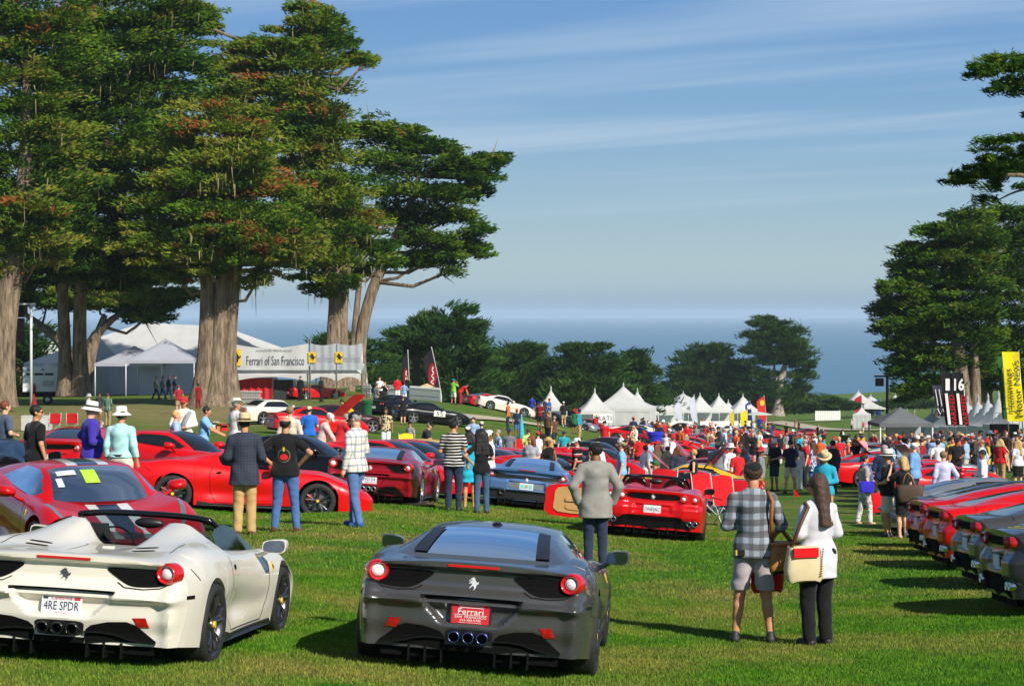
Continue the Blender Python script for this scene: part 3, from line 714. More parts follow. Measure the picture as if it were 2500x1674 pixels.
def marquee(px, d, w, yaw, label, eave=2.5, peak=5.6, depth=None, walls=(), group=None, canv=None, power=1.7, valance=.32, finial=True, scallop=0, poles=True, soft=0):
 """peaked tent, square on plan; walls is a subset of 'fblr' (front faces the camera at yaw 0)"""
 canv = canv or M_CANV
 dp = depth or w
 g = G(px, d); root = thing('marquee', g, yaw, label, 'tent', group)
 n = 17
 V = []; hw, hd = w / 2, dp / 2
 for v in np.linspace(-1, 1, n):
  for u in np.linspace(-1, 1, n):
   r = max(abs(u), abs(v))
   r2 = math.hypot(u, v) / 1.0
   rr = r * (1 - soft) + min(r2, 1) * soft
   z = eave + (peak - eave) * (1 - rr) ** power - .10 * math.sin(PI * (.5 + .5 * (u if abs(v) > abs(u) else v))) * r * (1 - r) * 2
   V.append((u * hw, v * hd, z))
 mesh_obj('canopy', V, grid_faces(n, n), canv, root)
 vb = MB()
 m = 24
 for (a, b_) in (((-hw, -hd), (hw, -hd)), ((hw, -hd), (hw, hd)), ((hw, hd), (-hw, hd)), ((-hw, hd), (-hw, -hd))):
  pts = []
  for k in range(m + 1):
   q = k / m; x, y = a[0] + (b_[0] - a[0]) * q, a[1] + (b_[1] - a[1]) * q
   low = valance * (1.0 - (.55 * math.sin(PI * q) ** .7 if scallop == 1 else 0)) - (.08 * abs(math.sin(PI * q * 5)) if scallop == 2 else 0)
   pts.append((x * 1.003, y * 1.003, eave + .005, eave - low))
  V = [(x, y, z) for x, y, z, _ in pts] + [(x, y, zl) for x, y, _, zl in pts]
  vb.add(V, [(k, k + m + 1, k + m + 2, k + 1) for k in range(m)])
 vb.obj('valance', canv, root)
 if poles:
  for sx in (-1, 1):
   for sy in (-1, 1): MB().tube([(sx * (hw - .06), sy * (hd - .06), -.3), (sx * (hw - .06), sy * (hd - .06), eave)], .05, 8).obj('tent_pole', M_POLE, root, smooth=True)
 if finial: MB().lathe([(.12, peak - .25), (.07, peak + .05), (.10, peak + .10), (.04, peak + .30), (.0, peak + .42)], 10).obj('finial', canv, root, smooth=True)
 for k in walls:
  pts = {'f': ((-hw, -hd), (hw, -hd)), 'b': ((hw, hd), (-hw, hd)), 'r': ((hw, -hd), (hw, hd)), 'l': ((-hw, hd), (-hw, -hd))}[k]
  V = []; nn = 25
  for z in np.linspace(-.25, eave - .02, 5):
   for q in np.linspace(0, 1, nn):
    wv = .035 * math.sin(q * 26) * (1 - z / eave * .7)
    dx, dy = pts[1][0] - pts[0][0], pts[1][1] - pts[0][1]; l = math.hypot(dx, dy)
    V.append((pts[0][0] + dx * q + dy / l * (wv - .04), pts[0][1] + dy * q - dx / l * (wv - .04), z))
  mesh_obj('side_wall', V, grid_faces(5, nn), canv, root)
 return root
PK = 'peaked white tents along the fairway'
marquee(1345, 225, 3.1, .1, 'peaked white tent behind the men on the slope', peak=3.9, eave=2.0, walls='b', group=PK, power=1.5)
_m = marquee(1452, 225, 3.7, .1, 'peaked white tent with a lettered board under its eave', peak=4.2, eave=2.2, walls='bl', group=PK, power=1.5)
_b = MB().box(-.4, 1.6, -1.9, -1.86, 1.0, 1.9).obj('sign_board', M_FENCE, _m)
V, Fs = text_geo('ERATI', .5, 1.8); mesh_obj('lettering', np.column_stack([V[:, 0] + .6, np.full(len(V), -1.92), V[:, 1] + 1.45]), Fs, mat('ink_black', (.02, .02, .03), rough=.6), _b, smooth=False)
marquee(1522, 240, 6.8, -.16, 'white tent closed on all sides, nearest in the middle', peak=5.0, eave=2.6, walls='fblr', group=PK, power=1.45, valance=.38)
marquee(1556, 262, 4.6, .1, 'white peak just behind the closed tent', peak=4.9, eave=2.4, walls='b', group=PK)
for i, (px, d, w, pk, ev, lab) in enumerate(((1668, 392, 14.0, 5.6, 2.4, 'widest white tent with a low broad peak behind the pale flags'), (1622, 360, 5.5, 3.9, 2.2, 'low white tent by the dark name board'), (1655, 368, 4.6, 3.8, 2.2, 'white tent at the left feather flag'), (1709, 372, 5.6, 5.2, 2.3, 'white tent at the right feather flag'), (1755, 380, 5.6, 5.2, 2.3, 'white tent with a small pennant, third from the row end'), (1778, 396, 4.0, 4.2, 2.2, 'small white peak between two larger tents'), (1814, 388, 6.2, 5.2, 2.3, 'white tent at the row end beside the blue flag'))):
 marquee(px, d, w, .15, lab, peak=pk, eave=ev, walls='b', group=PK, scallop=1, power=1.5)
marquee(2096, 450, 10.2, .05, 'large white marquee far right sheltering cars', peak=5.6, eave=2.2, walls='', group=PK, scallop=1, power=1.5)
marquee(2126, 462, 9, .05, 'white canopy behind the far marquee', peak=4.6, eave=2.2, walls='', group=PK, scallop=1, power=1.5)
marquee(2186, 465, 7, .05, 'white canopy at the right of the far marquee', peak=4.8, eave=2.2, walls='', group=PK, scallop=1, power=1.5)
marquee(2104, 336, 2.7, -.2, 'small closed white tent beside the grey canopy', peak=3.35, eave=2.2, walls='fblr', group=PK)
_g = marquee(2198, 130, 3.3, .05, 'dark grey pop-up canopy near the right-hand tents', peak=3.3, eave=2.35, canv=M_CANG, walls='', power=1.05, finial=False, valance=.2)
mesh_obj('back_wall', [(-.5, 1.5, -.2), (1.6, 1.5, -.2), (1.6, 1.5, 2.2), (-.5, 1.5, 2.2)], [(0, 1, 2, 3)], M_CANC, _g, smooth=False)
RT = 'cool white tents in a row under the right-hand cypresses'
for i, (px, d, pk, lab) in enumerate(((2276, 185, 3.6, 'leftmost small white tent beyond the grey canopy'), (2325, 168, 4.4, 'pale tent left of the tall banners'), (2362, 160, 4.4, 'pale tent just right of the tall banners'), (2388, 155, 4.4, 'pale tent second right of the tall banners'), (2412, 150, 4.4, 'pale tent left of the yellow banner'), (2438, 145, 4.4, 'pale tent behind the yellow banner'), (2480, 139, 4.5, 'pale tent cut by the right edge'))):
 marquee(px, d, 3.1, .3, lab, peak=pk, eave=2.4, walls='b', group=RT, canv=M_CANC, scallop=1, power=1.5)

# big gabled tent on the left and its two pop-ups
def gable_tent():
 g = G(425, 196); root = thing('frame_tent', g, -.22, 'large white hip-roofed frame tent behind the big trunk', 'tent')
 w, l, ev, rd = 24.0, 12.0, 2.7, 6.3
 V = [(-w / 2, -l / 2, ev), (w / 2, -l / 2, ev), (w / 2, l / 2, ev), (-w / 2, l / 2, ev), (-w * .13, 0, rd), (w * .20, 0, rd - .35)]
 def quadgrid(a, b, c, d_, nm, m, n1=12, n2=8, sag=.25):
  Vv = []
  for v in np.linspace(0, 1, n2):
   for u in np.linspace(0, 1, n1):
    p = (Vector(a) * (1 - u) + Vector(b) * u) * (1 - v) + (Vector(d_) * (1 - u) + Vector(c) * u) * v
    p.z -= sag * math.sin(PI * u) * math.sin(PI * v)
    Vv.append(tuple(p))
  return mesh_obj(nm, Vv, grid_faces(n2, n1), m, root)
 quadgrid(V[0], V[1], V[5], V[4], 'roof_panel', M_CANV); quadgrid(V[3], V[0], V[4], V[4], 'roof_panel', M_CANV); quadgrid(V[1], V[2], V[5], V[5], 'roof_panel', M_CANV); quadgrid(V[2], V[3], V[4], V[5], 'roof_panel', M_CANV)
 for k in range(5):
  x0, x1 = -w / 2 + k * w / 5 + .04, -w / 2 + (k + 1) * w / 5 - .04
  b = MB().box(x0, x1, -l / 2 + .02, -l / 2 + .06, -.3, ev - .02); o = b.obj('side_wall', M_CANV, root)
  if k == 2:
   arc = [(-.75, 0.9), (.75, .9)] + [(.75 * math.cos(a), 1.5 + .75 * math.sin(a)) for a in np.linspace(0, PI, 13)]
   MB().prism([(x + (x0 + x1) / 2 + .6, z) for x, z in arc], -l / 2 - .03, -l / 2 + .01).obj('window', M_GLASSO if 'M_GLASSO' in globals() else M_DARKC, o)
   for q in range(-2, 3): MB().box((x0 + x1) / 2 + .6 + q * .3 - .02, (x0 + x1) / 2 + .6 + q * .3 + .02, -l / 2 - .05, -l / 2 - .035, .9, 2.1).obj('window_bar', M_FENCE, o)
 for k in range(6): MB().tube([(-w / 2 + k * w / 5, -l / 2, -.3), (-w / 2 + k * w / 5, -l / 2, ev)], .05, 6).obj('tent_pole', M_POLE, root, smooth=True)
 MB().box(-w / 2, w / 2, -l / 2 - .03, -l / 2 + .0, ev - .35, ev).obj('valance', M_CANV, root)
 return root
gable_tent()
PU = 'pop-up canopies in front of the frame tent'
marquee(236, 186, 6.2, .1, 'peaked white tent beside the double trunk', peak=5.3, eave=2.9, walls='flr', finial=False, group=PU)
marquee(328, 178, 5.6, .0, 'pale lilac pop-up canopy, left of a pair', peak=4.1, eave=2.7, canv=M_CANB, walls='b', finial=False, power=1.1, valance=.25, group=PU)
marquee(404, 174, 5.6, .0, 'pale lilac pop-up canopy, right of a pair', peak=4.6, eave=2.9, canv=M_CANB, walls='b', finial=False, power=1.1, valance=.25, group=PU)
marquee(128, 215, 6, .0, 'white tent peak showing left of the double trunk', peak=5.2, eave=3, walls='f', finial=False, group=PU)

# banner tent of the dealer
def banner_tent():
 g = G(722, 156); root = thing('banner_tent', g, .0, 'white canopy with the lettered dealer banners and red curtain', 'tent')
 s = 156 / F
 X = lambda px: (px - 722) * s
 x0, x1, x2, x3 = X(566), X(756), X(822), X(884)
 dpt = 5.0; ev = 3.2
 base = root.location.z
 zz = lambda py: ZC - (py - HZ) * s - base
 ev = zz(914); top = zz(884)
 for a, b in ((x0, x1), (x1, x2), (x2, x3)):
  n1 = 13; V = []
  for v in np.linspace(0, 1, 7):
   for u in np.linspace(0, 1, n1):
    V.append((a + (b - a) * u, dpt * v, ev + (top - ev) * math.sin(PI * v) * (.8 + .2 * math.sin(PI * u))))
  mesh_obj('canopy', V, grid_faces(7, n1), M_CANV, root)
  V = []
  for u in np.linspace(0, 1, n1):
   for z in (ev + .01, ev - .55 + .38 * math.sin(PI * u) ** .8): V.append((a + (b - a) * u, -.01, z))
  mesh_obj('valance', V, grid_faces(n1, 2), M_CANV, root)
 zt, zb = zz(838), zz(903)
 for i, (a, b, txt, tw) in enumerate(((x0 - .1, x1 - .08, 'Ferrari of San Francisco', .74), (x1 + .06, x2 - .05, 'Ferrari of San Francisco', .70), (x2 + .05, x3, 'Ferrari of San Francisco', .70))):
  n1 = 25; V = []
  for v in np.linspace(0, 1, 5):
   for u in np.linspace(0, 1, n1):
    sg = .35 * math.sin(PI * u) * v if i == 0 else .14 * math.sin(PI * u) * v
    V.append((a + (b - a) * u, -.15 + .03 * math.sin(u * 20), zb + (zt - zb) * v - sg))
  o = mesh_obj('banner', V, grid_faces(5, n1), M_CANV if i == 0 else M_CANC, root)
  V2, Fs = text_geo(txt, (zt - zb) * (.34 if i == 0 else .26), (b - a) * tw)
  cx = (a + b) / 2 + (b - a) * .08
  mesh_obj('lettering', np.column_stack([V2[:, 0] + cx, np.full(len(V2), -.21), V2[:, 1] + (zt + zb) / 2 - .28 * (1 - i * .6 if i < 2 else .4)]), Fs, mat('ink_grey', (.06, .065, .08) if i == 0 else (.3, .3, .34), rough=.7) if i == 0 else mat('ink_faded', (.30, .31, .36), rough=.7), o, smooth=False)
  if i == 0:
   V2, Fs = text_geo('AUTHORIZED FERRARI DEALER', .13, (b - a) * .46)
   mesh_obj('lettering', np.column_stack([V2[:, 0] + cx - .1, np.full(len(V2), -.21), V2[:, 1] + zt - .52]), Fs, MATS['ink_grey'], o, smooth=False)
  hx = a + (b - a) * .07; hh = (zt - zb) * .62 if i == 0 else (zt - zb) * .40
  q = MB().box(hx - hh * .33, hx + hh * .33, -.24, -.20, (zt + zb) / 2 - hh / 2 - .05, (zt + zb) / 2 + hh / 2 - .05).obj('emblem_panel', M_YEL, o)
  hs = [(x + hx, z + (zt + zb) / 2 - .05) for x, z in horse(hh * .78)]
  mesh_obj('emblem', [(x, -.25, z) for x, z in hs], [tuple(range(len(hs)))], M_BLK, q, smooth=False)
 for x in (x0, x1 - .12, x1 + .05, x2, x3):
  MB().tube([(x, -.05, -.3), (x, -.05, zt + .35)], .05, 8).obj('tent_pole', M_STEEL, root, smooth=True)
 for x in (x0, x1, x3): MB().tube([(x, dpt, -.3), (x, dpt, ev)], .05, 8).obj('tent_pole', M_STEEL, root, smooth=True)
 # red curtain and dark back wall
 V = [(X(578) + (X(662) - X(578)) * u, .9 + .07 * math.sin(u * 30), z) for z in (-.1, ev - .3) for u in np.linspace(0, 1, 40)]
 mesh_obj('curtain', V, grid_faces(2, 40), M_REDC, root)
 MB().box(X(664), X(712), 1.0, 1.05, -.1, ev - .4).obj('dark_wall', M_DARKC, root)
 MB().box(X(712), X(736), dpt - .3, dpt - .2, -.1, 1.0).obj('counter', M_DARKC, root)
 return root
# ------------------------------------------------------------------ cars
def paint(name, rgb, metal=0.0, rough=0.32, flake=0.0):
 return mat(name, rgb, rough=rough, metal=metal, coat=0.65, spec=0.3, vary=0.02, vscale=3)
PAINT = dict(
 red=paint('paint_red', (0.55, 0.002, 0.004)), rosso=paint('paint_rosso', (0.64, 0.003, 0.004)), darkred=paint('paint_darkred', (0.26, 0.004, 0.012)),
 white=paint('paint_white', (0.71, 0.675, 0.575)), grey=paint('paint_grey', (0.105, 0.105, 0.104), metal=0.55, rough=0.27), gunmetal=paint('paint_gunmetal', (0.055, 0.058, 0.062), metal=0.5, rough=0.32), silver=paint('paint_silver', (0.42, 0.44, 0.46), metal=0.7, rough=0.34),
 blue=paint('paint_blue', (0.12, 0.25, 0.50), metal=0.5, rough=0.35), black=mat('paint_black', (0.004, 0.004, 0.005), rough=.3, coat=.45, spec=.25), maroon=paint('paint_maroon', (0.045, 0.006, 0.012)),
 yellow=paint('paint_yellow', (0.72, 0.42, 0.02)), navy=paint('paint_navy', (0.02, 0.04, 0.10), metal=0.3), paleblue=paint('paint_paleblue', (0.30, 0.42, 0.55), metal=0.5), cream=paint('paint_cream', (0.62, 0.58, 0.46)))
M_BLK = mat('black_plastic', (0.012, 0.012, 0.013), rough=0.45)
M_BLKG = mat('black_gloss', (0.008, 0.008, 0.009), rough=0.12)
M_BLKM = mat('black_matt', (0.005, 0.005, 0.005), rough=0.9, spec=0.08)
M_TYRE = mat('tyre_rubber', (0.018, 0.018, 0.019), rough=0.75, bump=0.4, bscale=60)
M_RIM = mat('rim_grey', (0.10, 0.10, 0.11), rough=0.3, metal=0.8, coat=0.5)
M_RIMS = mat('rim_silver', (0.45, 0.46, 0.48), rough=0.28, metal=0.85)
M_CHROME = mat('chrome', (0.75, 0.76, 0.78), rough=0.08, metal=1.0)
M_SILV = mat('emblem_silver', (0.75, 0.75, 0.76), rough=0.35, metal=0.2)
M_MIRR = mat('mirror_silvered', (0.16, 0.20, 0.26), rough=0.05, metal=1.0)
M_PIPE = mat('exhaust_blued', (0.16, 0.20, 0.42), rough=0.18, metal=1.0)
M_REDL = mat('lamp_red', (0.55, 0.006, 0.008), rough=0.12, coat=1.0)
M_WHL = mat('lamp_white', (0.80, 0.80, 0.80), rough=0.15, coat=1.0, vary=0.3, vscale=60)
M_REFL = mat('reflector_red', (0.38, 0.006, 0.006), rough=0.15, coat=1.0, vary=0.4, vscale=30)
M_YEL = mat('shield_yellow', (0.80, 0.52, 0.02), rough=0.4)
M_CALY = mat('caliper_yellow', (0.75, 0.40, 0.01), rough=0.4)
M_CALR = mat('caliper_red', (0.55, 0.01, 0.01), rough=0.4)
M_DISC = mat('brake_disc', (0.22, 0.21, 0.20), rough=0.4, metal=0.8)
M_TAN = mat('tan_leather', (0.42, 0.24, 0.075), rough=0.6, vary=0.1)
M_SEATB = mat('black_leather', (0.015, 0.015, 0.016), rough=0.55)
M_PLW = mat('plate_white', (0.72, 0.73, 0.74), rough=0.5)
M_PLR = mat('plate_red', (0.55, 0.01, 0.02), rough=0.5)
M_INK = mat('ink_dark', (0.02, 0.03, 0.08), rough=0.6)
M_INKR = mat('ink_red', (0.55, 0.02, 0.03), rough=0.6)
M_INKW = mat('ink_white', (0.82, 0.82, 0.80), rough=0.6)
M_STRW = mat('stripe_white', (0.80, 0.79, 0.76), rough=0.3, coat=1.0)
M_STRN = mat('stripe_navy', (0.012, 0.018, 0.045), rough=0.3, coat=1.0)
M_HLAMP = mat('headlamp', (0.35, 0.37, 0.40), rough=0.05, metal=0.6, coat=1.0)
M_LINE = mat('gap_and_shade_line', (0.01, 0.01, 0.01), rough=0.9, spec=0.1)  # panel gaps, and the painted shade line across the tail

def glass_mat(name, tint, clear):
 m = bpy.data.materials.new(name); m.use_nodes = True
 nt = m.node_tree; nt.nodes.clear()
 o = nt.nodes.new('ShaderNodeOutputMaterial'); mx = nt.nodes.new('ShaderNodeMixShader')
 t = nt.nodes.new('ShaderNodeBsdfTransparent'); g = nt.nodes.new('ShaderNodeBsdfGlossy'); f = nt.nodes.new('ShaderNodeFresnel')
 t.inputs['Color'].default_value = (*[c * clear for c in tint], 1)
 g.inputs['Roughness'].default_value = 0.03; g.inputs['Color'].default_value = (0.95, 0.97, 1, 1)
 f.inputs['IOR'].default_value = 1.38
 nt.links.new(f.outputs[0], mx.inputs[0]); nt.links.new(t.outputs[0], mx.inputs[1]); nt.links.new(g.outputs[0], mx.inputs[2]); nt.links.new(mx.outputs[0], o.inputs[0])
 return m
M_GLASS = glass_mat('car_glass', (0.80, 0.95, 0.95), 0.55)
M_GLASSD = glass_mat('car_glass_dark', (0.7, 0.8, 0.9), 0.18)
M_GLASSO = mat('glass_opaque', (0.010, 0.013, 0.017), rough=0.06, spec=0.6)
def mesh_grille_mat():
 m = mat('grille_mesh', (0.004, 0.004, 0.0045), rough=0.8, spec=.1)
 nt = m.node_tree; b = nt.nodes['Principled BSDF']
 tc = nt.nodes.new('ShaderNodeTexCoord'); v = nt.nodes.new('ShaderNodeTexVoronoi'); v.inputs['Scale'].default_value = 170
 nt.links.new(tc.outputs['Object'], v.inputs['Vector'])
 bp = nt.nodes.new('ShaderNodeBump'); bp.inputs['Strength'].default_value = 0.5; bp.inputs['Distance'].default_value = 0.006
 nt.links.new(v.outputs['Distance'], bp.inputs['Height']); nt.links.new(bp.outputs[0], b.inputs['Normal'])
 return m
M_MESH = mesh_grille_mat()

# --- body shape tables: t from the tail, then centre height, shoulder height, shoulder x, widest x, its height, bottom x, bottom height
ST = {}
ST['458'] = dict(L=4.53, axr=0.84, axf=3.49, rr=0.357, rf=0.338, wx=0.80, arch=0.385, tab=[
 (0.00, .945, .90, .78, .905, .60, .86, .22), (0.10, .955, .915, .775, .925, .60, .89, .21), (0.40, .945, .955, .75, .955, .60, .93, .19), (0.80, .935, 1.005, .735, .969, .60, .955, .17), (1.30, .935, .985, .735, .955, .58, .93, .15),
 (1.90, .91, .915, .75, .925, .56, .90, .14), (2.50, .88, .875, .755, .92, .54, .89, .14), (3.00, .80, .86, .75, .935, .53, .90, .14), (3.45, .715, .845, .745, .95, .53, .93, .14), (3.90, .615, .72, .72, .93, .47, .90, .14),
 (4.25, .53, .58, .62, .82, .40, .80, .14), (4.45, .45, .47, .45, .64, .34, .62, .16), (4.53, .38, .39, .25, .42, .30, .40, .18)],
 roof=[(0.42, .945, .965, .62, .79), (0.62, 1.01, .975, .605, .77), (0.9, 1.085, .985, .58, .755), (1.25, 1.15, .985, .555, .745), (1.6, 1.19, .955, .535, .745), (1.95, 1.208, .93, .525, .755), (2.25, 1.205, .91, .525, .76), (2.55, 1.135, .895, .545, .76), (2.85, 1.00, .88, .58, .755), (3.12, .815, .86, .62, .74)],
 win=(1.30, 2.95), wscr=2.26, rglass=(0.5, 1.45), glass_u=0.90)
ST['gt'] = dict(L=4.62, axr=0.95, axf=3.62, rr=0.345, rf=0.335, wx=0.80, arch=0.375, tab=[
 (0.00, .90, .86, .72, .88, .56, .84, .24), (0.10, .915, .88, .72, .90, .56, .87, .22), (0.5, .935, .92, .73, .94, .56, .91, .18), (0.95, .945, .945, .73, .955, .56, .93, .16), (1.5, .94, .92, .735, .94, .55, .91, .15),
 (2.1, .91, .90, .74, .93, .54, .90, .15), (2.8, .90, .885, .74, .93, .53, .90, .15), (3.2, .875, .875, .73, .935, .53, .91, .15), (3.62, .83, .85, .72, .95, .53, .93, .15), (4.05, .74, .76, .70, .92, .48, .90, .15),
 (4.35, .64, .64, .60, .82, .42, .80, .16), (4.55, .52, .52, .42, .62, .36, .60, .18), (4.62, .42, .42, .25, .42, .32, .40, .20)],
 roof=[(0.55, .93, .935, .62, .76), (0.8, 1.02, .945, .60, .75), (1.15, 1.15, .945, .56, .745), (1.5, 1.235, .935, .54, .745), (1.9, 1.27, .92, .53, .75), (2.2, 1.255, .91, .535, .75), (2.5, 1.15, .90, .555, .75), (2.8, 1.00, .895, .59, .745), (3.02, .885, .89, .63, .74)],
 win=(1.0, 2.85), wscr=2.2, rglass=(0.62, 1.4), glass_u=0.86)
ST['wedge'] = dict(L=4.30, axr=0.98, axf=3.38, rr=0.33, rf=0.315, wx=0.76, arch=0.36, tab=[
 (0.00, .93, .90, .76, .86, .62, .82, .28), (0.08, .94, .91, .77, .88, .62, .84, .26), (0.5, .945, .92, .77, .90, .62, .88, .20), (1.0, .94, .935, .77, .905, .62, .89, .17), (1.5, .92, .90, .77, .88, .60, .86, .16),
 (2.1, .87, .86, .76, .87, .58, .85, .16), (2.7, .83, .84, .75, .88, .56, .86, .16), (3.1, .77, .82, .74, .89, .55, .87, .16), (3.4, .72, .79, .73, .89, .54, .88, .16), (3.8, .63, .68, .71, .87, .48, .85, .17),
 (4.1, .55, .57, .66, .82, .42, .80, .18), (4.25, .50, .51, .60, .76, .38, .74, .20), (4.30, .44, .45, .55, .70, .36, .68, .22)],
 roof=[(1.0, .95, .94, .63, .75), (1.25, 1.06, .93, .60, .74), (1.5, 1.115, .915, .57, .735), (1.8, 1.135, .90, .555, .735), (2.05, 1.125, .885, .555, .735), (2.3, 1.06, .875, .57, .735), (2.6, .93, .86, .60, .73), (2.85, .815, .85, .63, .72)],
 win=(1.35, 2.65), wscr=2.05, rglass=(1.0, 1.4), glass_u=0.80)
ST['saloon'] = dict(L=4.80, axr=1.08, axf=3.78, rr=0.34, rf=0.34, wx=0.76, arch=0.375, tab=[
 (0.00, .94, .92, .80, .86, .66, .82, .32), (0.08, .955, .935, .80, .88, .66, .84, .28), (0.6, .97, .94, .80, .895, .66, .88, .22), (1.1, .97, .94, .80, .90, .66, .88, .18), (1.9, .95, .93, .79, .895, .64, .87, .17),
 (2.9, .93, .91, .78, .89, .62, .87, .17), (3.4, .90, .89, .77, .895, .62, .87, .17), (3.8, .86, .87, .76, .895, .60, .88, .17), (4.3, .78, .79, .74, .88, .56, .86, .19), (4.7, .70, .71, .70, .84, .50, .82, .22), (4.80, .62, .62, .66, .80, .48, .78, .26)],
 roof=[(0.78, .96, .955, .66, .77), (1.1, 1.14, .95, .63, .765), (1.4, 1.275, .945, .60, .76), (1.8, 1.31, .94, .585, .755), (2.3, 1.31, .93, .58, .755), (2.55, 1.27, .925, .59, .755), (2.85, 1.10, .92, .62, .75), (3.1, .93, .915, .65, .745)],
 win=(1.15, 2.95), wscr=2.5, rglass=(0.85, 1.4), glass_u=0.88)

def rear_relief(style, x, z):
 """forward (+y) dents and rearward bulges of the tail panel, from |x| and height"""
 ax = np.abs(x)
 d = 0.08 * (ax / 0.9) ** 2 + 0.17 * smoothstep(0.80, 0.97, ax)
 if style in ('458', 'spider'):
  d = d + 0.055 * smoothstep(0.895, 0.862, z) * smoothstep(0.85, 0.70, ax)              # under the lip
  d = d - 0.085 * smoothstep(0.76, 0.655, z) * smoothstep(0.60, 0.70, z + 0.06)          # bumper shelf
  d = d - 0.085 * smoothstep(0.66, 0.60, z)
  wrec = 0.20 + 0.16 * smoothstep(0.42, 0.64, z)
  d = d + 0.085 * smoothstep(wrec + 0.05, wrec, ax) * smoothstep(0.425, 0.47, z) * smoothstep(0.665, 0.645, z)   # number plate recess
  d = d + 0.035 * smoothstep(0.44, 0.30, z)
 elif style == 'f430':
  d = d + 0.05 * smoothstep(0.90, 0.85, z) * smoothstep(0.55, 0.40, ax)
  d = d - 0.07 * smoothstep(0.72, 0.60, z)
  d = d + 0.05 * smoothstep(0.36, 0.30, ax) * smoothstep(0.50, 0.53, z) * smoothstep(0.68, 0.65, z)
  d = d + 0.05 * smoothstep(0.48, 0.35, z)
 elif style == 'blue':
  d = d + 0.05 * smoothstep(0.90, 0.85, z)
  d = d - 0.06 * smoothstep(0.72, 0.62, z) + 0.05 * smoothstep(0.42, 0.40, ax) * smoothstep(0.45, 0.47, z) * smoothstep(0.66, 0.63, z)
  d = d + 0.06 * smoothstep(0.45, 0.40, z)
 elif style == 'wedge':
  d = d * 0.6 - 0.06 * smoothstep(0.62, 0.57, z)
 else:
  d = d * 0.8 + 0.03 * smoothstep(0.88, 0.83, z) - 0.07 * smoothstep(0.62, 0.55, z)
 return d

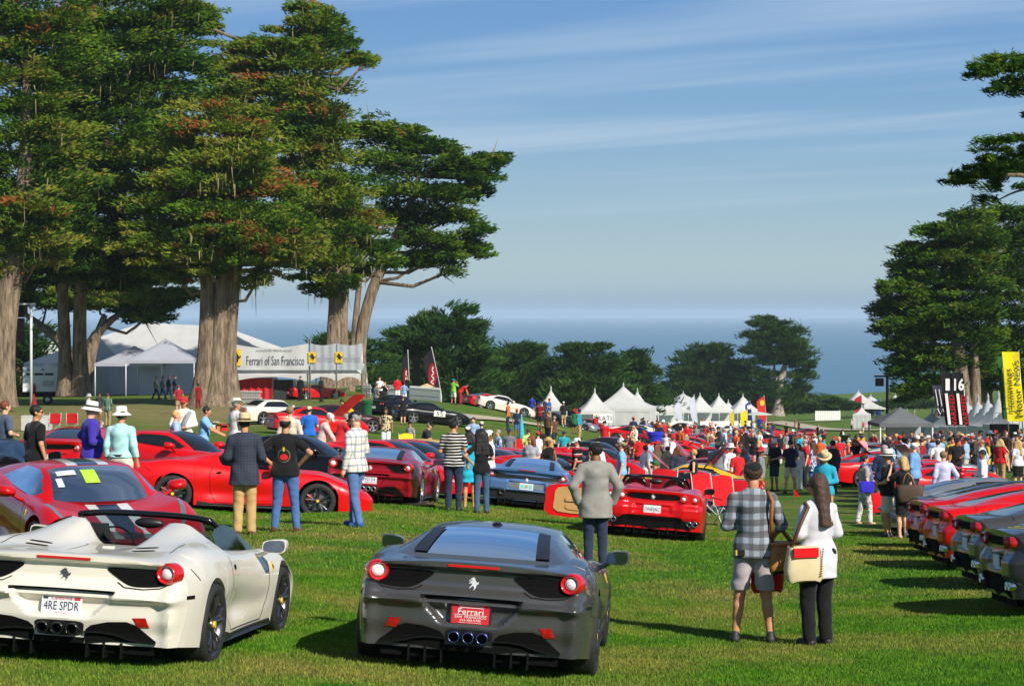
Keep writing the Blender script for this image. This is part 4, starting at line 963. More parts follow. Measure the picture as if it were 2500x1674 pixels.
class Car:
 """geometry of one body: panels first, then fittings laid on them by ray casting"""
 def __init__(s, base, rear, bumps=None, hole=None, lod=0):
  s.S = ST[base]; s.rear = rear; s.L = s.S['L']; s.bumps = bumps; s.lod = lod
  S = s.S; tab = np.array(S['tab'])
  n1, n2, nt = ((20, 26, 130) if lod == 0 else (12, 14, 70) if lod == 1 else (6, 8, 36))
  ts = [np.linspace(0, 0.12, 6 if lod < 2 else 2), np.linspace(0.12, s.L, nt)]
  for a in (S['axr'], S['axf']):
   ts.append(a + S['arch'] * np.cos(np.linspace(0, PI, 25 if lod < 2 else 11)) * 1.0005)
  t = np.unique(np.round(np.concatenate(ts), 4)); t = t[(t >= 0) & (t <= s.L)]
  s.t = t
  zc, zs, xs, wM, zM, wB, zB = (crom(tab[:, 0], tab[:, k], t) for k in range(1, 8))
  arch = np.zeros_like(t)
  for a, r in ((S['axr'], S['rr']), (S['axf'], S['rf'])):
   q = S['arch'] ** 2 - (t - a) ** 2
   arch = np.maximum(arch, np.where(q > 0, r + 0.01 + np.sqrt(np.maximum(q, 0)), 0))
  zb = np.maximum(zB, arch)
  u = np.linspace(0, 1, n1)
  # top: centre to shoulder, with a soft valley beside the fender crest
  xt = xs[:, None] * u
  hh = u[None] ** 2.2
  zt = zc[:, None] * (1 - hh) + zs[:, None] * hh
  if bumps is not None: zt = zt + bumps(xt, np.repeat(t[:, None], n1, 1))
  v = np.linspace(0, 1, n2)[1:] ** 0.9
  zsd = zs[:, None] + (zb - zs)[:, None] * v
  # side profile x(z): rounded over the shoulder, widest at zM, tucking in below
  up = np.clip((zsd - zM[:, None]) / np.maximum(zs - zM, 1e-3)[:, None], 0, 1)
  dn = np.clip((zM[:, None] - zsd) / np.maximum(zM - zB, 1e-3)[:, None], 0, 1)
  xsd = np.where(zsd >= zM[:, None], xs[:, None] + (wM - xs)[:, None] * np.sqrt(np.clip(1 - up ** 2.0, 0, 1)) ** 0.85, wM[:, None] + (wB - wM)[:, None] * dn ** 1.6)
  if base in ('458',):   # side intake sweep: a scooped flank behind the door
   sc = np.exp(-((t[:, None] - 1.75) / 0.55) ** 2) * np.exp(-((zsd - 0.42) / 0.16) ** 2)
   xsd = xsd - 0.055 * sc
  if base in ('gt', '458', 'saloon'):
   xsd = xsd - 0.018 * np.exp(-((zsd - 0.40) / 0.09) ** 2) * smoothstep(S['axr'] + .5, S['axr'] + .8, t)[:, None] * smoothstep(S['axf'] - .45, S['axf'] - .8, t)[:, None]
  X = np.concatenate([xt, xsd, xsd[:, -1:] - 0.035, xsd[:, -1:] - 0.16], 1)
  Z = np.concatenate([zt, zsd, zsd[:, -1:] + 0.004, zsd[:, -1:] + 0.004], 1)
  nc = X.shape[1]
  full_x = np.concatenate([-X[:, :0:-1], X], 1); full_z = np.concatenate([Z[:, :0:-1], Z], 1)
  T = np.repeat(t[:, None], 2 * nc - 1, 1)
  if True:  # bow of the tail edge seen from above
   T = T + rear_relief('edge', full_x, full_z + 5)[:, :] * 0 + (0.08 * (np.abs(full_x) / 0.9) ** 2 + 0.17 * smoothstep(0.80, 0.97, np.abs(full_x))) * np.clip(1 - T / 0.55, 0, 1)
  V = np.stack([full_x, T - s.L / 2, full_z], -1)
  Fq = grid_faces(len(t), 2 * nc - 1)
  if hole is not None:
   C = V.reshape(-1, 3)[Fq].mean(1)
   keep = ~hole(C[:, 0], C[:, 1] + s.L / 2, C[:, 2])
   Fq = Fq[keep]
  Fq = Fq[:, ::-1]
  V = V.reshape(-1, 3)
  # tail panel
  nu, nv = (70, 48) if lod == 0 else (36, 26) if lod == 1 else (14, 10)
  uu = np.linspace(-1, 1, nu); vv = np.linspace(0, 1, nv)
  z1 = zs[0] + (max(zB[0], 0) - zs[0]) * (1 - vv)
  up0 = np.clip((z1 - zM[0]) / (zs[0] - zM[0]), 0, 1); dn0 = np.clip((zM[0] - z1) / (zM[0] - zB[0]), 0, 1)
  Wv = np.where(z1 >= zM[0], xs[0] + (wM[0] - xs[0]) * np.sqrt(np.clip(1 - up0 ** 2, 0, 1)) ** 0.85, wM[0] + (wB[0] - wM[0]) * dn0 ** 1.6)
  Xr = uu[None] * Wv[:, None]
  ztop = zc[0] + (zs[0] - zc[0]) * np.abs(uu) ** 2.2
  Zr = zB[0] + vv[:, None] * (ztop[None] - zB[0])
  Yr = rear_relief(rear, Xr, Zr)
  edge = 0.08 * (np.abs(Xr) / 0.9) ** 2 + 0.17 * smoothstep(0.80, 0.97, np.abs(Xr))
  wgt = np.minimum(smoothstep(1.0, 0.93, np.abs(uu))[None], smoothstep(0, 0.05, 1 - vv)[:, None])   # meet the edge rows
  Yr = edge + (Yr - edge) * wgt
  Vr = np.stack([Xr, Yr - s.L / 2, Zr], -1).reshape(-1, 3)
  Fr = grid_faces(nv, nu) + len(V)
  nose = [(len(t) - 1) * (2 * nc - 1) + k for k in range(2 * nc - 1)]
  s.V = np.concatenate([V, Vr]); s.F = np.concatenate([Fq, Fr]); s.nose = nose
  if lod < 2 or True:
   # close the nose
   ctr = s.V[nose].mean(0); ctr[1] += 0.01
   s.V = np.concatenate([s.V, ctr[None]]); k = len(s.V) - 1
   tri = np.array([(nose[i + 1], nose[i], k, k) for i in range(len(nose) - 1)])
   s.Ftri = [(a, b, c) for a, b, c, _ in tri]
  tris = np.concatenate([s.F[:, [0, 1, 2]], s.F[:, [0, 2, 3]]])
  s.bvh = BVHTree.FromPolygons(s.V.tolist(), tris.tolist() + [list(q) for q in s.Ftri])
 def body(s, m, parent, name='body'):
  o = mesh_obj(name, s.V, [tuple(f) for f in s.F] + s.Ftri, m, parent)
  if s.lod < 2: autosmooth(o, 48)
  return o
 def on(s, face, a, b, off=0.004):
  """point on the body seen from 'rear' (x,z), 'top' (x,t) or 'side' (t,z; right flank), lifted by off"""
  if face == 'rear': o, d = Vector((a, -s.L / 2 - 2, b)), Vector((0, 1, 0))
  elif face == 'top': o, d = Vector((a, b - s.L / 2, 3)), Vector((0, 0, -1))
  elif face == 'side': o, d = Vector((3, a - s.L / 2, b)), Vector((-1, 0, 0))
  elif face == 'left': o, d = Vector((-3, a - s.L / 2, b)), Vector((1, 0, 0))
  elif face == 'front': o, d = Vector((a, s.L / 2 + 2, b)), Vector((0, -1, 0))
  p, n, i, _ = s.bvh.ray_cast(o, d)
  if p is None:
   q = {'rear': Vector((a, -s.L / 2, b)), 'top': Vector((a, b - s.L / 2, 0.9)), 'side': Vector((0.95, a - s.L / 2, b)), 'left': Vector((-0.95, a - s.L / 2, b)), 'front': Vector((a, s.L / 2, b))}[face]
   p = s.bvh.find_nearest(q)[0]
  return p - d * off, d
 def patch(s, name, outline, face, m, parent, off=0.004, step=0.04, mirror=False, skirt=0.02):
  """a thin panel cut to an outline and laid on the body"""
  pts = [Vector((float(p[0]), float(p[1]))) for p in outline]
  n = len(pts)
  xs = [p.x for p in pts]; ys = [p.y for p in pts]
  inner = []
  x = min(xs) + step
  while x < max(xs):
   y = min(ys) + step
   while y < max(ys): inner.append(Vector((x, y))); y += step
   x += step
  # keep the grid points that lie inside and off the border
  def inside(p):
   c = False; j = n - 1
   for i in range(n):
    if (pts[i].y > p.y) != (pts[j].y > p.y) and p.x < (pts[j].x - pts[i].x) * (p.y - pts[i].y) / (pts[j].y - pts[i].y) + pts[i].x: c = not c
    j = i
   return c and min((p - q).length for q in pts) > step * 0.4
  inner = [p for p in inner if inside(p)]
  vs, es, fs, *_ = geometry.delaunay_2d_cdt(pts + inner, [(i, (i + 1) % n) for i in range(n)], [], 1, 1e-5)
  V = []; Fc = []
  for p in vs:
   q, d = s.on(face, p.x, p.y, off); V.append(tuple(q))
  d0 = s.on(face, vs[0].x, vs[0].y)[1]
  ref = Vector(d0)
  for f in fs:
   a, b, c = (Vector(V[i]) for i in f[:3])
   nrm = (b - a).cross(c - a)
   Fc.append(tuple(f) if nrm.dot(ref) < 0 else tuple(reversed(f)))
  if skirt:
   cnt = {}
   for f in Fc:
    for i in range(len(f)):
     e = (f[i], f[(i + 1) % len(f)]); cnt[e] = 1
   bd = [e for e in cnt if (e[1], e[0]) not in cnt]
   m0 = {}
   for a, b in bd:
    for k in (a, b):
     if k not in m0:
      m0[k] = len(V); V.append(tuple(Vector(V[k]) + ref * (off + skirt)))
    Fc.append((b, a, m0[a], m0[b]))
  if mirror == 'only':
   V = [(-p[0], p[1], p[2]) for p in V]; Fc = [tuple(reversed(f)) for f in Fc]
  return mesh_obj(name, V, Fc, m, parent, smooth=False)
 def both(s, name, outline, face, m, parent, **k):
  a = s.patch(name, outline, face, m, parent, **k); b = s.patch(name, outline, face, m, parent, mirror='only', **k)
  return a, b
 def ribbon(s, name, line, face, m, parent, width=0.012, off=0.003, mirror=False):
  """a narrow strip laid along a line on the body (panel gaps, trims)"""
  L = [np.array(p, float) for p in line]
  pts = []
  for i in range(len(L) - 1):
   k = max(2, int(np.linalg.norm(L[i + 1] - L[i]) / 0.04))
   pts += [L[i] + (L[i + 1] - L[i]) * q / k for q in range(k)]
  pts.append(L[-1])
  V = []
  for i, p in enumerate(pts):
   d = pts[min(i + 1, len(pts) - 1)] - pts[max(i - 1, 0)]; d = d / (np.linalg.norm(d) + 1e-9); nn = np.array([-d[1], d[0]]) * width / 2
   for sg in (-1, 1):
    V.append(tuple(s.on(face, *(p + nn * sg), off)[0]))
  Fc = [(2 * i, 2 * i + 1, 2 * i + 3, 2 * i + 2) for i in range(len(pts) - 1)]
  if mirror: V = [(-p[0], p[1], p[2]) for p in V]
  return mesh_obj(name, V, Fc, m, parent, smooth=False)
 def cabin(s, mroof, mglass, parent, nt=44, nc=14, glass_u=None, wscr=None):
  """greenhouse of a closed car: roof with pillars, windscreen, rear window and side windows"""
  S = dict(s.S)
  if wscr: S['wscr'] = wscr
  tb = np.array(S['roof'])
  if s.lod == 0: nt, nc = 96, 24
  if s.lod == 1: nt, nc = 30, 10
  if s.lod == 2: nt, nc = 16, 6
  t = np.linspace(tb[0, 0], tb[-1, 0], nt)
  t = np.unique(np.concatenate([t, [S['wscr'], S['rglass'][1], S['win'][0], S['win'][1]]]))
  zr, zb, wr, wb = (crom(tb[:, 0], tb[:, k], t) for k in range(1, 5))
  uw = np.linspace(0, 1, nc)
  g = glass_u or S['glass_u']
  uw = np.unique(np.concatenate([uw, [g]]))
  xt = wr[:, None] * uw; zt = zr[:, None] - (0.030 * uw ** 4 + 0.012 * uw ** 2)[None] * np.clip((zr - zb) / .2, 0, 1)[:, None]
  v = np.linspace(0, 1, max(4, nc // 2 + 2))[1:]
  bulge = np.sin(v * PI) * 0.022
  zsd = zt[:, -1:] + (np.minimum(zb - 0.015, zt[:, -1] - 0.01)[:, None] - zt[:, -1:]) * v
  xsd = wr[:, None] + (wb - wr)[:, None] * v + bulge[None] * np.clip((zr - zb) / .2, 0, 1)[:, None]
  X = np.concatenate([xt, xsd], 1); Z = np.concatenate([zt, zsd], 1); n = X.shape[1]
  fx = np.concatenate([-X[:, :0:-1], X], 1); fz = np.concatenate([Z[:, :0:-1], Z], 1)
  T = np.repeat(t[:, None], 2 * n - 1, 1)
  # plan bow of the two screens
  T = T + (-0.16 * np.clip((t - S['wscr']) / 0.6, 0, 1)[:, None] * (np.abs(fx) / .6) ** 2)
  V = np.stack([fx, T - s.L / 2, fz], -1).reshape(-1, 3)
  Fq = grid_faces(len(t), 2 * n - 1)
  ci = np.abs((Fq % (2 * n - 1)) - (n - 1)).mean(1); ri = Fq // (2 * n - 1)
  tf = t[ri].mean(1)
  ntop = len(uw) - 1
  utop = np.interp(ci, np.arange(ntop + 1), uw)
  top = ci < ntop
  vv = (ci - ntop) / len(v)
  is_ws = top & (tf > S['wscr']) & (utop < 0.93)
  is_rg = top & (tf < S['rglass'][1]) & (tf > S['rglass'][0]) & (utop < g)
  # side windows: a closed outline in t / height
  w0, w1 = S['win']
  rise = np.clip((tf - w0) / 0.45, 0, 1) ** 0.6
  is_sw = (~top) & (tf > w0) & (tf < w1) & (vv > 0.10) & (vv < 0.97) & (vv > 1.0 - rise * 0.95) & (vv > np.clip((tf - 2.3) / (w1 - 2.3), 0, 1) * 0.25)
  def sub(mask, name, m, off=0.0):
   f = Fq[mask]
   if not len(f): return None
   idx, inv = np.unique(f, return_inverse=True)
   return mesh_obj(name, V[idx], inv.reshape(f.shape)[:, ::-1], m, parent)
  out = {}
  out['roof'] = sub(~(is_ws | is_rg | is_sw), 'roof', mroof)
  out['windscreen'] = sub(is_ws, 'windscreen', mglass)
  out['rear_window'] = sub(is_rg, 'rear_window', mglass)
  sw = is_sw & (V[Fq].mean(1)[:, 0] > 0); sl = is_sw & (V[Fq].mean(1)[:, 0] < 0)
  out['sr'] = sub(sw, 'side_window', mglass); out['sl'] = sub(sl, 'side_window', mglass)
  return out

# --- wheels
def wheel_meshes(kind):
 """tyre, rim and hub meshes with the outer face towards +x, radius 0.35"""
 Rr = 0.35; w = 0.26
 ty = MB()
 prof = [(0.255, -w / 2 + .02), (0.30, -w / 2), (0.335, -w / 2 + .012), (Rr, -w / 2 + .04), (Rr, w / 2 - .04), (0.335, w / 2 - .012), (0.30, w / 2), (0.255, w / 2 - .02)]
 ty.lathe([(r, h) for r, h in prof], 40, 'x', closed=True)
 ri = MB()
 ri.lathe([(0.262, w / 2 - .012), (0.25, w / 2 - .02), (0.235, w / 2 - .05), (0.225, -w / 2 + .03), (0.20, -w / 2 + .03)], 40, 'x')
 if kind == 'five_twin':
  for k in range(5):
   a0 = 2 * PI * k / 5 + PI / 2
   for sg in (-1, 1):
    a1 = a0 + sg * 0.20
    q0 = Vector((w / 2 - .055, 0.05 * math.cos(a0), 0.05 * math.sin(a0)))
    q1 = Vector((w / 2 - .025, 0.24 * math.cos(a1), 0.24 * math.sin(a1)))
    ri.tube([q0, (q0 + q1) / 2 + Vector((0.012, 0, 0)), q1], [0.02, 0.017, 0.021], 6)
 else:
  for k in range(5):
   a0 = 2 * PI * k / 5 + PI / 2
   tn = Vector((0, -math.sin(a0), math.cos(a0))); rd = Vector((0, math.cos(a0), math.sin(a0)))
   V = []
   for r, hw, x0 in ((0.05, 0.042, w / 2 - .04), (0.15, 0.035, w / 2 - .03), (0.245, 0.05, w / 2 - .025)):
    for sg in (-1, 1):
     for dx in (0, -0.03): V.append(rd * r + tn * hw * sg + Vector((x0 + dx, 0, 0)))
   for b in (0, 4):
    ri.add([V[b + i] for i in (0, 1, 2, 3, 4, 5, 6, 7)], [(0, 2, 6, 4), (1, 5, 7, 3), (0, 4, 5, 1), (2, 3, 7, 6)])
 ri.lathe([(0.0, w / 2 - .02), (0.055, w / 2 - .025), (0.07, w / 2 - .05), (0.07, w / 2 - .09)], 16, 'x')
 hub = MB().lathe([(0.0, w / 2 - .008), (0.028, w / 2 - .010), (0.032, w / 2 - .022)], 12, 'x')
 disc = MB().lathe([(0.03, 0.0), (0.19, 0.0), (0.19, -0.03), (0.03, -0.03)], 28, 'x')
 cal = MB()
 V = []
 for k in range(7):
  a = PI * 0.78 + k * 0.14
  for r in (0.12, 0.205):
   for x in (0.045, -0.06): V.append((x, r * math.cos(a), r * math.sin(a)))
 fs = []
 for k in range(6):
  b = 4 * k
  fs += [(b, b + 4, b + 6, b + 2), (b + 1, b + 3, b + 7, b + 5), (b + 2, b + 6, b + 7, b + 3), (b, b + 1, b + 5, b + 4)]
 fs += [(0, 2, 3, 1), (24, 25, 27, 26)]
 cal.add(V, fs)
 return ty, ri, hub, disc, cal
_WH = {}
def add_wheels(car, parent, kind='five_twin', rim=None, cal=None, steer=0.0, lod=0, hubm=None):
 rim = rim or M_RIM; cal = cal or M_CALY; hubm = hubm or M_YEL
 S = car.S
 key = (kind, rim.name, cal.name, hubm.name, lod)
 for ax, r in ((S['axr'], S['rr']), (S['axf'], S['rf'])):
  for sg in (1, -1):
   if key not in _WH:
    ty, ri, hub, disc, cl = wheel_meshes(kind)
    a = ty.obj('wheel', M_TYRE, smooth=True); autosmooth(a, 50)
    b = ri.obj('rim', rim, a, smooth=True); autosmooth(b, 40)
    ch = [b]
    if lod == 0:
     ch += [hub.obj('hub_cap', hubm, a), disc.obj('brake_disc', M_DISC, a), cl.obj('brake_caliper', cal, a)]
    _WH[key] = (a, ch)
    w, first = a, True
   else:
    a, ch = _WH[key]
    w = a.copy(); COL.objects.link(w)
    for c in ch:
     d = c.copy(); COL.objects.link(d); d.parent = w
   w.parent = parent
   k = r / 0.35
   w.scale = (k * (1.12 if ax == S['axr'] else 0.95), k, k)
   hx = S['wx'] + (0.03 if ax == S['axr'] else 0.02)
   w.location = (sg * hx, ax - car.L / 2, r - 0.01)
   w.rotation_euler = (0, 0, (0 if sg > 0 else PI) + (steer if ax == S['axf'] else 0))

def chassis(car, parent, m=None):
 """dark floor, wheel housings and engine bay inside the shell"""
 S = car.S; b = MB(); L = car.L
 b.box(-0.62, 0.62, 0.10 - L / 2, L - 0.5 - L / 2, 0.13, 0.50)
 b.box(-0.84, 0.84, S['axr'] + S['arch'] + .03 - L / 2, S['axf'] - S['arch'] - .03 - L / 2, 0.12, 0.40)
 b.box(-0.78, 0.78, 0.22 - L / 2, S['axr'] - S['arch'] - .02 - L / 2, 0.20, 0.55)
 b.box(-0.60, 0.60, S['axf'] + S['arch'] - L / 2, L - 0.28 - L / 2, 0.15, 0.36)
 return b.obj('underbody', m or M_BLKM, parent)

def horse(h, rear_y=None):
 """prancing horse emblem, outline (x,z) of height h centred on the origin"""
 pts = [(-.05, .50), (.02, .47), (.06, .49), (.09, .44), (.14, .36), (.13, .28), (.20, .22), (.26, .12), (.27, .02), (.33, .12), (.40, .16), (.42, .05), (.36, -.06), (.29, -.08), (.25, -.14),
     (.20, -.20), (.24, -.28), (.17, -.36), (.13, -.46), (.05, -.50), (.08, -.42), (.11, -.34), (.10, -.26), (.02, -.18), (-.06, -.20), (-.14, -.26), (-.20, -.36), (-.27, -.37), (-.22, -.28), (-.16, -.19), (-.10, -.10),
     (-.10, .00), (-.20, .03), (-.28, -.04), (-.33, .00), (-.26, .09), (-.16, .11), (-.24, .18), (-.33, .20), (-.34, .26), (-.24, .26), (-.10, .20), (-.08, .28), (-.16, .30), (-.22, .35), (-.17, .40), (-.08, .42)]
 return [(x * h, z * h) for x, z in pts]
def plate(parent, loc, w, h, base, lines, rx=0.0, rz=0.0, frame=None):
 """number plate facing -y with lines of (text, size, z, material, width)"""
 o = MB().box(-w / 2, w / 2, 0, 0.012, -h / 2, h / 2).obj('number_plate', base, parent)
 o.location = loc; o.rotation_euler = (rx, 0, rz)
 if frame:
  b = MB(); e = 0.012
  b.box(-w / 2 - e, w / 2 + e, -.004, .014, h / 2 + .0005, h / 2 + e); b.box(-w / 2 - e, w / 2 + e, -.004, .014, -h / 2 - e, -h / 2 - .0005)
  b.box(-w / 2 - e, -w / 2 - .0005, -.004, .014, -h / 2, h / 2); b.box(w / 2 + .0005, w / 2 + e, -.004, .014, -h / 2, h / 2)
  b.obj('plate_frame', frame, o)
 for i, (txt, sz, z, m, wd) in enumerate(lines):
  V, Fs = text_geo(txt, sz, wd)
  mesh_obj('lettering', np.column_stack([V[:, 0], np.full(len(V), -0.003), V[:, 1] + z]), Fs, m, o, smooth=False)
 return o

def seats(parent, L, t, m, m2=None, zt=1.02, dx=0.36):
 for sg in (-1, 1):
  b = MB()
  y = t - L / 2
  V = []
  prof = [(0.0, .40, .24), (0.0, .62, .25), (-.06, .80, .23), (-.12, .92, .16), (-.14, zt, .13)]
  for (yy, z, w) in prof:
   V += [(sg * dx - w, y + yy, z), (sg * dx + w, y + yy, z), (sg * dx + w * .9, y + yy - .10, z), (sg * dx - w * .9, y + yy - .10, z)]
  fs = []
  for i in range(len(prof) - 1):
   for j in range(4): fs.append((4 * i + j, 4 * i + (j + 1) % 4, 4 * i + 4 + (j + 1) % 4, 4 * i + 4 + j))
  n = 4 * (len(prof) - 1)
  fs += [(0, 3, 2, 1), (n, n + 1, n + 2, n + 3)]
  b.add(V, fs).box(sg * dx - .25, sg * dx + .25, y + .002, y + .5, .36, .48)
  o = b.obj('seat', m, parent)
  if m2: MB().box(sg * dx - .10, sg * dx + .10, y + .004, y + .012, .62, .80).obj('seat_insert', m2, o)

def mirror(car, parent, m, t=2.62, x=0.90, z=0.93, gl=True, sides=(1, -1)):
 y = t - car.L / 2
 for sg in sides:
  b = MB()
  V = []
  for (yy, sc) in ((-0.05, 1.0), (0.02, 1.05), (0.09, 0.8), (0.13, 0.35)):
   for k in range(12):
    a = 2 * PI * k / 12
    cq, sq = math.cos(a), math.sin(a); cq, sq = math.copysign(abs(cq) ** .6, cq), math.copysign(abs(sq) ** .6, sq)
    V.append((sg * (x + 0.12 + 0.105 * sc * cq), y + yy, z + 0.066 * sc * sq * (1.0 + .12 * cq) + .008 * cq))
  fs = [(12 * i + k, 12 * i + (k + 1) % 12, 12 * i + 12 + (k + 1) % 12, 12 * i + 12 + k) for i in range(3) for k in range(12)]
  fs.append(tuple(range(11, -1, -1))); fs.append(tuple(36 + k for k in range(12)))
  b.add(V, fs)
  b.tube([(sg * (x - 0.10), y + 0.06, z - 0.13), (sg * (x + 0.0), y + 0.05, z - 0.09), (sg * (x + 0.08), y + 0.03, z - 0.03)], [0.03, 0.022, 0.022], 6)
  o = b.obj('door_mirror', m, parent, smooth=True); autosmooth(o, 60)
  if gl:
   V = [(sg * (x + 0.12 + 0.094 * math.copysign(abs(math.cos(2 * PI * k / 14)) ** .6, math.cos(2 * PI * k / 14))), y - 0.056, z + 0.056 * math.copysign(abs(math.sin(2 * PI * k / 14)) ** .6, math.sin(2 * PI * k / 14)) * (1 + .12 * math.cos(2 * PI * k / 14)) + .008 * math.cos(2 * PI * k / 14)) for k in range(14)]
   mesh_obj('mirror_glass', V, [tuple(range(14)) if sg < 0 else tuple(reversed(range(14)))], M_MIRR, o, smooth=False)

def lamp_round(car, parent, x, z, r, ring=True, off=0.0, tilt=0.0, name='tail_lamp'):
 p, _ = car.on('rear', x, z, 0)
 b = MB()
 b.lathe([(r * .60, -.020), (r * .66, -.045), (r * .82, -.055), (r * .97, -.040), (r, .0), (r, .055)], 28, 'y')
 b.lathe([(r * .60, -.020), (0.0, -.020)], 28, 'y')
 o = b.obj(name, M_REDL, parent, smooth=True); autosmooth(o, 50)
 o.location = p + Vector((0, off, 0)); o.rotation_euler = (0, 0, tilt)
 w = MB().lathe([(r * .58, -.020), (r * .50, -.038), (r * .2, -.046), (0, -.048)], 20, 'y').obj('lens', M_WHL, o, smooth=True)
 return o

def shield(car, parent, t, z, sc=0.075, face='side', mirror=False):
 pts = [(-.35, .5), (.35, .5), (.40, .2), (.36, -.15), (.2, -.4), (0, -.52), (-.2, -.4), (-.36, -.15), (-.40, .2)]
 o = car.patch('wing_shield', [(t + a * sc, z + b * sc * 1.3) for a, b in pts], face, M_YEL, parent, off=0.006, mirror='only' if mirror else False)
 hs = [(t + a * .55, z + b * .55) for a, b in horse(sc * 1.3)]
 car.patch('emblem', hs, face, M_BLK, o, off=0.010, skirt=0, step=1, mirror='only' if mirror else False)
 return o

# --------------------------------------------- tail of the mid-engined coupe and spider
def tail_458(car, root, body, plate_kind, pipes=M_BLKG, lod=0):
 # dark mesh panels beside the lamps
 out = smooth_loop([(.315, .848), (.50, .853), (.72, .848), (.80, .80), (.745, .725), (.60, .705), (.49, .715), (.40, .765)], 3)
 car.both('tail_grille', out, 'rear', M_MESH, root, off=0.006)
 for sg in (1, -1): lamp_round(car, root, sg * .775, .825, .092, off=0.012, tilt=-sg * 0.32)
 # red brake strip in the lip, plate, reflectors, exhaust surround, diffuser
 car.patch('brake_strip', [(-.20, .905), (.20, .905), (.205, .925), (-.205, .925)], 'rear', M_REDL, root, off=0.010)
 p, _ = car.on('rear', 0, .775, .004)
 hh = horse(.105)
 car.patch('emblem', [(x, z + .775) for x, z in hh], 'rear', M_SILV, root, off=0.008, skirt=0.006, step=1)
 car.ribbon('crease_shade', [(-.40, .645), (-.3, .652), (0, .655), (.3, .652), (.40, .645)], 'rear', M_LINE, root, width=.02, off=.001)  # dark strip painted in for the shade under the tail's overhanging ledge
 pp, _ = car.on('rear', 0, .522, 0.040)
 for sg in (1, -1): car.ribbon('bumper_gap', [(sg * .80, .748), (sg * .72, .702), (sg * .60, .688), (sg * .46, .698), (sg * .40, .735)], 'rear', M_LINE, root, width=.009, off=.004)
 if plate_kind == 'ca':
  pl = plate(root, pp, .305, .152, M_PLW, [('4RE SPDR', .070, -.006, M_INK, .265), ('California', .024, .056, M_INKR, .16), ('dmv.ca.gov', .010, -.062, M_INKR, .10)], rx=-.10)
  MB().box(.095, .140, -.003, -.001, .043, .067).obj('sticker', M_INKR, pl); MB().box(-.14, -.105, -.003, -.001, .046, .062).obj('sticker', M_INK, pl)
 elif plate_kind == 'dealer':
  pl = plate(root, pp, .300, .150, M_PLR, [('Ferrari', .046, .024, M_INKW, .20), ('SAN  FRANCISCO', .020, -.021, M_INKW, .25), ('415-380-9700', .017, -.047, M_INKW, .165), ('FERRARI OF SAN FRANCISCO', .007, -.066, M_INKW, .18)], rx=-.10, frame=M_BLK)
  MB().box(-.13, .13, -.003, -.001, -.006, -.003).obj('rule_line', M_INKW, pl)
  MB().box(-.09, .10, -.003, -.001, .053, .057).obj('rule_line', M_INKW, pl)
 elif plate_kind == 'white':
  pl = plate(root, pp, .305, .152, M_PLW, [('P0J124', .064, .012, M_INK, .24), ('Ferrari', .030, -.050, M_INKR, .17)], rx=-.10)
 car.both('rear_reflector', [(.545, .452), (.640, .458), (.668, .380), (.582, .376)], 'rear', M_REFL, root, off=0.008)
 car.patch('exhaust_surround', smooth_loop([(-.165, .395), (0, .402), (.165, .395), (.182, .345), (.155, .285), (0, .275), (-.155, .285), (-.182, .345)], 3), 'rear', M_BLK, root, off=0.006)
 y0 = car.on('rear', 0, .335, 0)[0].y
 for k, x in enumerate((-.112, 0, .112)):
  b = MB().lathe([(.036, .02), (.036, -.06), (.043, -.068), (.050, -.058), (.050, .02)], 20, 'y')
  o = b.obj('exhaust_pipe', pipes, root, smooth=True); o.location = (x, y0 - .015, .338)
  MB().lathe([(.037, .0), (0, .0)], 16, 'y').obj('pipe_bore', M_BLKM, o)
 # diffuser: dark lower tail with a bright edge and fins
 df = [(.20, .340), (.24, .375), (.36, .408), (.50, .418), (.57, .392), (.66, .31), (.72, .26), (.71, .212), (.60, .205), (.2, .205), (.19, .28)]
 car.both('diffuser', df, 'rear', M_BLKM, root, off=0.007)
 car.patch('diffuser', [(-.19, .268), (.19, .268), (.19, .205), (-.19, .205)], 'rear', M_BLKM, root, off=0.009)
 yb = car.on('rear', .45, .30, 0)[0].y
 for sg in (1, -1):
  b = MB()
  ln = [(.19, .325), (.32, .328), (.42, .315), (.52, .282), (.62, .262), (.72, .255)]
  for i in range(len(ln) - 1):
   (x0, z0), (x1, z1) = ln[i], ln[i + 1]
   y0_, y1_ = (car.on('rear', q, .30, 0)[0].y for q in (x0, x1))
   V = [(sg * x0, y0_ - .035, z0), (sg * x1, y1_ - .035, z1), (sg * x1, y1_ + .08, z1 + .01), (sg * x0, y0_ + .08, z0 + .01), (sg * x0, y0_ - .035, z0 - .014), (sg * x1, y1_ - .035, z1 - .014), (sg * x1, y1_ + .08, z1 - .006), (sg * x0, y0_ + .08, z0 - .006)]
   b.add(V, [(0, 1, 2, 3), (7, 6, 5, 4), (0, 4, 5, 1)])
  b.obj('diffuser_lip', M_BLKG, root)
 b = MB().box(-.70, .70, yb + .05, yb + .5, .145, .205); b.obj('diffuser', M_BLKM, root)
 for x in (-.47, -.34, -.21, .21, .34, .47):
  f = MB().add([(x - .008, yb - .02, .24), (x + .008, yb - .02, .24), (x + .008, yb - .01, .105), (x - .008, yb - .01, .105), (x - .008, yb + .3, .24), (x + .008, yb + .3, .24), (x + .008, yb + .3, .13), (x - .008, yb + .3, .13)],
      [(0, 3, 2, 1), (4, 5, 6, 7), (0, 4, 7, 3), (1, 2, 6, 5), (2, 3, 7, 6)])
  f.obj('diffuser_fin', M_BLKG, root)

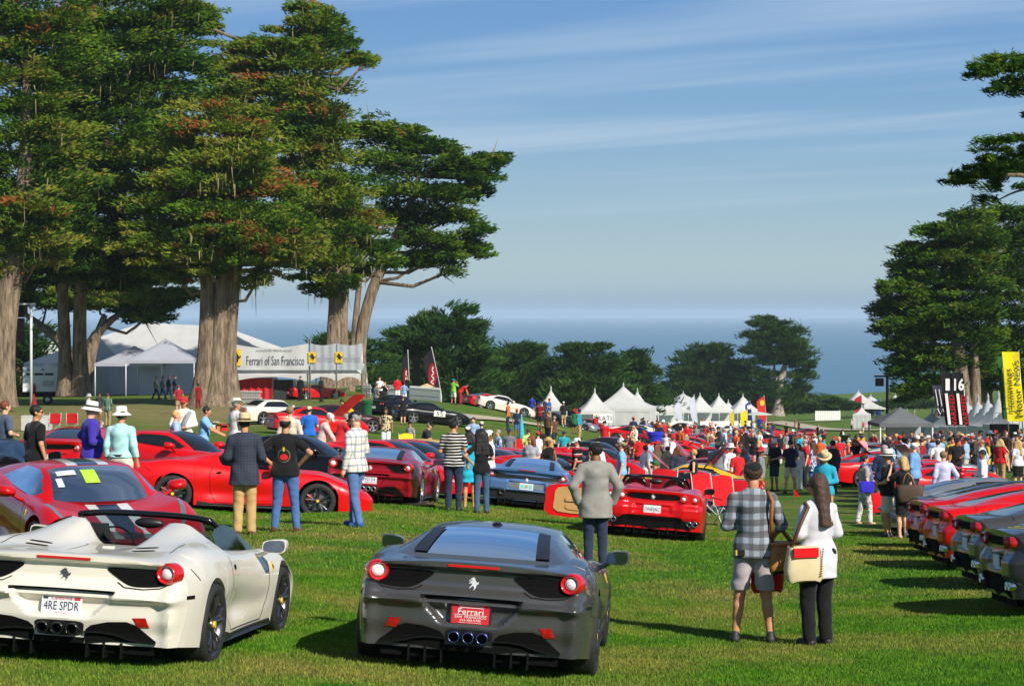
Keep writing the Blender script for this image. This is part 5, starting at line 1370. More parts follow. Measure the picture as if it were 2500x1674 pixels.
def flank_458(car, root, left=True):
 for mir in ((False, True) if left else (False,)):
  car.ribbon('door_gap', [(1.55, .93), (1.50, .75), (1.52, .42), (1.62, .22), (2.70, .22), (2.86, .40), (2.90, .70), (2.78, .88)], 'side', M_LINE, root, width=.010, mirror=mir)
  car.ribbon('bumper_gap', [(0.42, .76), (0.30, .86)], 'side', M_LINE, root, width=.010, mirror=mir)
  car.patch('side_marker', [(.17, .615), (.29, .615), (.29, .645), (.17, .645)], 'side', M_BLKG, root, off=.005, mirror='only' if mir else False)
  car.patch('sill', [(1.30, .24), (1.55, .20), (3.0, .20), (3.08, .135), (1.28, .135)], 'side', M_BLK, root, off=.012, mirror='only' if mir else False)
  car.patch('door_handle', smooth_loop([(1.62, .80), (1.70, .81), (1.70, .775), (1.63, .765)], 2), 'side', M_BLKM, root, off=.004, mirror='only' if mir else False)
  shield(car, root, 3.04, .70, mirror=mir)

def coupe_458(name, loc, rot, p, label, plate_kind='dealer', lod=0, rim=None, cal=None, pipes=M_PIPE, stripes=False, group=None, inner=M_SEATB, tail='458', wscr=None):
 root = thing(name, loc, label=label, cat='sports car', rot=rot, group=group)
 car = Car('458', tail, lod=lod)
 car.body(p, root)
 cb = car.cabin(p, M_GLASS, root, wscr=wscr)
 # dark quarter panels either side of the rear window
 chassis(car, root); add_wheels(car, root, rim=rim, cal=cal, lod=0)
 seats(root, car.L, 1.95, inner)
 b = MB().box(-.7, .7, 2.55 - car.L / 2, 3.0 - car.L / 2, .60, .80); b.obj('dashboard', M_BLK, root)
 sw = MB().lathe([(.17, 0), (.185, .012), (.185, -.012)], 20, 'y', closed=True).obj('steering_wheel', M_BLK, root, smooth=True); sw.location = (-.36, 2.45 - car.L / 2, .82); sw.rotation_euler = (-.35, 0, 0)
 mirror(car, root, p if not stripes else p)
 flank_458(car, root)
 return root, car, cb
# ------------------------------------------------------------------ the two cars in front
def car_place(px, d, yaw, lift=0.0):
 """location and rotation of a car whose middle stands at photo column px and distance d; yaw 0 points away, positive turns the nose to the left"""
 g = G(px, d)
 return (g.x, g.y, g.z + lift - 0.025), on_slope(g.x, g.y, yaw, 2.5)

def quarter_panels(car, root):
 S = car.S; tb = np.array(S['roof'])
 for sg in (1, -1):
  V = []
  for t in np.linspace(.52, 1.40, 10):
   zr, wr = (float(crom(tb[:, 0], tb[:, k], [t])[0]) for k in (1, 3))
   for u in (.72, .81, .905):
    V.append((sg * u * wr, t - car.L / 2, zr - (.030 * u ** 4 + .012 * u * u) * min(1, max(0, (zr - float(crom(tb[:, 0], tb[:, 2], [t])[0])) / .2)) + .012))
  Fc = [(3 * i + j, 3 * i + j + 1, 3 * i + 4 + j, 3 * i + 3 + j) for i in range(9) for j in range(2)]
  if sg < 0: Fc = [tuple(reversed(f)) for f in Fc]
  mesh_obj('quarter_panel', V, Fc, M_BLK, root)

loc, rot = car_place(1207, 18.9, R(-5.4))
grey_car, _c, _cb = coupe_458('sports_car', loc, rot, PAINT['grey'], 'gunmetal grey coupe with red dealer plate and three blued exhaust pipes', 'dealer')
tail_458(_c, grey_car, None, 'dealer', pipes=M_PIPE)
quarter_panels(_c, grey_car)
b = MB().lathe([(0, .03), (.03, .028), (.045, .01), (.05, 0)], 12).obj('roof_aerial', M_BLKG, grey_car, smooth=True); b.location = (0, 1.72 - _c.L / 2, 1.195); b.scale = (1, 1.6, 1)

# white spider: open cockpit behind twin humps
def _hump(x, t):
 ax = np.abs(x)
 prof = np.clip((t - .60) / 1.03, 0, 1) ** 1.12 * (1 - smoothstep(1.63, 1.74, t))
 lat = smoothstep(.19, .36, ax) * smoothstep(.82, .44, ax) ** .9
 return 0.225 * prof * lat
def _cockpit(x, t, z): return (t > 1.66) & (t < 2.98) & (np.abs(x) < .675) & (z > .6)
def spider_458(name, loc, rot, p, label, inner=M_SEATB, insert=None, lod=0, rim=None, cal=None, group=None):
 root = thing(name, loc, label=label, cat='sports car', rot=rot, group=group)
 car = Car('458', '458', bumps=_hump, hole=_cockpit, lod=lod)
 car.body(p, root)
 L = car.L
 chassis(car, root); add_wheels(car, root, rim=rim, cal=cal, lod=0)
 seats(root, L, 2.02, inner, insert, zt=1.10)
 MB().box(-.70, .70, 2.62 - L / 2, 3.0 - L / 2, .55, .83).box(-.69, -.66, 1.68 - L / 2, 2.62 - L / 2, .40, .86).box(.66, .69, 1.68 - L / 2, 2.62 - L / 2, .40, .86).box(-.66, .66, 1.66 - L / 2, 1.70 - L / 2, .45, .93).box(-.09, .09, 1.7 - L / 2, 2.6 - L / 2, .40, .62).obj('cockpit', M_BLKM, root)
 # black fairings in front of the humps and the low wind screen between
 for sg in (1, -1):
  V = []
  for x, z in ((.20, .94), (.27, 1.02), (.36, 1.10), (.48, 1.125), (.60, 1.10), (.68, 1.0), (.71, .93)):
   V += [(sg * x, 1.645 - L / 2, z), (sg * x, 1.83 - L / 2, z - .03)]
  Fc = [(2 * i, 2 * i + 1, 2 * i + 3, 2 * i + 2) for i in range(6)]
  mesh_obj('hump_fairing', V, Fc if sg < 0 else [tuple(reversed(f)) for f in Fc], M_BLKG, root)
 MB().box(-.24, .24, 1.74 - L / 2, 1.75 - L / 2, .90, 1.035).obj('wind_screen', M_GLASS, root)
 # windscreen, its black frame and the mirror
 ws = []
 us = np.linspace(-1, 1, 17)
 for v in np.linspace(0, 1, 6):
  for u in us:
   w = .735 + (.56 - .735) * v
   ws.append((u * w, 3.06 - .78 * v - .20 * u * u * (1 - .35 * v) - L / 2, .80 + .385 * v - .03 * abs(u) ** 4 + .05 * u * u * (1 - v)))
 mesh_obj('windscreen', ws, grid_faces(6, 17), M_GLASS, root)
 fr = [ws[0]] + [ws[17 * k] for k in range(1, 6)] + [ws[5 * 17 + k] for k in range(1, 17)] + [ws[17 * k + 16] for k in range(4, -1, -1)]
 f = MB().tube(fr, [.024] * len(fr), 8).obj('windscreen_frame', M_BLKG, root, smooth=True)
 hd = MB().tube([ws[5 * 17 + k] for k in range(17)], .030, 8).obj('header_rail', M_BLKG, root, smooth=True); hd.scale = (1, 1, 1)
 mm = MB().lathe([(0, .03), (.10, .028), (.115, 0), (.10, -.02), (0, -.02)], 16, 'y').obj('rear_view_mirror', M_BLK, root, smooth=True); mm.location = (0, 2.28 - L / 2, 1.10); mm.scale = (1.1, 1, .45)
 # side glass
 for sg in (1, -1):
  V = []
  n = 10
  for k in range(n):
   q = k / (n - 1); t = 1.70 + q * 1.26
   zt = np.interp(t, [1.70, 1.80, 2.2, 2.45, 2.96], [1.06, 1.10, 1.135, 1.10, .885]); zb = np.interp(t, [1.7, 2.3, 2.96], [.92, .895, .865])
   V += [(sg * np.interp(t, [1.7, 2.96], [.745, .755]), t - L / 2, zb), (sg * (.745 - .42 * (zt - zb)), t - L / 2, zt)]
  Fc = [(2 * i, 2 * i + 2, 2 * i + 3, 2 * i + 1) for i in range(n - 1)]
  mesh_obj('side_window', V, Fc if sg > 0 else [tuple(reversed(f)) for f in Fc], M_GLASSD, root)
 sw = MB().lathe([(.17, 0), (.185, .012), (.185, -.012)], 20, 'y', closed=True).obj('steering_wheel', M_BLK, root, smooth=True); sw.location = (-.36, 2.48 - L / 2, .86); sw.rotation_euler = (-.35, 0, 0)
 mirror(car, root, p)
 flank_458(car, root)
 return root, car
loc, rot = car_place(345, 17.9, R(-6.0))
white_car, _c = spider_458('convertible', loc, rot, PAINT['white'], 'pearl white open two-seater with plate 4RE SPDR and twin humps', rim=M_RIM)
tail_458(_c, white_car, None, 'ca', pipes=M_BLKG)
# deck vents, filler button, gap of the engine cover
for sg in (1, -1):
 for t in (.62, .72):
  _c.patch('deck_vent', smooth_loop([(sg * .42 - .075, t), (sg * .42 + .075, t), (sg * .42 + .075, t + .03), (sg * .42 - .075, t + .03)], 2), 'top', M_BLKM, white_car, off=.004, step=1)
_e = [o for o in white_car.children if o.name.startswith('emblem')][0]; _e.data.materials[0] = mat('emblem_dark', (.20, .20, .21), rough=.25, metal=.8)
_c.patch('deck_button', smooth_loop([(-.04, 1.1), (.04, 1.1), (.04, 1.16), (-.04, 1.16)], 2), 'top', PAINT['white'], white_car, off=.012)
_c.ribbon('cover_gap', [(-.66, .50), (-.66, .95)], 'top', M_LINE, white_car, width=.008); _c.ribbon('cover_gap', [(.66, .50), (.66, .95)], 'top', M_LINE, white_car, width=.008)
_c.ribbon('cover_gap', [(-.20, 1.25), (-.14, .50)], 'top', M_LINE, white_car, width=.006); _c.ribbon('cover_gap', [(.20, 1.25), (.14, .50)], 'top', M_LINE, white_car, width=.006)
grey_car.scale = (1, 1, .95); white_car.scale = (1, 1, .885)

# ------------------------------------------------------------------ red striped coupe facing us
loc, rot = car_place(206, 25.3, R(207), .06); rot = (R(-1.5), 0, R(207))
striped_car, _c, _cb = coupe_458('sports_car', loc, rot, PAINT['red'], 'red coupe with white and navy stripes over bonnet and roof, facing the camera', lod=0, rim=M_RIM, wscr=2.40)
striped_car.scale = (1, 1, .95)
def roof_strip(car, root, x0, x1, m, name='racing_stripe'):
 S = car.S; tb = np.array(S['roof'])
 ts = np.linspace(1.35, 2.385, 12)
 zr, wr = crom(tb[:, 0], tb[:, 1], ts), crom(tb[:, 0], tb[:, 3], ts)
 V = []
 for t, z, w in zip(ts, zr, wr):
  for x in (x0, x1): u = abs(x) / w; V.append((x, t - car.L / 2, z - .030 * u ** 4 - .012 * u * u + .005))
 mesh_obj(name, V, [(2 * i, 2 * i + 1, 2 * i + 3, 2 * i + 2) for i in range(11)], m, root)
for x0, x1, m in ((-.25, -.125, M_STRW), (-.12, .12, M_STRN), (.125, .25, M_STRW)):
 roof_strip(_c, striped_car, x0, x1, m)
 _c.patch('racing_stripe', [(x0, 3.14), (x1, 3.14), (x1 * .98, 3.6), (x1 * .9, 4.30), (x0 * .9, 4.30), (x0 * .98, 3.6)], 'top', m, striped_car, off=.004, step=.08)
for sg in (1, -1):
 o = _c.patch('headlamp', smooth_loop([(sg * .60, 4.08), (sg * .66, 4.06), (sg * .74, 3.80), (sg * .79, 3.45), (sg * .755, 3.43), (sg * .70, 3.72)], 3), 'top', M_HLAMP, striped_car, off=.006, step=.05)
_c.ribbon('wiper', [(-.50, 3.16), (0.0, 3.10), (.30, 3.16)], 'top', M_BLK, striped_car, width=.022, off=.03)
# inspection papers behind the windscreen
def on_screen(name, x, t, w, h, m, root, car, wscr):
 """a card lying against the windscreen"""
 tb = np.array(car.S['roof']); V = []
 for q in np.linspace(0, 1, 5):
  tt = t - h * q; zr, zb, wr = (float(crom(tb[:, 0], tb[:, k], [tt])[0]) for k in (1, 2, 3))
  for e in np.linspace(-1, 1, 5):
   xx = x + w / 2 * e; u = abs(xx) / wr
   V.append((xx, tt - car.L / 2 - .16 * min(1, max(0, (tt - wscr) / .6)) * (u * wr / .6) ** 2, zr - (.030 * u ** 4 + .012 * u * u) * min(1, max(0, (zr - zb) / .2)) + .010))
 return mesh_obj(name, V, grid_faces(5, 5), m, root, smooth=False)
M_LIME = mat('lime_card', (0.42, 0.75, 0.05), rough=.6); M_PAPER = mat('pale_card', (0.62, 0.72, 0.66), rough=.6)
on_screen('paper_card', .06, 2.84, .17, .30, M_LIME, striped_car, _c, 2.40); on_screen('paper_card', .32, 2.66, .22, .12, M_PAPER, striped_car, _c, 2.40); on_screen('paper_card', .43, 2.90, .07, .18, M_PAPER, striped_car, _c, 2.40)

# ------------------------------------------------------------------ long red open car in profile
loc, rot = car_place(612, 40.0, R(-84))
red_spider, _c = spider_458('convertible', loc, rot, PAINT['rosso'], 'bright red open car in profile with dark star wheels and red calipers', insert=M_YEL, rim=M_RIM, cal=M_CALR)
_c.both('headlamp', smooth_loop([(.60, 4.08), (.66, 4.06), (.74, 3.80), (.79, 3.45), (.755, 3.43), (.70, 3.72)], 3), 'top', M_HLAMP, red_spider, off=.006, step=.05)
red_spider.scale = (1, 1, .95)

# ------------------------------------------------------------------ dark red coupe, tail towards us
loc, rot = car_place(941, 45.0, R(-6))
_r, _c, _cb = coupe_458('sports_car', loc, rot, PAINT['darkred'], 'dark red coupe seen from behind with white plate, beyond the man in the plaid shirt', 'white', rim=M_RIMS)
tail_458(_c, _r, None, 'white', pipes=M_RIMS); quarter_panels(_c, _r); _r.scale = (1, 1, .95)
# ------------------------------------------------------------------ blue coupe
loc, rot = car_place(1297, 49.2, R(-5))
_r, _c, _cb = coupe_458('sports_car', loc, rot, PAINT['blue'], 'pale blue metallic coupe with black tail band and turquoise plate', 'none', rim=M_RIMS, tail='blue')
_r.scale = (1, 1, .95); quarter_panels(_c, _r)
_c.patch('tail_band', smooth_loop([(-.86, .86), (-.5, .80), (0, .80), (.5, .80), (.86, .86), (.87, .74), (.6, .69), (.25, .715), (-.25, .715), (-.6, .69), (-.87, .74)], 2), 'rear', M_BLK, _r, off=.006)
for sg in (1, -1): lamp_round(_c, _r, sg * .79, .80, .085, off=.02, tilt=-sg * .22)
_c.patch('spoiler', [(-.80, .885), (.80, .885), (.78, .91), (-.78, .91)], 'rear', PAINT['blue'], _r, off=.07, skirt=.08)
_c.patch('brake_strip', [(-.18, .915), (.18, .915), (.18, .93), (-.18, .93)], 'rear', M_REDL, _r, off=.03)
_c.patch('emblem', [(x, z + .70) for x, z in horse(.10)], 'rear', M_SILV, _r, off=.012, skirt=.005, step=1)
_c.patch('plate_recess', [(-.40, .62), (.40, .62), (.36, .48), (-.36, .48)], 'rear', PAINT['silver'], _r, off=.006)
M_TURQ = mat('plate_turquoise', (0.22, 0.60, 0.58), rough=.5)
plate(_r, _c.on('rear', 0, .55, .016)[0], .305, .152, M_PLW, [])
_p = [o for o in _r.children if o.name.startswith('number_plate')][0]
for _x in (-.09, .0, .09): MB().box(_x - .038, _x + .038, -.004, -.002, -.045, .045).obj('plate_print', M_TURQ, _p)
MB().lathe([(.03, -.006), (0, -.006)], 12, 'y').obj('plate_badge', mat('plate_orange', (.62, .30, .06), rough=.5), _p)
_c.patch('lower_bumper', smooth_loop([(-.86, .46), (-.4, .455), (0, .45), (.4, .455), (.86, .46), (.85, .24), (0, .23), (-.85, .24)], 2), 'rear', M_BLK, _r, off=.006)
for sg in (1, -1):
 o = MB().lathe([(.05, .02), (.05, -.05), (.065, -.06), (.075, -.05), (.075, .02)], 18, 'y').obj('exhaust_pipe', M_RIM, _r, smooth=True); p = _c.on('rear', sg * .52, .39, 0)[0]; o.location = p
for x in (-.6, -.45, -.28, .28, .45, .6): MB().box(x - .01, x + .01, _c.on('rear', x, .3)[0].y - .03, _c.on('rear', x, .3)[0].y + .2, .10, .26).obj('diffuser_fin', M_BLKG, _r)

# ------------------------------------------------------------------ red open car with twin round lamps and its door open
def tail_twin(car, root, plate_lines, lod=0, base=M_PLW):
 for sg in (1, -1):
  for x, r in ((.555, .072), (.755, .072)):
   lamp_round(car, root, sg * x, .815, r, off=.02, tilt=-sg * .2)
 car.patch('tail_grille', smooth_loop([(-.44, .855), (0, .865), (.44, .855), (.46, .80), (.36, .775), (0, .765), (-.36, .775), (-.46, .80)], 3), 'rear', M_BLKM, root, off=.006)
 if lod == 0: car.patch('emblem', [(x, z + .815) for x, z in horse(.095)], 'rear', M_SILV, root, off=.012, skirt=.005, step=1)
 if plate_lines is not None: plate(root, car.on('rear', 0, .585, .012)[0], .305, .152, base, plate_lines)
 car.patch('diffuser', smooth_loop([(-.52, .45), (-.3, .465), (.3, .465), (.52, .45), (.66, .30), (.68, .225), (0, .22), (-.68, .225), (-.66, .30)], 2), 'rear', M_BLKM, root, off=.008)
 for sg in (1, -1):
  car.patch('exhaust_surround', smooth_loop([(sg * .60, .405), (sg * .84, .40), (sg * .82, .31), (sg * .66, .305)], 3), 'rear', M_BLK, root, off=.010)
  for dx in (.675, .775):
   p = car.on('rear', sg * dx, .355, 0)[0]
   o = MB().lathe([(.034, .02), (.034, -.05), (.042, -.058), (.050, -.045), (.050, .02)], 16, 'y').obj('exhaust_pipe', M_CHROME, root, smooth=True); o.location = p
   MB().lathe([(.035, -.01), (0, -.01)], 12, 'y').obj('pipe_bore', M_BLKM, o)
 yb = car.on('rear', .3, .3, 0)[0].y
 MB().box(-.66, .66, yb + .05, yb + .5, .13, .23).obj('underbody', M_BLKM, root)
 if lod == 0:
  for x in (-.45, -.3, -.15, .15, .3, .45): MB().box(x - .008, x + .008, yb - .02, yb + .2, .11, .26).obj('diffuser_fin', M_BLKG, root)
def _hump2(x, t):
 ax = np.abs(x)
 return 0.10 * smoothstep(1.0, 1.60, t) * (1 - smoothstep(1.62, 1.74, t)) * np.exp(-((ax - .36) / .18) ** 2)
loc, rot = car_place(1592, 40.2, R(-5))
_r = thing('convertible', loc, label='red open car with twin round lamps, plate ONEIJAC and its tan-lined door open', cat='sports car', rot=rot)
_c = Car('458', 'f430', bumps=_hump2, hole=_cockpit, lod=0)
_c.body(PAINT['red'], _r); L = _c.L; chassis(_c, _r); add_wheels(_c, _r, kind='five', rim=M_RIMS)
seats(_r, L, 2.05, M_TAN, zt=1.0); tail_twin(_c, _r, [('ONEIJAC', .068, 0, M_INK, .27)])
MB().box(-.70, .70, 2.62 - L / 2, 3.0 - L / 2, .55, .83).box(-.69, -.66, 1.68 - L / 2, 2.62 - L / 2, .40, .80).box(.66, .69, 1.68 - L / 2, 2.62 - L / 2, .40, .86).box(-.66, .66, 1.66 - L / 2, 1.70 - L / 2, .45, .93).obj('cockpit', M_SEATB, _r)
for sg in (1, -1):
 arc = [(sg * .36 + .20 * math.cos(a), 1.74 - L / 2, .93 + .20 * math.sin(a)) for a in np.linspace(0, PI, 13)]
 MB().tube(arc, .022, 8).obj('roll_hoop', M_BLKG, _r, smooth=True)
 mesh_obj('hoop_glass', arc, [tuple(range(13))], M_GLASSD, _r, smooth=False)
ws = []
us = np.linspace(-1, 1, 13)
for v in np.linspace(0, 1, 5):
 for u in us: ws.append((u * (.735 - .17 * v), 3.06 - .74 * v - .20 * u * u * (1 - .35 * v) - L / 2, .80 + .36 * v - .03 * abs(u) ** 4 + .05 * u * u * (1 - v)))
mesh_obj('windscreen', ws, grid_faces(5, 13), M_GLASS, _r)
MB().tube([ws[13 * k] for k in range(5)] + [ws[52 + k] for k in range(1, 13)] + [ws[13 * k + 12] for k in range(3, -1, -1)], .03, 8).obj('windscreen_frame', M_BLKG, _r, smooth=True)
mm = MB().lathe([(0, .03), (.10, .028), (.115, 0), (.10, -.02), (0, -.02)], 14, 'y').obj('rear_view_mirror', M_BLK, _r, smooth=True); mm.location = (0, 2.32 - L / 2, 1.06); mm.scale = (1.1, 1, .45)
mirror(_c, _r, PAINT['red']); _r.scale = (1, 1, .95)
_c.both('rear_reflector', [(.62, .665), (.80, .66), (.80, .68), (.62, .685)], 'rear', M_REFL, _r, off=.006)
# the open door: red shell, tan card, black edge
d = MB().prism(smooth_loop([(0, .30), (1.12, .22), (1.22, .55), (1.16, .82), (.6, .86), (0, .84)], 3), -.045, .045).obj('door', PAINT['red'], _r)
d.location = (-.90, 2.90 - L / 2, 0); d.rotation_euler = (0, 0, PI + R(14))
k = MB().prism(smooth_loop([(.06, .34), (.98, .30), (1.06, .55), (1.0, .78), (.6, .80), (.06, .78)], 3), .047, .065).obj('door_card', M_TAN, d)
MB().box(.25, .85, .067, .10, .52, .58).obj('arm_rest', M_TAN, d)
MB().prism(smooth_loop([(.30, .36), (.80, .36), (.78, .48), (.32, .48)], 3), .067, .085).obj('door_pocket', M_TAN, d)
# ------------------------------------------------------------------ parked rows: one prototype of each kind, then copies with other paint
def proto_coupe(lod=1):
 r = thing('sports_car', (0, 0, 0)); c = Car('458', '458', lod=lod)
 c.body(PAINT['red'], r); c.cabin(PAINT['red'], M_GLASSO, r); chassis(c, r); add_wheels(c, r, kind='five', rim=M_RIMS, lod=1)
 out = smooth_loop([(.315, .855), (.50, .862), (.72, .855), (.80, .80), (.745, .725), (.60, .705), (.49, .715), (.40, .765)], 2)
 c.both('tail_grille', out, 'rear', M_BLKM, r, off=.006, step=.1)
 for sg in (1, -1):
  lamp_round(c, r, sg * .775, .825, .092, off=.03, tilt=-sg * .22)
  c.patch('headlamp', smooth_loop([(sg * .60, 4.08), (sg * .66, 4.06), (sg * .74, 3.80), (sg * .79, 3.45), (sg * .755, 3.43), (sg * .70, 3.72)], 2), 'top', M_HLAMP, r, off=.006, step=.2)
 c.patch('diffuser', [(-.70, .40), (.70, .40), (.74, .22), (-.74, .22)], 'rear', M_BLKM, r, off=.008, step=.2)
 c.patch('front_grille', [(-.42, .33), (.42, .33), (.36, .20), (-.36, .20)], 'front', M_BLKM, r, off=.01, step=.1)
 mirror(c, r, PAINT['red'], gl=False)
 return r
def proto_twin(lod=1, kind='berlinetta'):
 r = thing('sports_car', (0, 0, 0)); c = Car('458', 'f430', lod=lod)
 c.body(PAINT['red'], r); c.cabin(PAINT['red'], M_GLASSO, r, glass_u=.62); chassis(c, r); add_wheels(c, r, kind='five', rim=M_RIMS, lod=1)
 tail_twin(c, r, [], lod=1)
 mirror(c, r, PAINT['red'], gl=False)
 # long dark engine window down the back
 c.patch('engine_window', smooth_loop([(-.34, .52), (.34, .52), (.36, .9), (-.36, .9)], 2), 'top', M_GLASSO, r, off=.01, step=.2)
 for sg in (1, -1): c.patch('headlamp', smooth_loop([(sg * .60, 4.08), (sg * .66, 4.06), (sg * .74, 3.80), (sg * .79, 3.45), (sg * .755, 3.43), (sg * .70, 3.72)], 2), 'top', M_HLAMP, r, off=.006, step=.2)
 return r
def proto_wedge(lod=1):
 r = thing('sports_car', (0, 0, 0)); c = Car('wedge', 'wedge', lod=lod)
 c.body(PAINT['red'], r); c.cabin(PAINT['red'], M_GLASSO, r); chassis(c, r); add_wheels(c, r, kind='five', rim=M_RIMS, lod=1)
 c.patch('tail_panel', [(-.76, .84), (.76, .84), (.77, .66), (-.77, .66)], 'rear', M_BLKM, r, off=.005, step=.2)
 for sg in (1, -1):
  for x in (.42, .62): lamp_round(c, r, sg * x, .75, .07, off=.02)
 c.patch('rear_bumper', [(-.82, .60), (.82, .60), (.82, .46), (-.82, .46)], 'rear', M_BLK, r, off=.03, step=.2)
 plate(r, c.on('rear', 0, .53, .045)[0], .305, .152, M_PLW, [])
 for mir in (False, True): c.patch('black_sill', [(.1, .42), (4.1, .42), (4.1, .36), (.1, .36)], 'side', M_BLKM, r, off=.008, step=.3, mirror='only' if mir else False)
 c.patch('engine_cover', [(-.5, .15), (.5, .15), (.5, .85), (-.5, .85)], 'top', M_BLK, r, off=.008, step=.3)
 mirror(c, r, PAINT['red'], t=2.4, x=.82, z=.92, gl=False)
 return r
def proto_gt(lod=1, base='gt', rim=None):
 r = thing('sports_car', (0, 0, 0)); c = Car(base, 'gt', lod=lod)
 c.body(PAINT['red'], r); c.cabin(PAINT['red'], M_GLASSO, r); chassis(c, r); add_wheels(c, r, kind='five', rim=rim or M_RIMS, lod=1)
 zl = .76
 for sg in (1, -1):
  for x in (.48, .66): lamp_round(c, r, sg * x, zl, .068, off=.02, tilt=-sg * .15)
  c.patch('headlamp', smooth_loop([(sg * .50, c.L - .28), (sg * .62, c.L - .30), (sg * .72, c.L - .55), (sg * .62, c.L - .62)], 2), 'top', M_HLAMP, r, off=.006, step=.2)
 plate(r, c.on('rear', 0, .50, .015)[0], .305, .152, M_PLW, [])
 c.patch('lower_bumper', [(-.72, .40), (.72, .40), (.76, .27), (-.76, .27)], 'rear', M_BLKM, r, off=.008, step=.2)
 c.patch('front_grille', [(-.36, .44), (.36, .44), (.32, .28), (-.32, .28)], 'front', M_BLKM, r, off=.01, step=.1)
 for mir in (False, True): c.patch('wing_vent', [(2.95, .72), (3.10, .74), (3.12, .50), (3.0, .46)], 'side', M_BLKM, r, off=.004, step=.2, mirror='only' if mir else False)
 mirror(c, r, PAINT['red'], t=2.62 if base == 'gt' else 2.8, x=.86, z=.96, gl=False)
 return r
PROTO = {}
def car_copy(kind, px, d, yaw, colour, label, group=None, lift=0.0, cat='sports car', name=None):
 """a car of a kind at photo column px and distance d; the first one is the prototype itself"""
 loc, rot = car_place(px, d, yaw, lift)
 if kind not in PROTO:
  r = {'coupe': proto_coupe, 'twin': proto_twin, 'wedge': proto_wedge, 'gt': proto_gt, 'saloon': lambda: proto_gt(base='saloon'),
    'coupe_far': lambda: proto_coupe(2), 'wedge_far': lambda: proto_wedge(2), 'gt_far': lambda: proto_gt(2)}[kind]()
  index_kids(r); PROTO[kind] = r
  r.location = (0, -400 - 10 * len(PROTO), -50)
 r = PROTO[kind]
 rc = {'paint_red': PAINT[colour]} if colour != 'red' else None
 o = clone(r, loc, rot=rot, label=label, recolor=rc, group=group)
 o['category'] = cat
 if name: o.name = name
 return o
def drop_protos():
 for r in PROTO.values():
  for o in list(r.children_recursive) + [r]: bpy.data.objects.remove(o)

def raised_lid(o, y, ang, m, w=.62, l=1.05, z=.95):
 k = MB().add([(-w, 0, 0), (w, 0, 0), (w * .9, l, 0), (-w * .9, l, 0), (-w, 0, -.03), (w, 0, -.03), (w * .9, l, -.03), (-w * .9, l, -.03)], [(0, 1, 2, 3), (7, 6, 5, 4), (0, 4, 5, 1), (1, 5, 6, 2), (2, 6, 7, 3), (3, 7, 4, 0)]).obj('engine_lid', m, o)
 k.location = (0, y, z); k.rotation_euler = (ang, 0, 0)
# four twin-lamp coupes at the right edge, tails towards the aisle
for d, x, c, lab in ((38.5, 7.35, 'black', 'black coupe at the far end of the twin-lamp row by the aisle'), (35.0, 6.70, 'red', 'red coupe beside the black one in the twin-lamp row'), (31.5, 6.32, 'rosso', 'red coupe next to the dark grey one in the twin-lamp row'), (27.5, 5.92, 'grey', 'dark grey coupe between red and paler grey coupes in the twin-lamp row'), (23.5, 5.42, 'gunmetal', 'gunmetal coupe nearest the camera in the twin-lamp row')):
 cx = x + 2.2; car_copy('twin', 1250 + cx / d * F, d, R(-91), c, lab, 'twin-lamp coupes parked along the right of the aisle')
# fronts behind the dark red coupe, noses to the right
NOSE = 'coupes parked nose to the right behind the dark red one'
for px, d, c, k, lab in ((1005, 53.5, 'red', 'coupe', 'red coupe directly behind the dark red one, its windscreen towards us'), (1045, 60, 'red', 'twin', 'red coupe right behind the first nose-out red coupe'), (1080, 67, 'yellow', 'coupe', 'yellow coupe showing its roof between red ones'),
        (1215, 64, 'navy', 'twin', 'dark blue coupe behind the pale blue one'), (1250, 71, 'red', 'twin', 'red coupe beside the dark blue one behind the girl in black'), (1275, 78, 'red', 'coupe', 'red coupe farther along past the dark blue coupe'), (1318, 72, 'silver', 'twin', 'silver coupe beside the woman in the grey shirt'), (1335, 62, 'red', 'twin', 'red coupe behind the blonde woman in black'),
        (1180, 76, 'rosso', 'gt', 'red grand tourer behind the man in the striped shirt'), (1400, 84, 'red', 'coupe', 'red coupe behind the white-capped man'), (1432, 91, 'rosso', 'twin', 'red coupe two cars behind the white-capped man'), (1462, 98, 'black', 'coupe', 'black coupe behind the red pair near the peaked tent'), (1480, 90, 'red', 'gt', 'red car in front of the white tent wall'), (1510, 104, 'maroon', 'gt', 'maroon car beside the white tent')):
 car_copy(k, px, d, R(-122), c, lab, NOSE)
# left row of the aisle: older wedges, tails to the aisle
LW = 'older wedge cars left of the aisle'
cols = ['red', 'yellow', 'darkred', 'black', 'red', 'maroon', 'rosso', 'black', 'red', 'darkred', 'silver', 'red', 'black', 'rosso', 'red', 'white', 'red', 'black', 'red']
wlab = ['closest to the red folding chairs', 'the yellow one, second from the folding chairs', 'dark red, behind the two nearest', 'black, with a red one on either side', 'fifth from the chairs', 'between two reds', 'just past the maroon one', 'eighth along from the chairs', 'ninth along from the chairs', 'dark red, in mid row', 'the silver one', 'past the silver one', 'black, past the silver one', 'five from the far end', 'four from the far end', 'the white one', 'past the white one', 'black, last but one', 'at the far end']
for i, c in enumerate(cols):
 d = 58 + i * 3.5 + (i > 8) * 2 + (i * 37 % 11 - 5) * .12
 tx = 7.3 + (d - 58) * .075
 cx = tx - 2.1
 cx += (i * 53 % 13 - 6) * .11
 _o = car_copy(('wedge', 'gt', 'wedge', 'wedge', 'twin')[i % 5], 1250 + cx / d * F, d, R(78 + i * 29 % 9 - 4), c, '%s sports car in the left aisle row, %s' % (dict(darkred='dark red', rosso='bright red').get(c, c), wlab[i].replace('dark red, ', '').replace('black, ', '').replace('the yellow one, ', '')), LW)
 if i in (1, 4, 7, 10, 13): raised_lid(_o, -.55 if i % 2 else .6, PI - R(50) if i % 2 else R(42), PAINT['black'] if i % 2 else PAINT['red'])
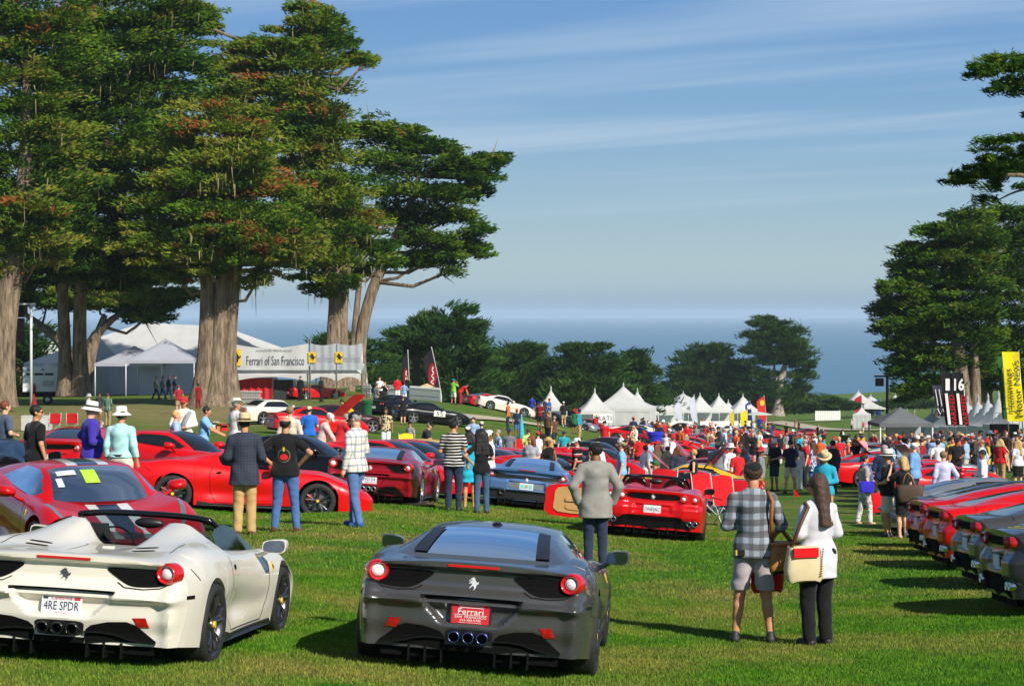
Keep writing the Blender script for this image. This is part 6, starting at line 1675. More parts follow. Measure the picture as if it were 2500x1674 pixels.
# right row of the aisle beyond the walkers
RW = 'cars right of the aisle beyond the walkers'
cols = ['silver', 'grey', 'red', 'red', 'cream', 'red', 'silver', 'rosso', 'black', 'red', 'paleblue', 'darkred', 'white', 'red', 'yellow', 'black', 'red', 'rosso', 'silver', 'red', 'darkred', 'red']
rl = ['nearest the couple with the tote bag', 'second past the couple', 'third past the couple', 'left of the scarf woman', 'with its boot by the scarf woman', 'sixth in line', 'between two reds', 'bright red, eighth in line', 'ninth in line', 'tenth in line', 'pale blue one', 'dark red one', 'white one', 'just past the white one', 'yellow one', 'past the yellow one', 'sixth from the far end', 'bright red, near the far end', 'fourth from the far end', 'third from the far end', 'dark red, last but one', 'last in line']
for i, c in enumerate(cols):
 d = 45.5 + i * 3.6 + (i > 1) * 8
 tx = 8.9 + (d - 45) * .10 + (d > 85) * (d - 85) * .05
 cx = tx + 2.1
 cx += (i * 41 % 13 - 6) * .12
 _o = car_copy('wedge' if i % 3 else 'coupe', 1250 + cx / d * F, d, R(-80 - (i * 17 % 7)), c, '%s car in the right aisle row, %s' % (dict(darkred='dark red', rosso='bright red', paleblue='pale blue').get(c, c), rl[i].replace('bright red, ', '').replace('dark red, ', '')), RW)
 if i in (3, 6, 9, 14): raised_lid(_o, -.55, PI - R(48), PAINT['darkred'] if i % 2 else PAINT['black'])
# on the slope to the left
car_copy('saloon', 672, 112, R(-50), 'white', 'white boxy two-door saloon parked below the big cypress', cat='saloon car', name='saloon_car')
_r = car_copy('gt', 775, 97, R(-66), 'rosso', 'bright red coupe on the slope with its bonnet raised')
_S = MB().add([(-.66, 0, .0), (.66, 0, .0), (.62, 1.25, .0), (.5, 1.5, -.03), (-.5, 1.5, -.03), (-.62, 1.25, .0), (-.64, 0, -.04), (.64, 0, -.04), (.6, 1.25, -.04), (.48, 1.48, -.07), (-.48, 1.48, -.07), (-.6, 1.25, -.04)],
 [(0, 1, 2, 3, 4, 5), (11, 10, 9, 8, 7, 6), (0, 6, 7, 1), (1, 7, 8, 2), (2, 8, 9, 3), (3, 9, 10, 4), (4, 10, 11, 5), (5, 11, 6, 0)]).obj('bonnet', PAINT['rosso'], _r)
_S.scale = (1.15, 1.0, 1); _S.location = (0, .88, .92); _S.rotation_euler = (R(44), 0, 0)
car_copy('gt', 832, 105, R(-66), 'maroon', 'dark maroon coupe behind the red one with the raised bonnet')
car_copy('gt', 975, 132, R(-40), 'black', 'black coupe with a blue bag on its boot')
_r = car_copy('gt', 1052, 126, R(-72), 'black', 'black grand tourer with a white number sticker on its door')
_k = MB().box(.935, .955, -.15, .55, .52, .86).obj('number_sticker', M_STRW, _r); T, Fs = text_geo('55', .24, .40); mesh_obj('lettering', np.column_stack([np.full(len(T), .962), T[:, 0] + .2, T[:, 1] + .69]), Fs, M_INK, _k, smooth=False)
car_copy('gt', 1232, 163, R(-80), 'white', 'white fastback coupe on the crest of the slope')
car_copy('gt', 1195, 170, R(-60), 'red', 'red coupe with open panels beside the white fastback')
car_copy('wedge', 770, 158, R(-60), 'red', 'red car under the banner tent')
car_copy('gt', 1358, 200, R(-115), 'black', 'black classic below the white tents')
car_copy('gt', 1406, 204, R(-115), 'silver', 'silver classic below the white tents')
car_copy('gt', 1448, 209, R(-115), 'darkred', 'dark red classic next to the peaked tent wall')
# left behind the lawn people
car_copy('twin', -38, 34.5, R(-6), 'black', 'black car at the left edge showing one round lamp')
car_copy('twin', 214, 46.0, R(-8), 'red', 'red car behind the men in sun hats')
car_copy('twin', 432, 45.0, R(-112), 'rosso', 'bright red car beside the boy in the blue polo shirt')
car_copy('gt', 752, 46.5, R(-100), 'black', 'black coupe with tan interior behind the long red open car')
car_copy('twin', 955, 50.5, R(-118), 'rosso', 'bright red coupe with its roof showing above the dark red one')
# far field
rnd = random.Random(5)
FARC = ['red', 'red', 'black', 'silver', 'red', 'black', 'white', 'darkred', 'paleblue', 'grey']
FG = 'cars in the far field below the tents'
adj = ['beside the blue bin', 'below the picket fence', 'amid the far crowd', 'near the yellow flag', 'by the shirt stand', 'at the foot of the tents', 'near the pale umbrella', 'between the far groups', 'before the flag stand', 'where the path ends', 'at the head of the lawn', 'behind the teal shirts']
n = 0
for row, (d, p0, p1, m) in enumerate(((128, 1560, 1790, 5), (150, 1540, 1850, 6), (176, 1560, 1900, 7), (205, 1600, 1930, 6), (235, 1650, 1960, 6))):
 for k in range(m):
  px = p0 + (p1 - p0) * k / (m - 1) + rnd.uniform(-8, 8)
  c = FARC[(n * 7 + row) % 10]; kd = ('gt_far', 'wedge_far', 'coupe_far')[n % 3]
  car_copy(kd, px, d + rnd.uniform(-3, 3), R(rnd.choice((-110, -70, 70, 100)) + rnd.uniform(-10, 10)), c,
     '%s %s %s, %s of five far ranks' % (dict(darkred='dark red', paleblue='pale blue').get(c, c), ('grand tourer', 'wedge car', 'coupe')[n % 3], adj[(n + row) % 12], ('first', 'second', 'third', 'fourth', 'last')[row]), FG)
  n += 1
drop_protos()
banner_tent()
# ------------------------------------------------------------------ people: bodies and clothes grown from smooth distance fields
class Field:
 def __init__(s, h, lo, hi):
  s.h = h; s.lo = np.array(lo, float)
  n = np.ceil((np.array(hi) - s.lo) / h).astype(int) + 1
  s.n = n
  s.ax = [s.lo[i] + h * np.arange(n[i]) for i in range(3)]
  s.D = np.full(n, 0.5, dtype=np.float32)
 def _win(s, lo, hi, pad):
  i0 = np.clip(np.floor((np.minimum(lo, hi) - pad - s.lo) / s.h).astype(int), 0, s.n - 1)
  i1 = np.clip(np.ceil((np.maximum(lo, hi) + pad - s.lo) / s.h).astype(int) + 1, 1, s.n)
  sl = tuple(slice(a, b) for a, b in zip(i0, i1))
  return sl, s.ax[0][sl[0]][:, None, None], s.ax[1][sl[1]][None, :, None], s.ax[2][sl[2]][None, None, :]
 def _join(s, sl, d, k):
  o = s.D[sl]
  if k <= 0: s.D[sl] = np.minimum(o, d); return
  q = np.clip(0.5 + 0.5 * (o - d) / k, 0, 1)
  s.D[sl] = o * (1 - q) + d * q - k * q * (1 - q)
 def cap(s, a, b, ra, rb, ky=1.0, k=0.02):
  a = np.array(a, float); b = np.array(b, float)
  sl, x, y, z = s._win(a, b, max(ra, rb) + k + 2 * s.h)
  ab = b - a; L2 = max(ab @ ab, 1e-9)
  t = np.clip(((x - a[0]) * ab[0] + (y - a[1]) * ab[1] + (z - a[2]) * ab[2]) / L2, 0, 1)
  d = np.sqrt((x - a[0] - t * ab[0]) ** 2 + ((y - a[1] - t * ab[1]) * ky) ** 2 + (z - a[2] - t * ab[2]) ** 2) - (ra + (rb - ra) * t)
  s._join(sl, d.astype(np.float32), k); return s
 def ell(s, c, r, k=0.02, rot=None):
  c = np.array(c, float); r = np.array(r, float)
  sl, x, y, z = s._win(c, c, r.max() + k + 2 * s.h)
  x, y, z = x - c[0], y - c[1], z - c[2]
  if rot:   # yaw, pitch of the ellipsoid
   cy, sy = math.cos(rot[0]), math.sin(rot[0]); x, y = x * cy + y * sy, -x * sy + y * cy
   cp, sp = math.cos(rot[1]), math.sin(rot[1]); y, z = y * cp + z * sp, -y * sp + z * cp
  d = (np.sqrt((x / r[0]) ** 2 + (y / r[1]) ** 2 + (z / r[2]) ** 2) - 1) * r.min()
  s._join(sl, d.astype(np.float32), k); return s
 def cut(s, nrm, p, wav=0.0):
  """remove the side the normal points to"""
  nrm = np.array(nrm, float); nrm /= np.linalg.norm(nrm)
  x, y, z = s.ax[0][:, None, None], s.ax[1][None, :, None], s.ax[2][None, None, :]
  d = (x - p[0]) * nrm[0] + (y - p[1]) * nrm[1] + (z - p[2]) * nrm[2]
  s.D = np.maximum(s.D, d.astype(np.float32)); return s
 def wrinkle(s, amp, f=22.0, ph=0.0):
  x, y, z = s.ax[0][:, None, None], s.ax[1][None, :, None], s.ax[2][None, None, :]
  w = np.sin(f * (z * 1.0 + 0.55 * x) + 2.2 * np.sin(9 * x + ph) + ph) * np.sin(f * 0.45 * (z - 0.8 * x + 0.5 * y) + 1.7 * ph + 1.3 * np.sin(11 * z))
  w = w + 0.6 * np.sin(31 * x + 7 * np.sin(6 * z + ph)) * np.sin(13 * z + ph)
  s.D = s.D + (amp * w).astype(np.float32); return s
 def mesh(s):
  D = s.D; D[0] = D[-1] = 1; D[:, 0] = D[:, -1] = 1; D[:, :, 0] = D[:, :, -1] = 1
  S = D < 0
  c = S[:-1, :-1, :-1].astype(np.int8)
  cnt = sum(S[i:S.shape[0] - 1 + i, j:S.shape[1] - 1 + j, k:S.shape[2] - 1 + k].astype(np.int8) for i in (0, 1) for j in (0, 1) for k in (0, 1))
  act = (cnt > 0) & (cnt < 8)
  I = np.argwhere(act)
  if not len(I): return np.zeros((0, 3)), np.zeros((0, 4), int)
  off = np.array([(i, j, k) for i in (0, 1) for j in (0, 1) for k in (0, 1)])
  vals = np.stack([D[I[:, 0] + o[0], I[:, 1] + o[1], I[:, 2] + o[2]] for o in off], 1)
  pos = np.zeros((len(I), 3)); n = np.zeros(len(I))
  for a in range(8):
   for b in range(a + 1, 8):
    if np.abs(off[a] - off[b]).sum() != 1: continue
    m = (vals[:, a] < 0) != (vals[:, b] < 0)
    t = vals[m, a] / (vals[m, a] - vals[m, b])
    pos[m] += off[a] + (off[b] - off[a]) * t[:, None]; n[m] += 1
  V = s.lo + (I + pos / n[:, None]) * s.h
  vid = np.full(act.shape, -1, dtype=np.int64); vid[act] = np.arange(len(I))
  Q = []
  for ax in range(3):
   o1, o2 = [(1, 2), (2, 0), (0, 1)][ax]
   sl0 = [slice(1, -1)] * 3; sl1 = [slice(1, -1)] * 3
   sl0[ax] = slice(0, -1); sl1[ax] = slice(1, None)
   A, B = S[tuple(sl0)], S[tuple(sl1)]
   for inside_first in (True, False):
    E = np.argwhere((A & ~B) if inside_first else (~A & B))
    if not len(E): continue
    base = E.copy()
    for q in range(3):
     if q != ax: base[:, q] += 1
    def cell(d1, d2):
     c = base.copy(); c[:, o1] += d1; c[:, o2] += d2
     return vid[c[:, 0], c[:, 1], c[:, 2]]
    q = np.stack([cell(-1, -1), cell(0, -1), cell(0, 0), cell(-1, 0)], 1)
    Q.append(q if inside_first else q[:, ::-1])
  return V, np.concatenate(Q)

SKIN = {k: mat('skin_' + k, lin(v), rough=0.55, vary=0.08, vscale=12) for k, v in dict(light=(224, 168, 136), tan=(198, 138, 100), brown=(150, 98, 66), dark=(92, 58, 42)).items()}
HAIRM = {k: mat('hair_' + k, lin(v), rough=0.6, vary=0.3, vscale=30, bump=0.7, bscale=70, stretch=(1, 1, .07)) for k, v in dict(black=(26, 23, 22), brown=(72, 50, 36), auburn=(120, 62, 36), blond=(196, 160, 100), grey=(150, 146, 140), sandy=(140, 106, 72)).items()}
M_EYE = mat('eye_dark', (0.02, 0.015, 0.01), rough=.2)
M_LIP = mat('lip', (0.32, 0.10, 0.08), rough=.5)
M_SHOE = mat('shoe_black', (0.02, 0.02, 0.022), rough=.6)
M_SOLE = mat('shoe_sole', (0.55, 0.55, 0.55), rough=.7)
M_STRAW = mat('straw', (0.62, 0.50, 0.29), rough=.8, bump=.6, bscale=70)
M_CAPB = cloth((28, 28, 30)); 

ARM = {  # elbow and wrist from the shoulder: outward, forward, up
 'down': ((.055, -.035, -.285), (.085, .03, -.535)), 'hip': ((.21, -.10, -.215), (.035, .02, -.395)), 'front': ((.075, .0, -.285), (-.09, .20, -.33)), 'pocket': ((.13, -.07, -.265), (.055, .035, -.50)),
 'raise': ((.10, .20, -.18), (-.08, .26, .075)), 'phone': ((.06, .06, -.28), (-.05, .30, -.19)), 'back': ((.11, -.11, -.26), (-.10, -.15, -.42)), 'bag': ((.10, .02, -.28), (.03, .22, -.40)), 'reach': ((.05, .20, -.22), (-.02, .42, -.30)),
 'swing': ((.05, .10, -.27), (.04, .27, -.46)), 'swingb': ((.06, -.14, -.25), (.08, -.14, -.50)), 'lean': ((.06, .16, -.25), (.02, .25, -.48))}

def lathe_np(prof, n, cx=0, cy=0, sx=1.0, sy=1.0):
 V = []
 for r, z in prof:
  for j in range(n):
   a = 2 * PI * j / n; V.append((cx + r * sx * math.sin(a), cy + r * sy * math.cos(a), z))
 F_ = [(i * n + j, i * n + (j + 1) % n, (i + 1) * n + (j + 1) % n, (i + 1) * n + j) for i in range(len(prof) - 1) for j in range(n)]
 return V, F_

def make_person(root, H=1.75, sex='m', build=1.0, arms=('down', 'down'), stance='stand', head=(0, 0), lean=0.0, shirt=('tee', None), pants=('trousers', None), shoes=M_SHOE, hair=('short', None), hat=None, skin=None, glasses=False, h=0.014, belt=None, face=True, belly=0.0, ph=None, sandals=False, rolled=False):
 skin = skin or SKIN['light']
 ph = random.random() * 6 if ph is None else ph
 s = H / 1.75
 fem = sex == 'f'
 bw = build
 shw = (.155 if fem else .178) * (0.85 + 0.15 * bw)
 hipw = (.088 if fem else .082) * bw
 cl, sl = math.cos(lean), math.sin(lean)
 def up(p):     # lean the upper body about the hips
  x, y, z = p; z -= .95
  return np.array((x, y * cl + z * sl, -y * sl + z * cl + .95))
 # legs
 spread = {'stand': (.10, .0, .0), 'wide': (.17, .0, .0), 'walk': (.085, .26, -.26), 'step': (.09, .12, -.14), 'close': (.07, .0, .0)}[stance]
 hip = [np.array((sg * hipw, 0, .90)) for sg in (1, -1)]
 ank = [np.array((spread[0] * 1.0, spread[1], .085)), np.array((-spread[0] * 1.0, spread[2], .085))]
 if stance in ('walk',): ank[1][2] = .13
 knee = []
 for i in range(2):
  m = (hip[i] * .47 + ank[i] * .53); m[1] += .035 if stance != 'walk' else (.06 if i == 0 else .07)
  knee.append(m)
 sho = [up((sg * shw, -.01, 1.405 if not fem else 1.39)) for sg in (1, -1)]
 elb, wri = [], []
 for i, sg in enumerate((1, -1)):
  e, w = ARM[arms[i]]
  if lean > .3:  # let arms hang from a bent back
   E = sho[i] + np.array((sg * e[0], e[1], e[2])); W = sho[i] + np.array((sg * w[0], w[1], w[2]))
  else:
   E = up(np.array((sg * shw, -.01, 1.435)) + np.array((sg * e[0] * (.8 + .2 * bw), e[1], e[2]))); W = up(np.array((sg * shw, -.01, 1.435)) + np.array((sg * w[0], w[1], w[2])))
  elb.append(E); wri.append(W)
 hc = up((0, .012, 1.638)); hy, hp = head
 fw = np.array((-math.sin(hy) * math.cos(hp), math.cos(hy) * math.cos(hp), math.sin(hp)))    # facing of the head
 fw = np.array((fw[0], fw[1] * cl + fw[2] * sl, -fw[1] * sl * .5 + fw[2]))
 fw /= np.linalg.norm(fw)
 rt = np.cross(fw, (0, 0, 1)); rt /= np.linalg.norm(rt); uh = np.cross(rt, fw)
 def hd(x, y, z): return hc + rt * x + fw * y + uh * z
 kq = h * 1.2
 lo = (-.62, -.52 - max(0, -sl) * .3, -.02); hi = (.62, .60 + sl * .75, 1.86)
 P_ = []
 def torso(f, g, k=.045, lowz=.90):
  f.cap(up((0, .0, 1.16)), up((0, .0, 1.33)), .128 * bw + g, (.140 if fem else .150) * bw + g, 1.28, k)
  f.cap(up((-(shw - .05), -.005, 1.375)), up((shw - .05, -.005, 1.375)), .060 + g, .060 + g, 1.0, k)
  for q in (1, -1): f.cap(up((q * .03, -.015, 1.455)), up((q * (shw - .02), -.01, 1.395)), .040 + g, .045 + g, 1.0, .03)
  f.cap(up((0, .0, 1.02)), up((0, .0, 1.18)), (.128 if not fem else .118) * bw + g, (.124 if not fem else .105) * bw + g, 1.22, k)
  f.ell(up((0, .045 + belly * .05, 1.08)), ((.125 + belly * .03) * bw + g, .085 + belly * .075 + g, .15 + g), k)
  if fem: 
   for q in (1, -1): f.ell(up((q * .068, .085, 1.275)), (.062 + g, .060 + g, .062 + g), k * .8)
  f.cap((-.05 * bw, -.005, .945), (.05 * bw, -.005, .945), .118 * (1.06 if fem else 1.0) * bw + g, .118 * (1.06 if fem else 1.0) * bw + g, 1.12, k)
 # ---- body
 f = Field(h, lo, hi)
 torso(f, -.014)
 f.cap(up((0, -.005, 1.42)), hd(0, -.012, -.085), .056 if not fem else .046, .052 if not fem else .043, 1, .03)
 f.ell(hd(0, -.008, .022), (.076, .094, .098), .0, None) if False else f.cap(hd(0, -.018, .03), hd(0, .02, -.01), .082, .070, 1.0, .02)
 f.cap(hd(0, .034, -.055), hd(0, .040, -.072), .048, .036, 1.0, .04)           # jaw and chin
 f.cap(hd(0, .088, .0), hd(0, .104, -.032), .012, .016, 1, .012)              # nose
 f.cap(hd(-.03, .076, .028), hd(.03, .076, .028), .014, .014, 1, .02)         # brow
 for q in (1, -1): f.ell(hd(q * .080, -.012, -.008), (.014, .024, .032), .006)
 for i, sg in enumerate((1, -1)):
  f.cap(sho[i], elb[i], .050 * (.85 + .15 * bw) * (.84 if fem else 1), .039 * (.86 if fem else 1), 1, .03)
  f.cap(elb[i], wri[i], .041 * (.86 if fem else 1), .027 * (.9 if fem else 1), 1, .02)
  d = wri[i] - elb[i]; d /= np.linalg.norm(d)
  side = np.cross(d, (sg * 1.0, 0.2, 0)); side /= np.linalg.norm(side) + 1e-9     # across the palm
  nrm = np.cross(side, d)
  curl = np.array((-sg * .35, .25, -.1)); curl -= d * (curl @ d)
  pc = wri[i] + d * .055
  f.cap(wri[i] + d * .01, pc + d * .02, .027, .033, 1.0, .012)
  if h < .02:
   for q, (o, ln) in enumerate(((-.027, .062), (-.009, .074), (.010, .070), (.027, .055))):
    b0 = pc + d * .022 + side * o; b1 = b0 + d * ln * .55 + curl * .012; b2 = b1 + d * ln * .32 + curl * .03
    f.cap(b0, b1, .0105, .0098, 1, .003); f.cap(b1, b2, .0098, .0085, 1, .003)
   t0 = wri[i] + d * .025 - side * .022; t1 = t0 + d * .042 - side * .022 + curl * .02
   f.cap(t0, t1, .013, .010, 1, .006)
  else:
   f.cap(pc + d * .02, pc + d * .075 + curl * .04, .026, .018, 1, .02)
  lg = .022 if pants[0] in ('trousers', 'jeans') else 0
  f.cap(hip[i] + (0, 0, -.02), knee[i], .082 * bw - lg, .056 * (.9 + .1 * bw) - lg, 1, .03)
  f.cap(knee[i], ank[i], .053 - lg, .036, 1, .02)
  f.cap(knee[i] * .72 + ank[i] * .28 + (0, -.022, 0), knee[i] * .5 + ank[i] * .5 + (0, -.015, 0), .048 - lg, .038 - lg * .5, 1, .03)
  f.cap(ank[i] + (0, -.035, -.045), ank[i] + (sg * .015, .13, -.060), .034, .026, 1, .03)
 V, Q = f.mesh()
 out = []
 def emit(name, V, Q, m):
  V = np.asarray(V) * s
  o = mesh_obj(name, V, Q, m, root); out.append(o); return o
 bo = emit('body', V, Q, skin)
 # ---- shirt
 kind, sm = shirt
 if kind:
  f = Field(h, lo, hi)
  g = {'tee': .016, 'polo': .016, 'long': .018, 'blazer': .034, 'jacket': .030, 'tank': .008, 'dress': .014, 'blouse': .015}[kind]
  torso(f, g)
  hem = {'tee': .86, 'polo': .87, 'long': .84, 'blazer': .74, 'jacket': .88, 'tank': .90, 'dress': .60, 'blouse': .70}[kind]
  if shirt[0] == 'long' and belt is not None: hem = .965
  fl = {'blazer': .03, 'blouse': .018, 'dress': .05}.get(kind, .006)
  f.cap((-.05 * bw, -.005, hem - .06), (.05 * bw, -.005, hem - .06), .120 * bw + g + fl, .120 * bw + g + fl, 1.10, .05)
  if hem < .9: f.cap((-.04 * bw, -.005, (hem + .93) / 2), (.04 * bw, -.005, (hem + .93) / 2), .122 * bw + g + fl * .5, .122 * bw + g + fl * .5, 1.12, .06)
  for i, sg in enumerate((1, -1)):
   if kind == 'tank': continue
   ga = .012 if kind != 'blazer' else .022
   if kind in ('tee', 'polo', 'dress'):
    e = sho[i] + (elb[i] - sho[i]) * .62
    f.cap(sho[i], e, .056 * (.85 + .15 * bw) * (.88 if fem else 1) + ga, .054 * (.88 if fem else 1) + ga, 1, .03)
   else:
    w = elb[i] + (wri[i] - elb[i]) * (.92 if not rolled else .28)
    f.cap(sho[i], elb[i], .054 * (.85 + .15 * bw) * (.9 if fem else 1) + ga, .046 + ga, 1, .03); f.cap(elb[i], w, .046 + ga, .034 + ga, 1, .02)
  if kind in ('polo', 'long', 'blazer', 'jacket'):   # collar
   f.cap(up((-.03, -.02, 1.475)), up((.03, -.02, 1.475)), .056, .056, 1.0, .025)
  f.wrinkle(.0042 if h < .02 else .003, ph=ph)
  f.cut((0, 0, -1), (0, 0, hem))
  f.cut(up((0, 0, 2)) - up((0, 0, 1)), up((0, 0, 1.515)))
  if kind == 'blazer' and True:  # vent
   pass
  V, Q = f.mesh(); sh = emit({'tee': 'shirt', 'polo': 'polo_shirt', 'long': 'shirt', 'blazer': 'blazer', 'jacket': 'jacket', 'tank': 'top', 'dress': 'dress', 'blouse': 'blouse'}[kind], V, Q, sm)
 # ---- trousers, shorts, skirt
 kind, pm = pants
 if kind:
  f = Field(h, (-.40, -.45, 0), (.40, .45, 1.08))
  g = .008
  f.cap((-.05 * bw, -.005, .955), (.05 * bw, -.005, .955), .119 * (1.06 if fem else 1) * bw + g, .119 * (1.06 if fem else 1) * bw + g, 1.12, .03)
  if shirt[0] not in ('blouse', 'blazer', 'dress', 'long'):
   for sg in (1, -1): f.ell((sg * .062, -.075, .90), (.075, .055, .075), .03)
  if kind == 'skirt':
   f.cap((-.05 * bw, 0, .92), (-.055 * bw, 0, .50), .13 * bw, .115 * bw, 1.1, .05); f.cap((.05 * bw, 0, .92), (.055 * bw, 0, .50), .13 * bw, .115 * bw, 1.1, .05); lowz = .52
  elif kind == 'shorts':
   for i in range(2):
    e = knee[i] + (ank[i] - knee[i]) * .02
    f.cap(hip[i] + (0, 0, -.01), e, .098 * bw, .088 * (.8 + .2 * bw), 1, .025)
   lowz = .52
  else:
   fit = .0 if kind == 'jeans' else .008
   for i in range(2):
    f.cap(hip[i] + (0, 0, -.01), knee[i], .094 * bw + fit, .068 * (.8 + .2 * bw) + fit, 1, .022); f.cap(knee[i], ank[i] + (0, -.005, -.01), .068 * (.8 + .2 * bw) + fit, .058 + fit * 1.2, 1, .015)
   lowz = .045
  f.wrinkle(.0038 if h < .02 else .003, f=34, ph=ph + 1)
  f.cut((0, 0, -1), (0, 0, lowz)); f.cut((0, 0, 1), (0, 0, 1.015))
  V, Q = f.mesh(); emit({'skirt': 'skirt', 'shorts': 'shorts', 'jeans': 'jeans'}.get(kind, 'trousers'), V, Q, pm)
  if belt is not None:
   V, Q = lathe_np([(.140 * bw, .985), (.147 * bw, .985), (.147 * bw, 1.018), (.140 * bw, 1.018)], 28, sx=1.13, sy=.93)
   emit('belt', V, Q, belt)
 # ---- shoes
 if not sandals:
  for i, sg in enumerate((1, -1)):
   f = Field(min(h, .014), (ank[i][0] - .14, ank[i][1] - .16, -.02), (ank[i][0] + .14, ank[i][1] + .28, .18))
   zz = ank[i][2] - .085
   f.cap((ank[i][0], ank[i][1] - .035, zz + .042), (ank[i][0] + sg * .02, ank[i][1] + .145, zz + .034), .042, .040, 1, .02); f.cap((ank[i][0], ank[i][1] - .02, zz + .05), (ank[i][0], ank[i][1] - .01, zz + .095), .042, .040, 1, .03)
   f.cut((0, 0, -1), (0, 0, zz + .003))
   V, Q = f.mesh(); emit('shoe', V, Q, shoes)
 else:
  for i, sg in enumerate((1, -1)):
   b = MB().prism([(0, 0)], 0, 0) if False else MB()
   V = []
   for z in (.0, .014):
    for k in range(14):
     a = 2 * PI * k / 14
     V.append((ank[i][0] + .042 * math.sin(a) + sg * .008, ank[i][1] + .048 + .130 * math.cos(a), ank[i][2] - .085 + z))
   b.add(V, [tuple(range(13, -1, -1)), tuple(range(14, 28))] + [(k, (k + 1) % 14, 14 + (k + 1) % 14, 14 + k) for k in range(14)])
   emit('sandal', b.v, b.f, M_SHOE)
 # ---- hair
 hk, hm = hair
 if hk and hk != 'bald':
  f = Field(min(h, .014), hc - .42, hc + .25)
  f.cap(hd(0, -.022, .036), hd(0, .012, .020), .092, .082, 1.0, .01)
  if hk in ('long', 'bob'):
   ln = .43 if hk == 'long' else .15
   for q in (-.065, -.022, .022, .065): f.cap(hd(q, -.040, .0), hd(q * 1.7, -.075, -ln * (1 - abs(q))), .070, .056, 1, .025)
  if hk == 'pony': f.cap(hd(0, -.10, .03), hd(0, -.15, -.20), .035, .02, 1, .03)
  # clear the face and, for short hair, the nape
  n1 = fw * .78 - uh * .62 if hk not in ('long', 'bob') else fw * .97 - uh * .16
  f.cut(n1, hd(0, .068, .045) if hk != 'receding' else hd(0, .0, .06))
  if hk in ('short', 'receding', 'pony'): f.cut(-uh + fw * .35, hd(0, -.06, -.055))
  if hk == 'receding': f.cut(uh, hd(0, 0, .062))
  f.wrinkle(.0025, f=60, ph=ph)
  V, Q = f.mesh()
  if len(V): emit('hair', V, Q, hm)
 # ---- hat
 Mh = np.array((rt, fw, uh)).T
 if hat:
  tk, tm, *band = hat
  def place(V): return [tuple(hc + Mh @ np.array(p)) for p in V]
  if tk in ('cap', 'capback'):
   V, Q = lathe_np([(.099, .028), (.100, .055), (.094, .085), (.075, .112), (.045, .126), (.001, .131)], 20, 0, -.010, .90, 1.06)
   Vc, n0 = list(V), len(V)
   sgn = 1 if tk == 'cap' else -1
   for q, (yy, zz) in enumerate(((.085, .040), (.125, .036), (.165, .022), (.182, .012))):
    for x in np.linspace(-1, 1, 7):
     Vc.append((x * (.080 - .006 * q), sgn * (yy - .045 * x * x * (1 + .3 * q)) - .01, zz - .012 * x * x))
   Q = Q + [(n0 + 7 * i + j, n0 + 7 * i + j + 1, n0 + 7 * i + 8 + j, n0 + 7 * i + 7 + j) for i in range(3) for j in range(6)]
   k = len(Vc) - 28
   Vc += [(x, y, z - .006) for x, y, z in Vc[k:]]
   Q = Q + [(n0 + 28 + 7 * i + 7 + j, n0 + 28 + 7 * i + 8 + j, n0 + 28 + 7 * i + j + 1, n0 + 28 + 7 * i + j) for i in range(3) for j in range(6)]
   emit('cap', place(Vc), Q, tm)
  else:
   br, dr, cw, ch = {'bucket': (.165, -.03, .098, .105), 'straw': (.175, .006, .096, .125), 'cowboy': (.19, .02, .096, .125), 'bowl': (.14, -.04, .098, .10)}[tk]
   prof = [(br, .045 + dr - .008), (br, .045 + dr), (.125, .048 + dr * .35), (cw + .004, .052), (cw, .06), (cw * .97, .045 + ch * .7), (cw * .86, .045 + ch), (cw * .4, .045 + ch * (.93 if tk != 'bucket' else 1.05)), (.001, .045 + ch * (.88 if tk != 'bucket' else 1.06))]
   V, Q = lathe_np(prof, 26, 0, -.008, .90, 1.06)
   if tk == 'cowboy': V = [(x, y, z + 1.6 * max(0, abs(x) - .09) ** 1.0 * .55) for x, y, z in V]
   ho = emit('hat', place(V), Q, tm)
   if band:
    V, Q = lathe_np([(cw + .005, .058), (cw + .006, .060), (cw + .004, .084), (cw + .001, .085)], 26, 0, -.008, .90, 1.06)
    b = emit('hat_band', place(V), Q, band[0]); b.parent = ho
 # ---- face
 if face:
  if glasses:
   b = MB()
   for q in (1, -1):
    V = []
    for y in (.094, .100):
     for k in range(10):
      a = 2 * PI * k / 10; V.append(tuple(hd(q * .033 + .027 * math.cos(a), y - .012 * abs(math.cos(a) + q) * .4, .006 + .019 * math.sin(a))))
    b.add(V, [tuple(range(9, -1, -1)), tuple(range(10, 20))] + [(k, (k + 1) % 10, 10 + (k + 1) % 10, 10 + k) for k in range(10)])
    b.tube([hd(q * .055, .088, .012), hd(q * .082, .0, .006)], .004, 4)
   b.tube([hd(-.01, .098, .010), hd(.01, .098, .010)], .004, 4)
   emit('sunglasses', b.v, b.f, M_BLKG)
  else:
   for q in (1, -1):
    V, Q = lathe_np([(.001, -.008), (.007, -.005), (.009, 0), (.007, .005), (.001, .008)], 8)
    p = hd(q * .031, .077, .006); emit('eye', [tuple(np.array(v) * np.array((1.3, 1, 1)) + p) for v in V], Q, M_EYE)
  V, Q = lathe_np([(.001, -.006), (.008, -.003), (.009, 0), (.008, .003), (.001, .006)], 8, sx=2.2)
  emit('mouth', [tuple(hd(x, y * .5 + .082, z - .058)) for x, y, z in V], Q, M_LIP)
 return out

def person(px, d, yaw, label, group=None, dz=0.0, **k):
 """a person whose feet stand below photo column px at distance d; yaw 0 turns the back to us, 180 the face, +90 looks left"""
 g = G(px, d)
 r = thing('person', (g.x, g.y, g.z + dz - .012), R(yaw), label, 'person', group)
 if 'h' not in k: k['h'] = min(.024, max(.0105, d * .00040))
 if 'face' not in k: k['face'] = abs((yaw + 180) % 360 - 180) > 50 or abs(k.get('head', (0, 0))[0]) > .6
 random.seed(int(px * 7 + d))
 make_person(r, **k)
 return r

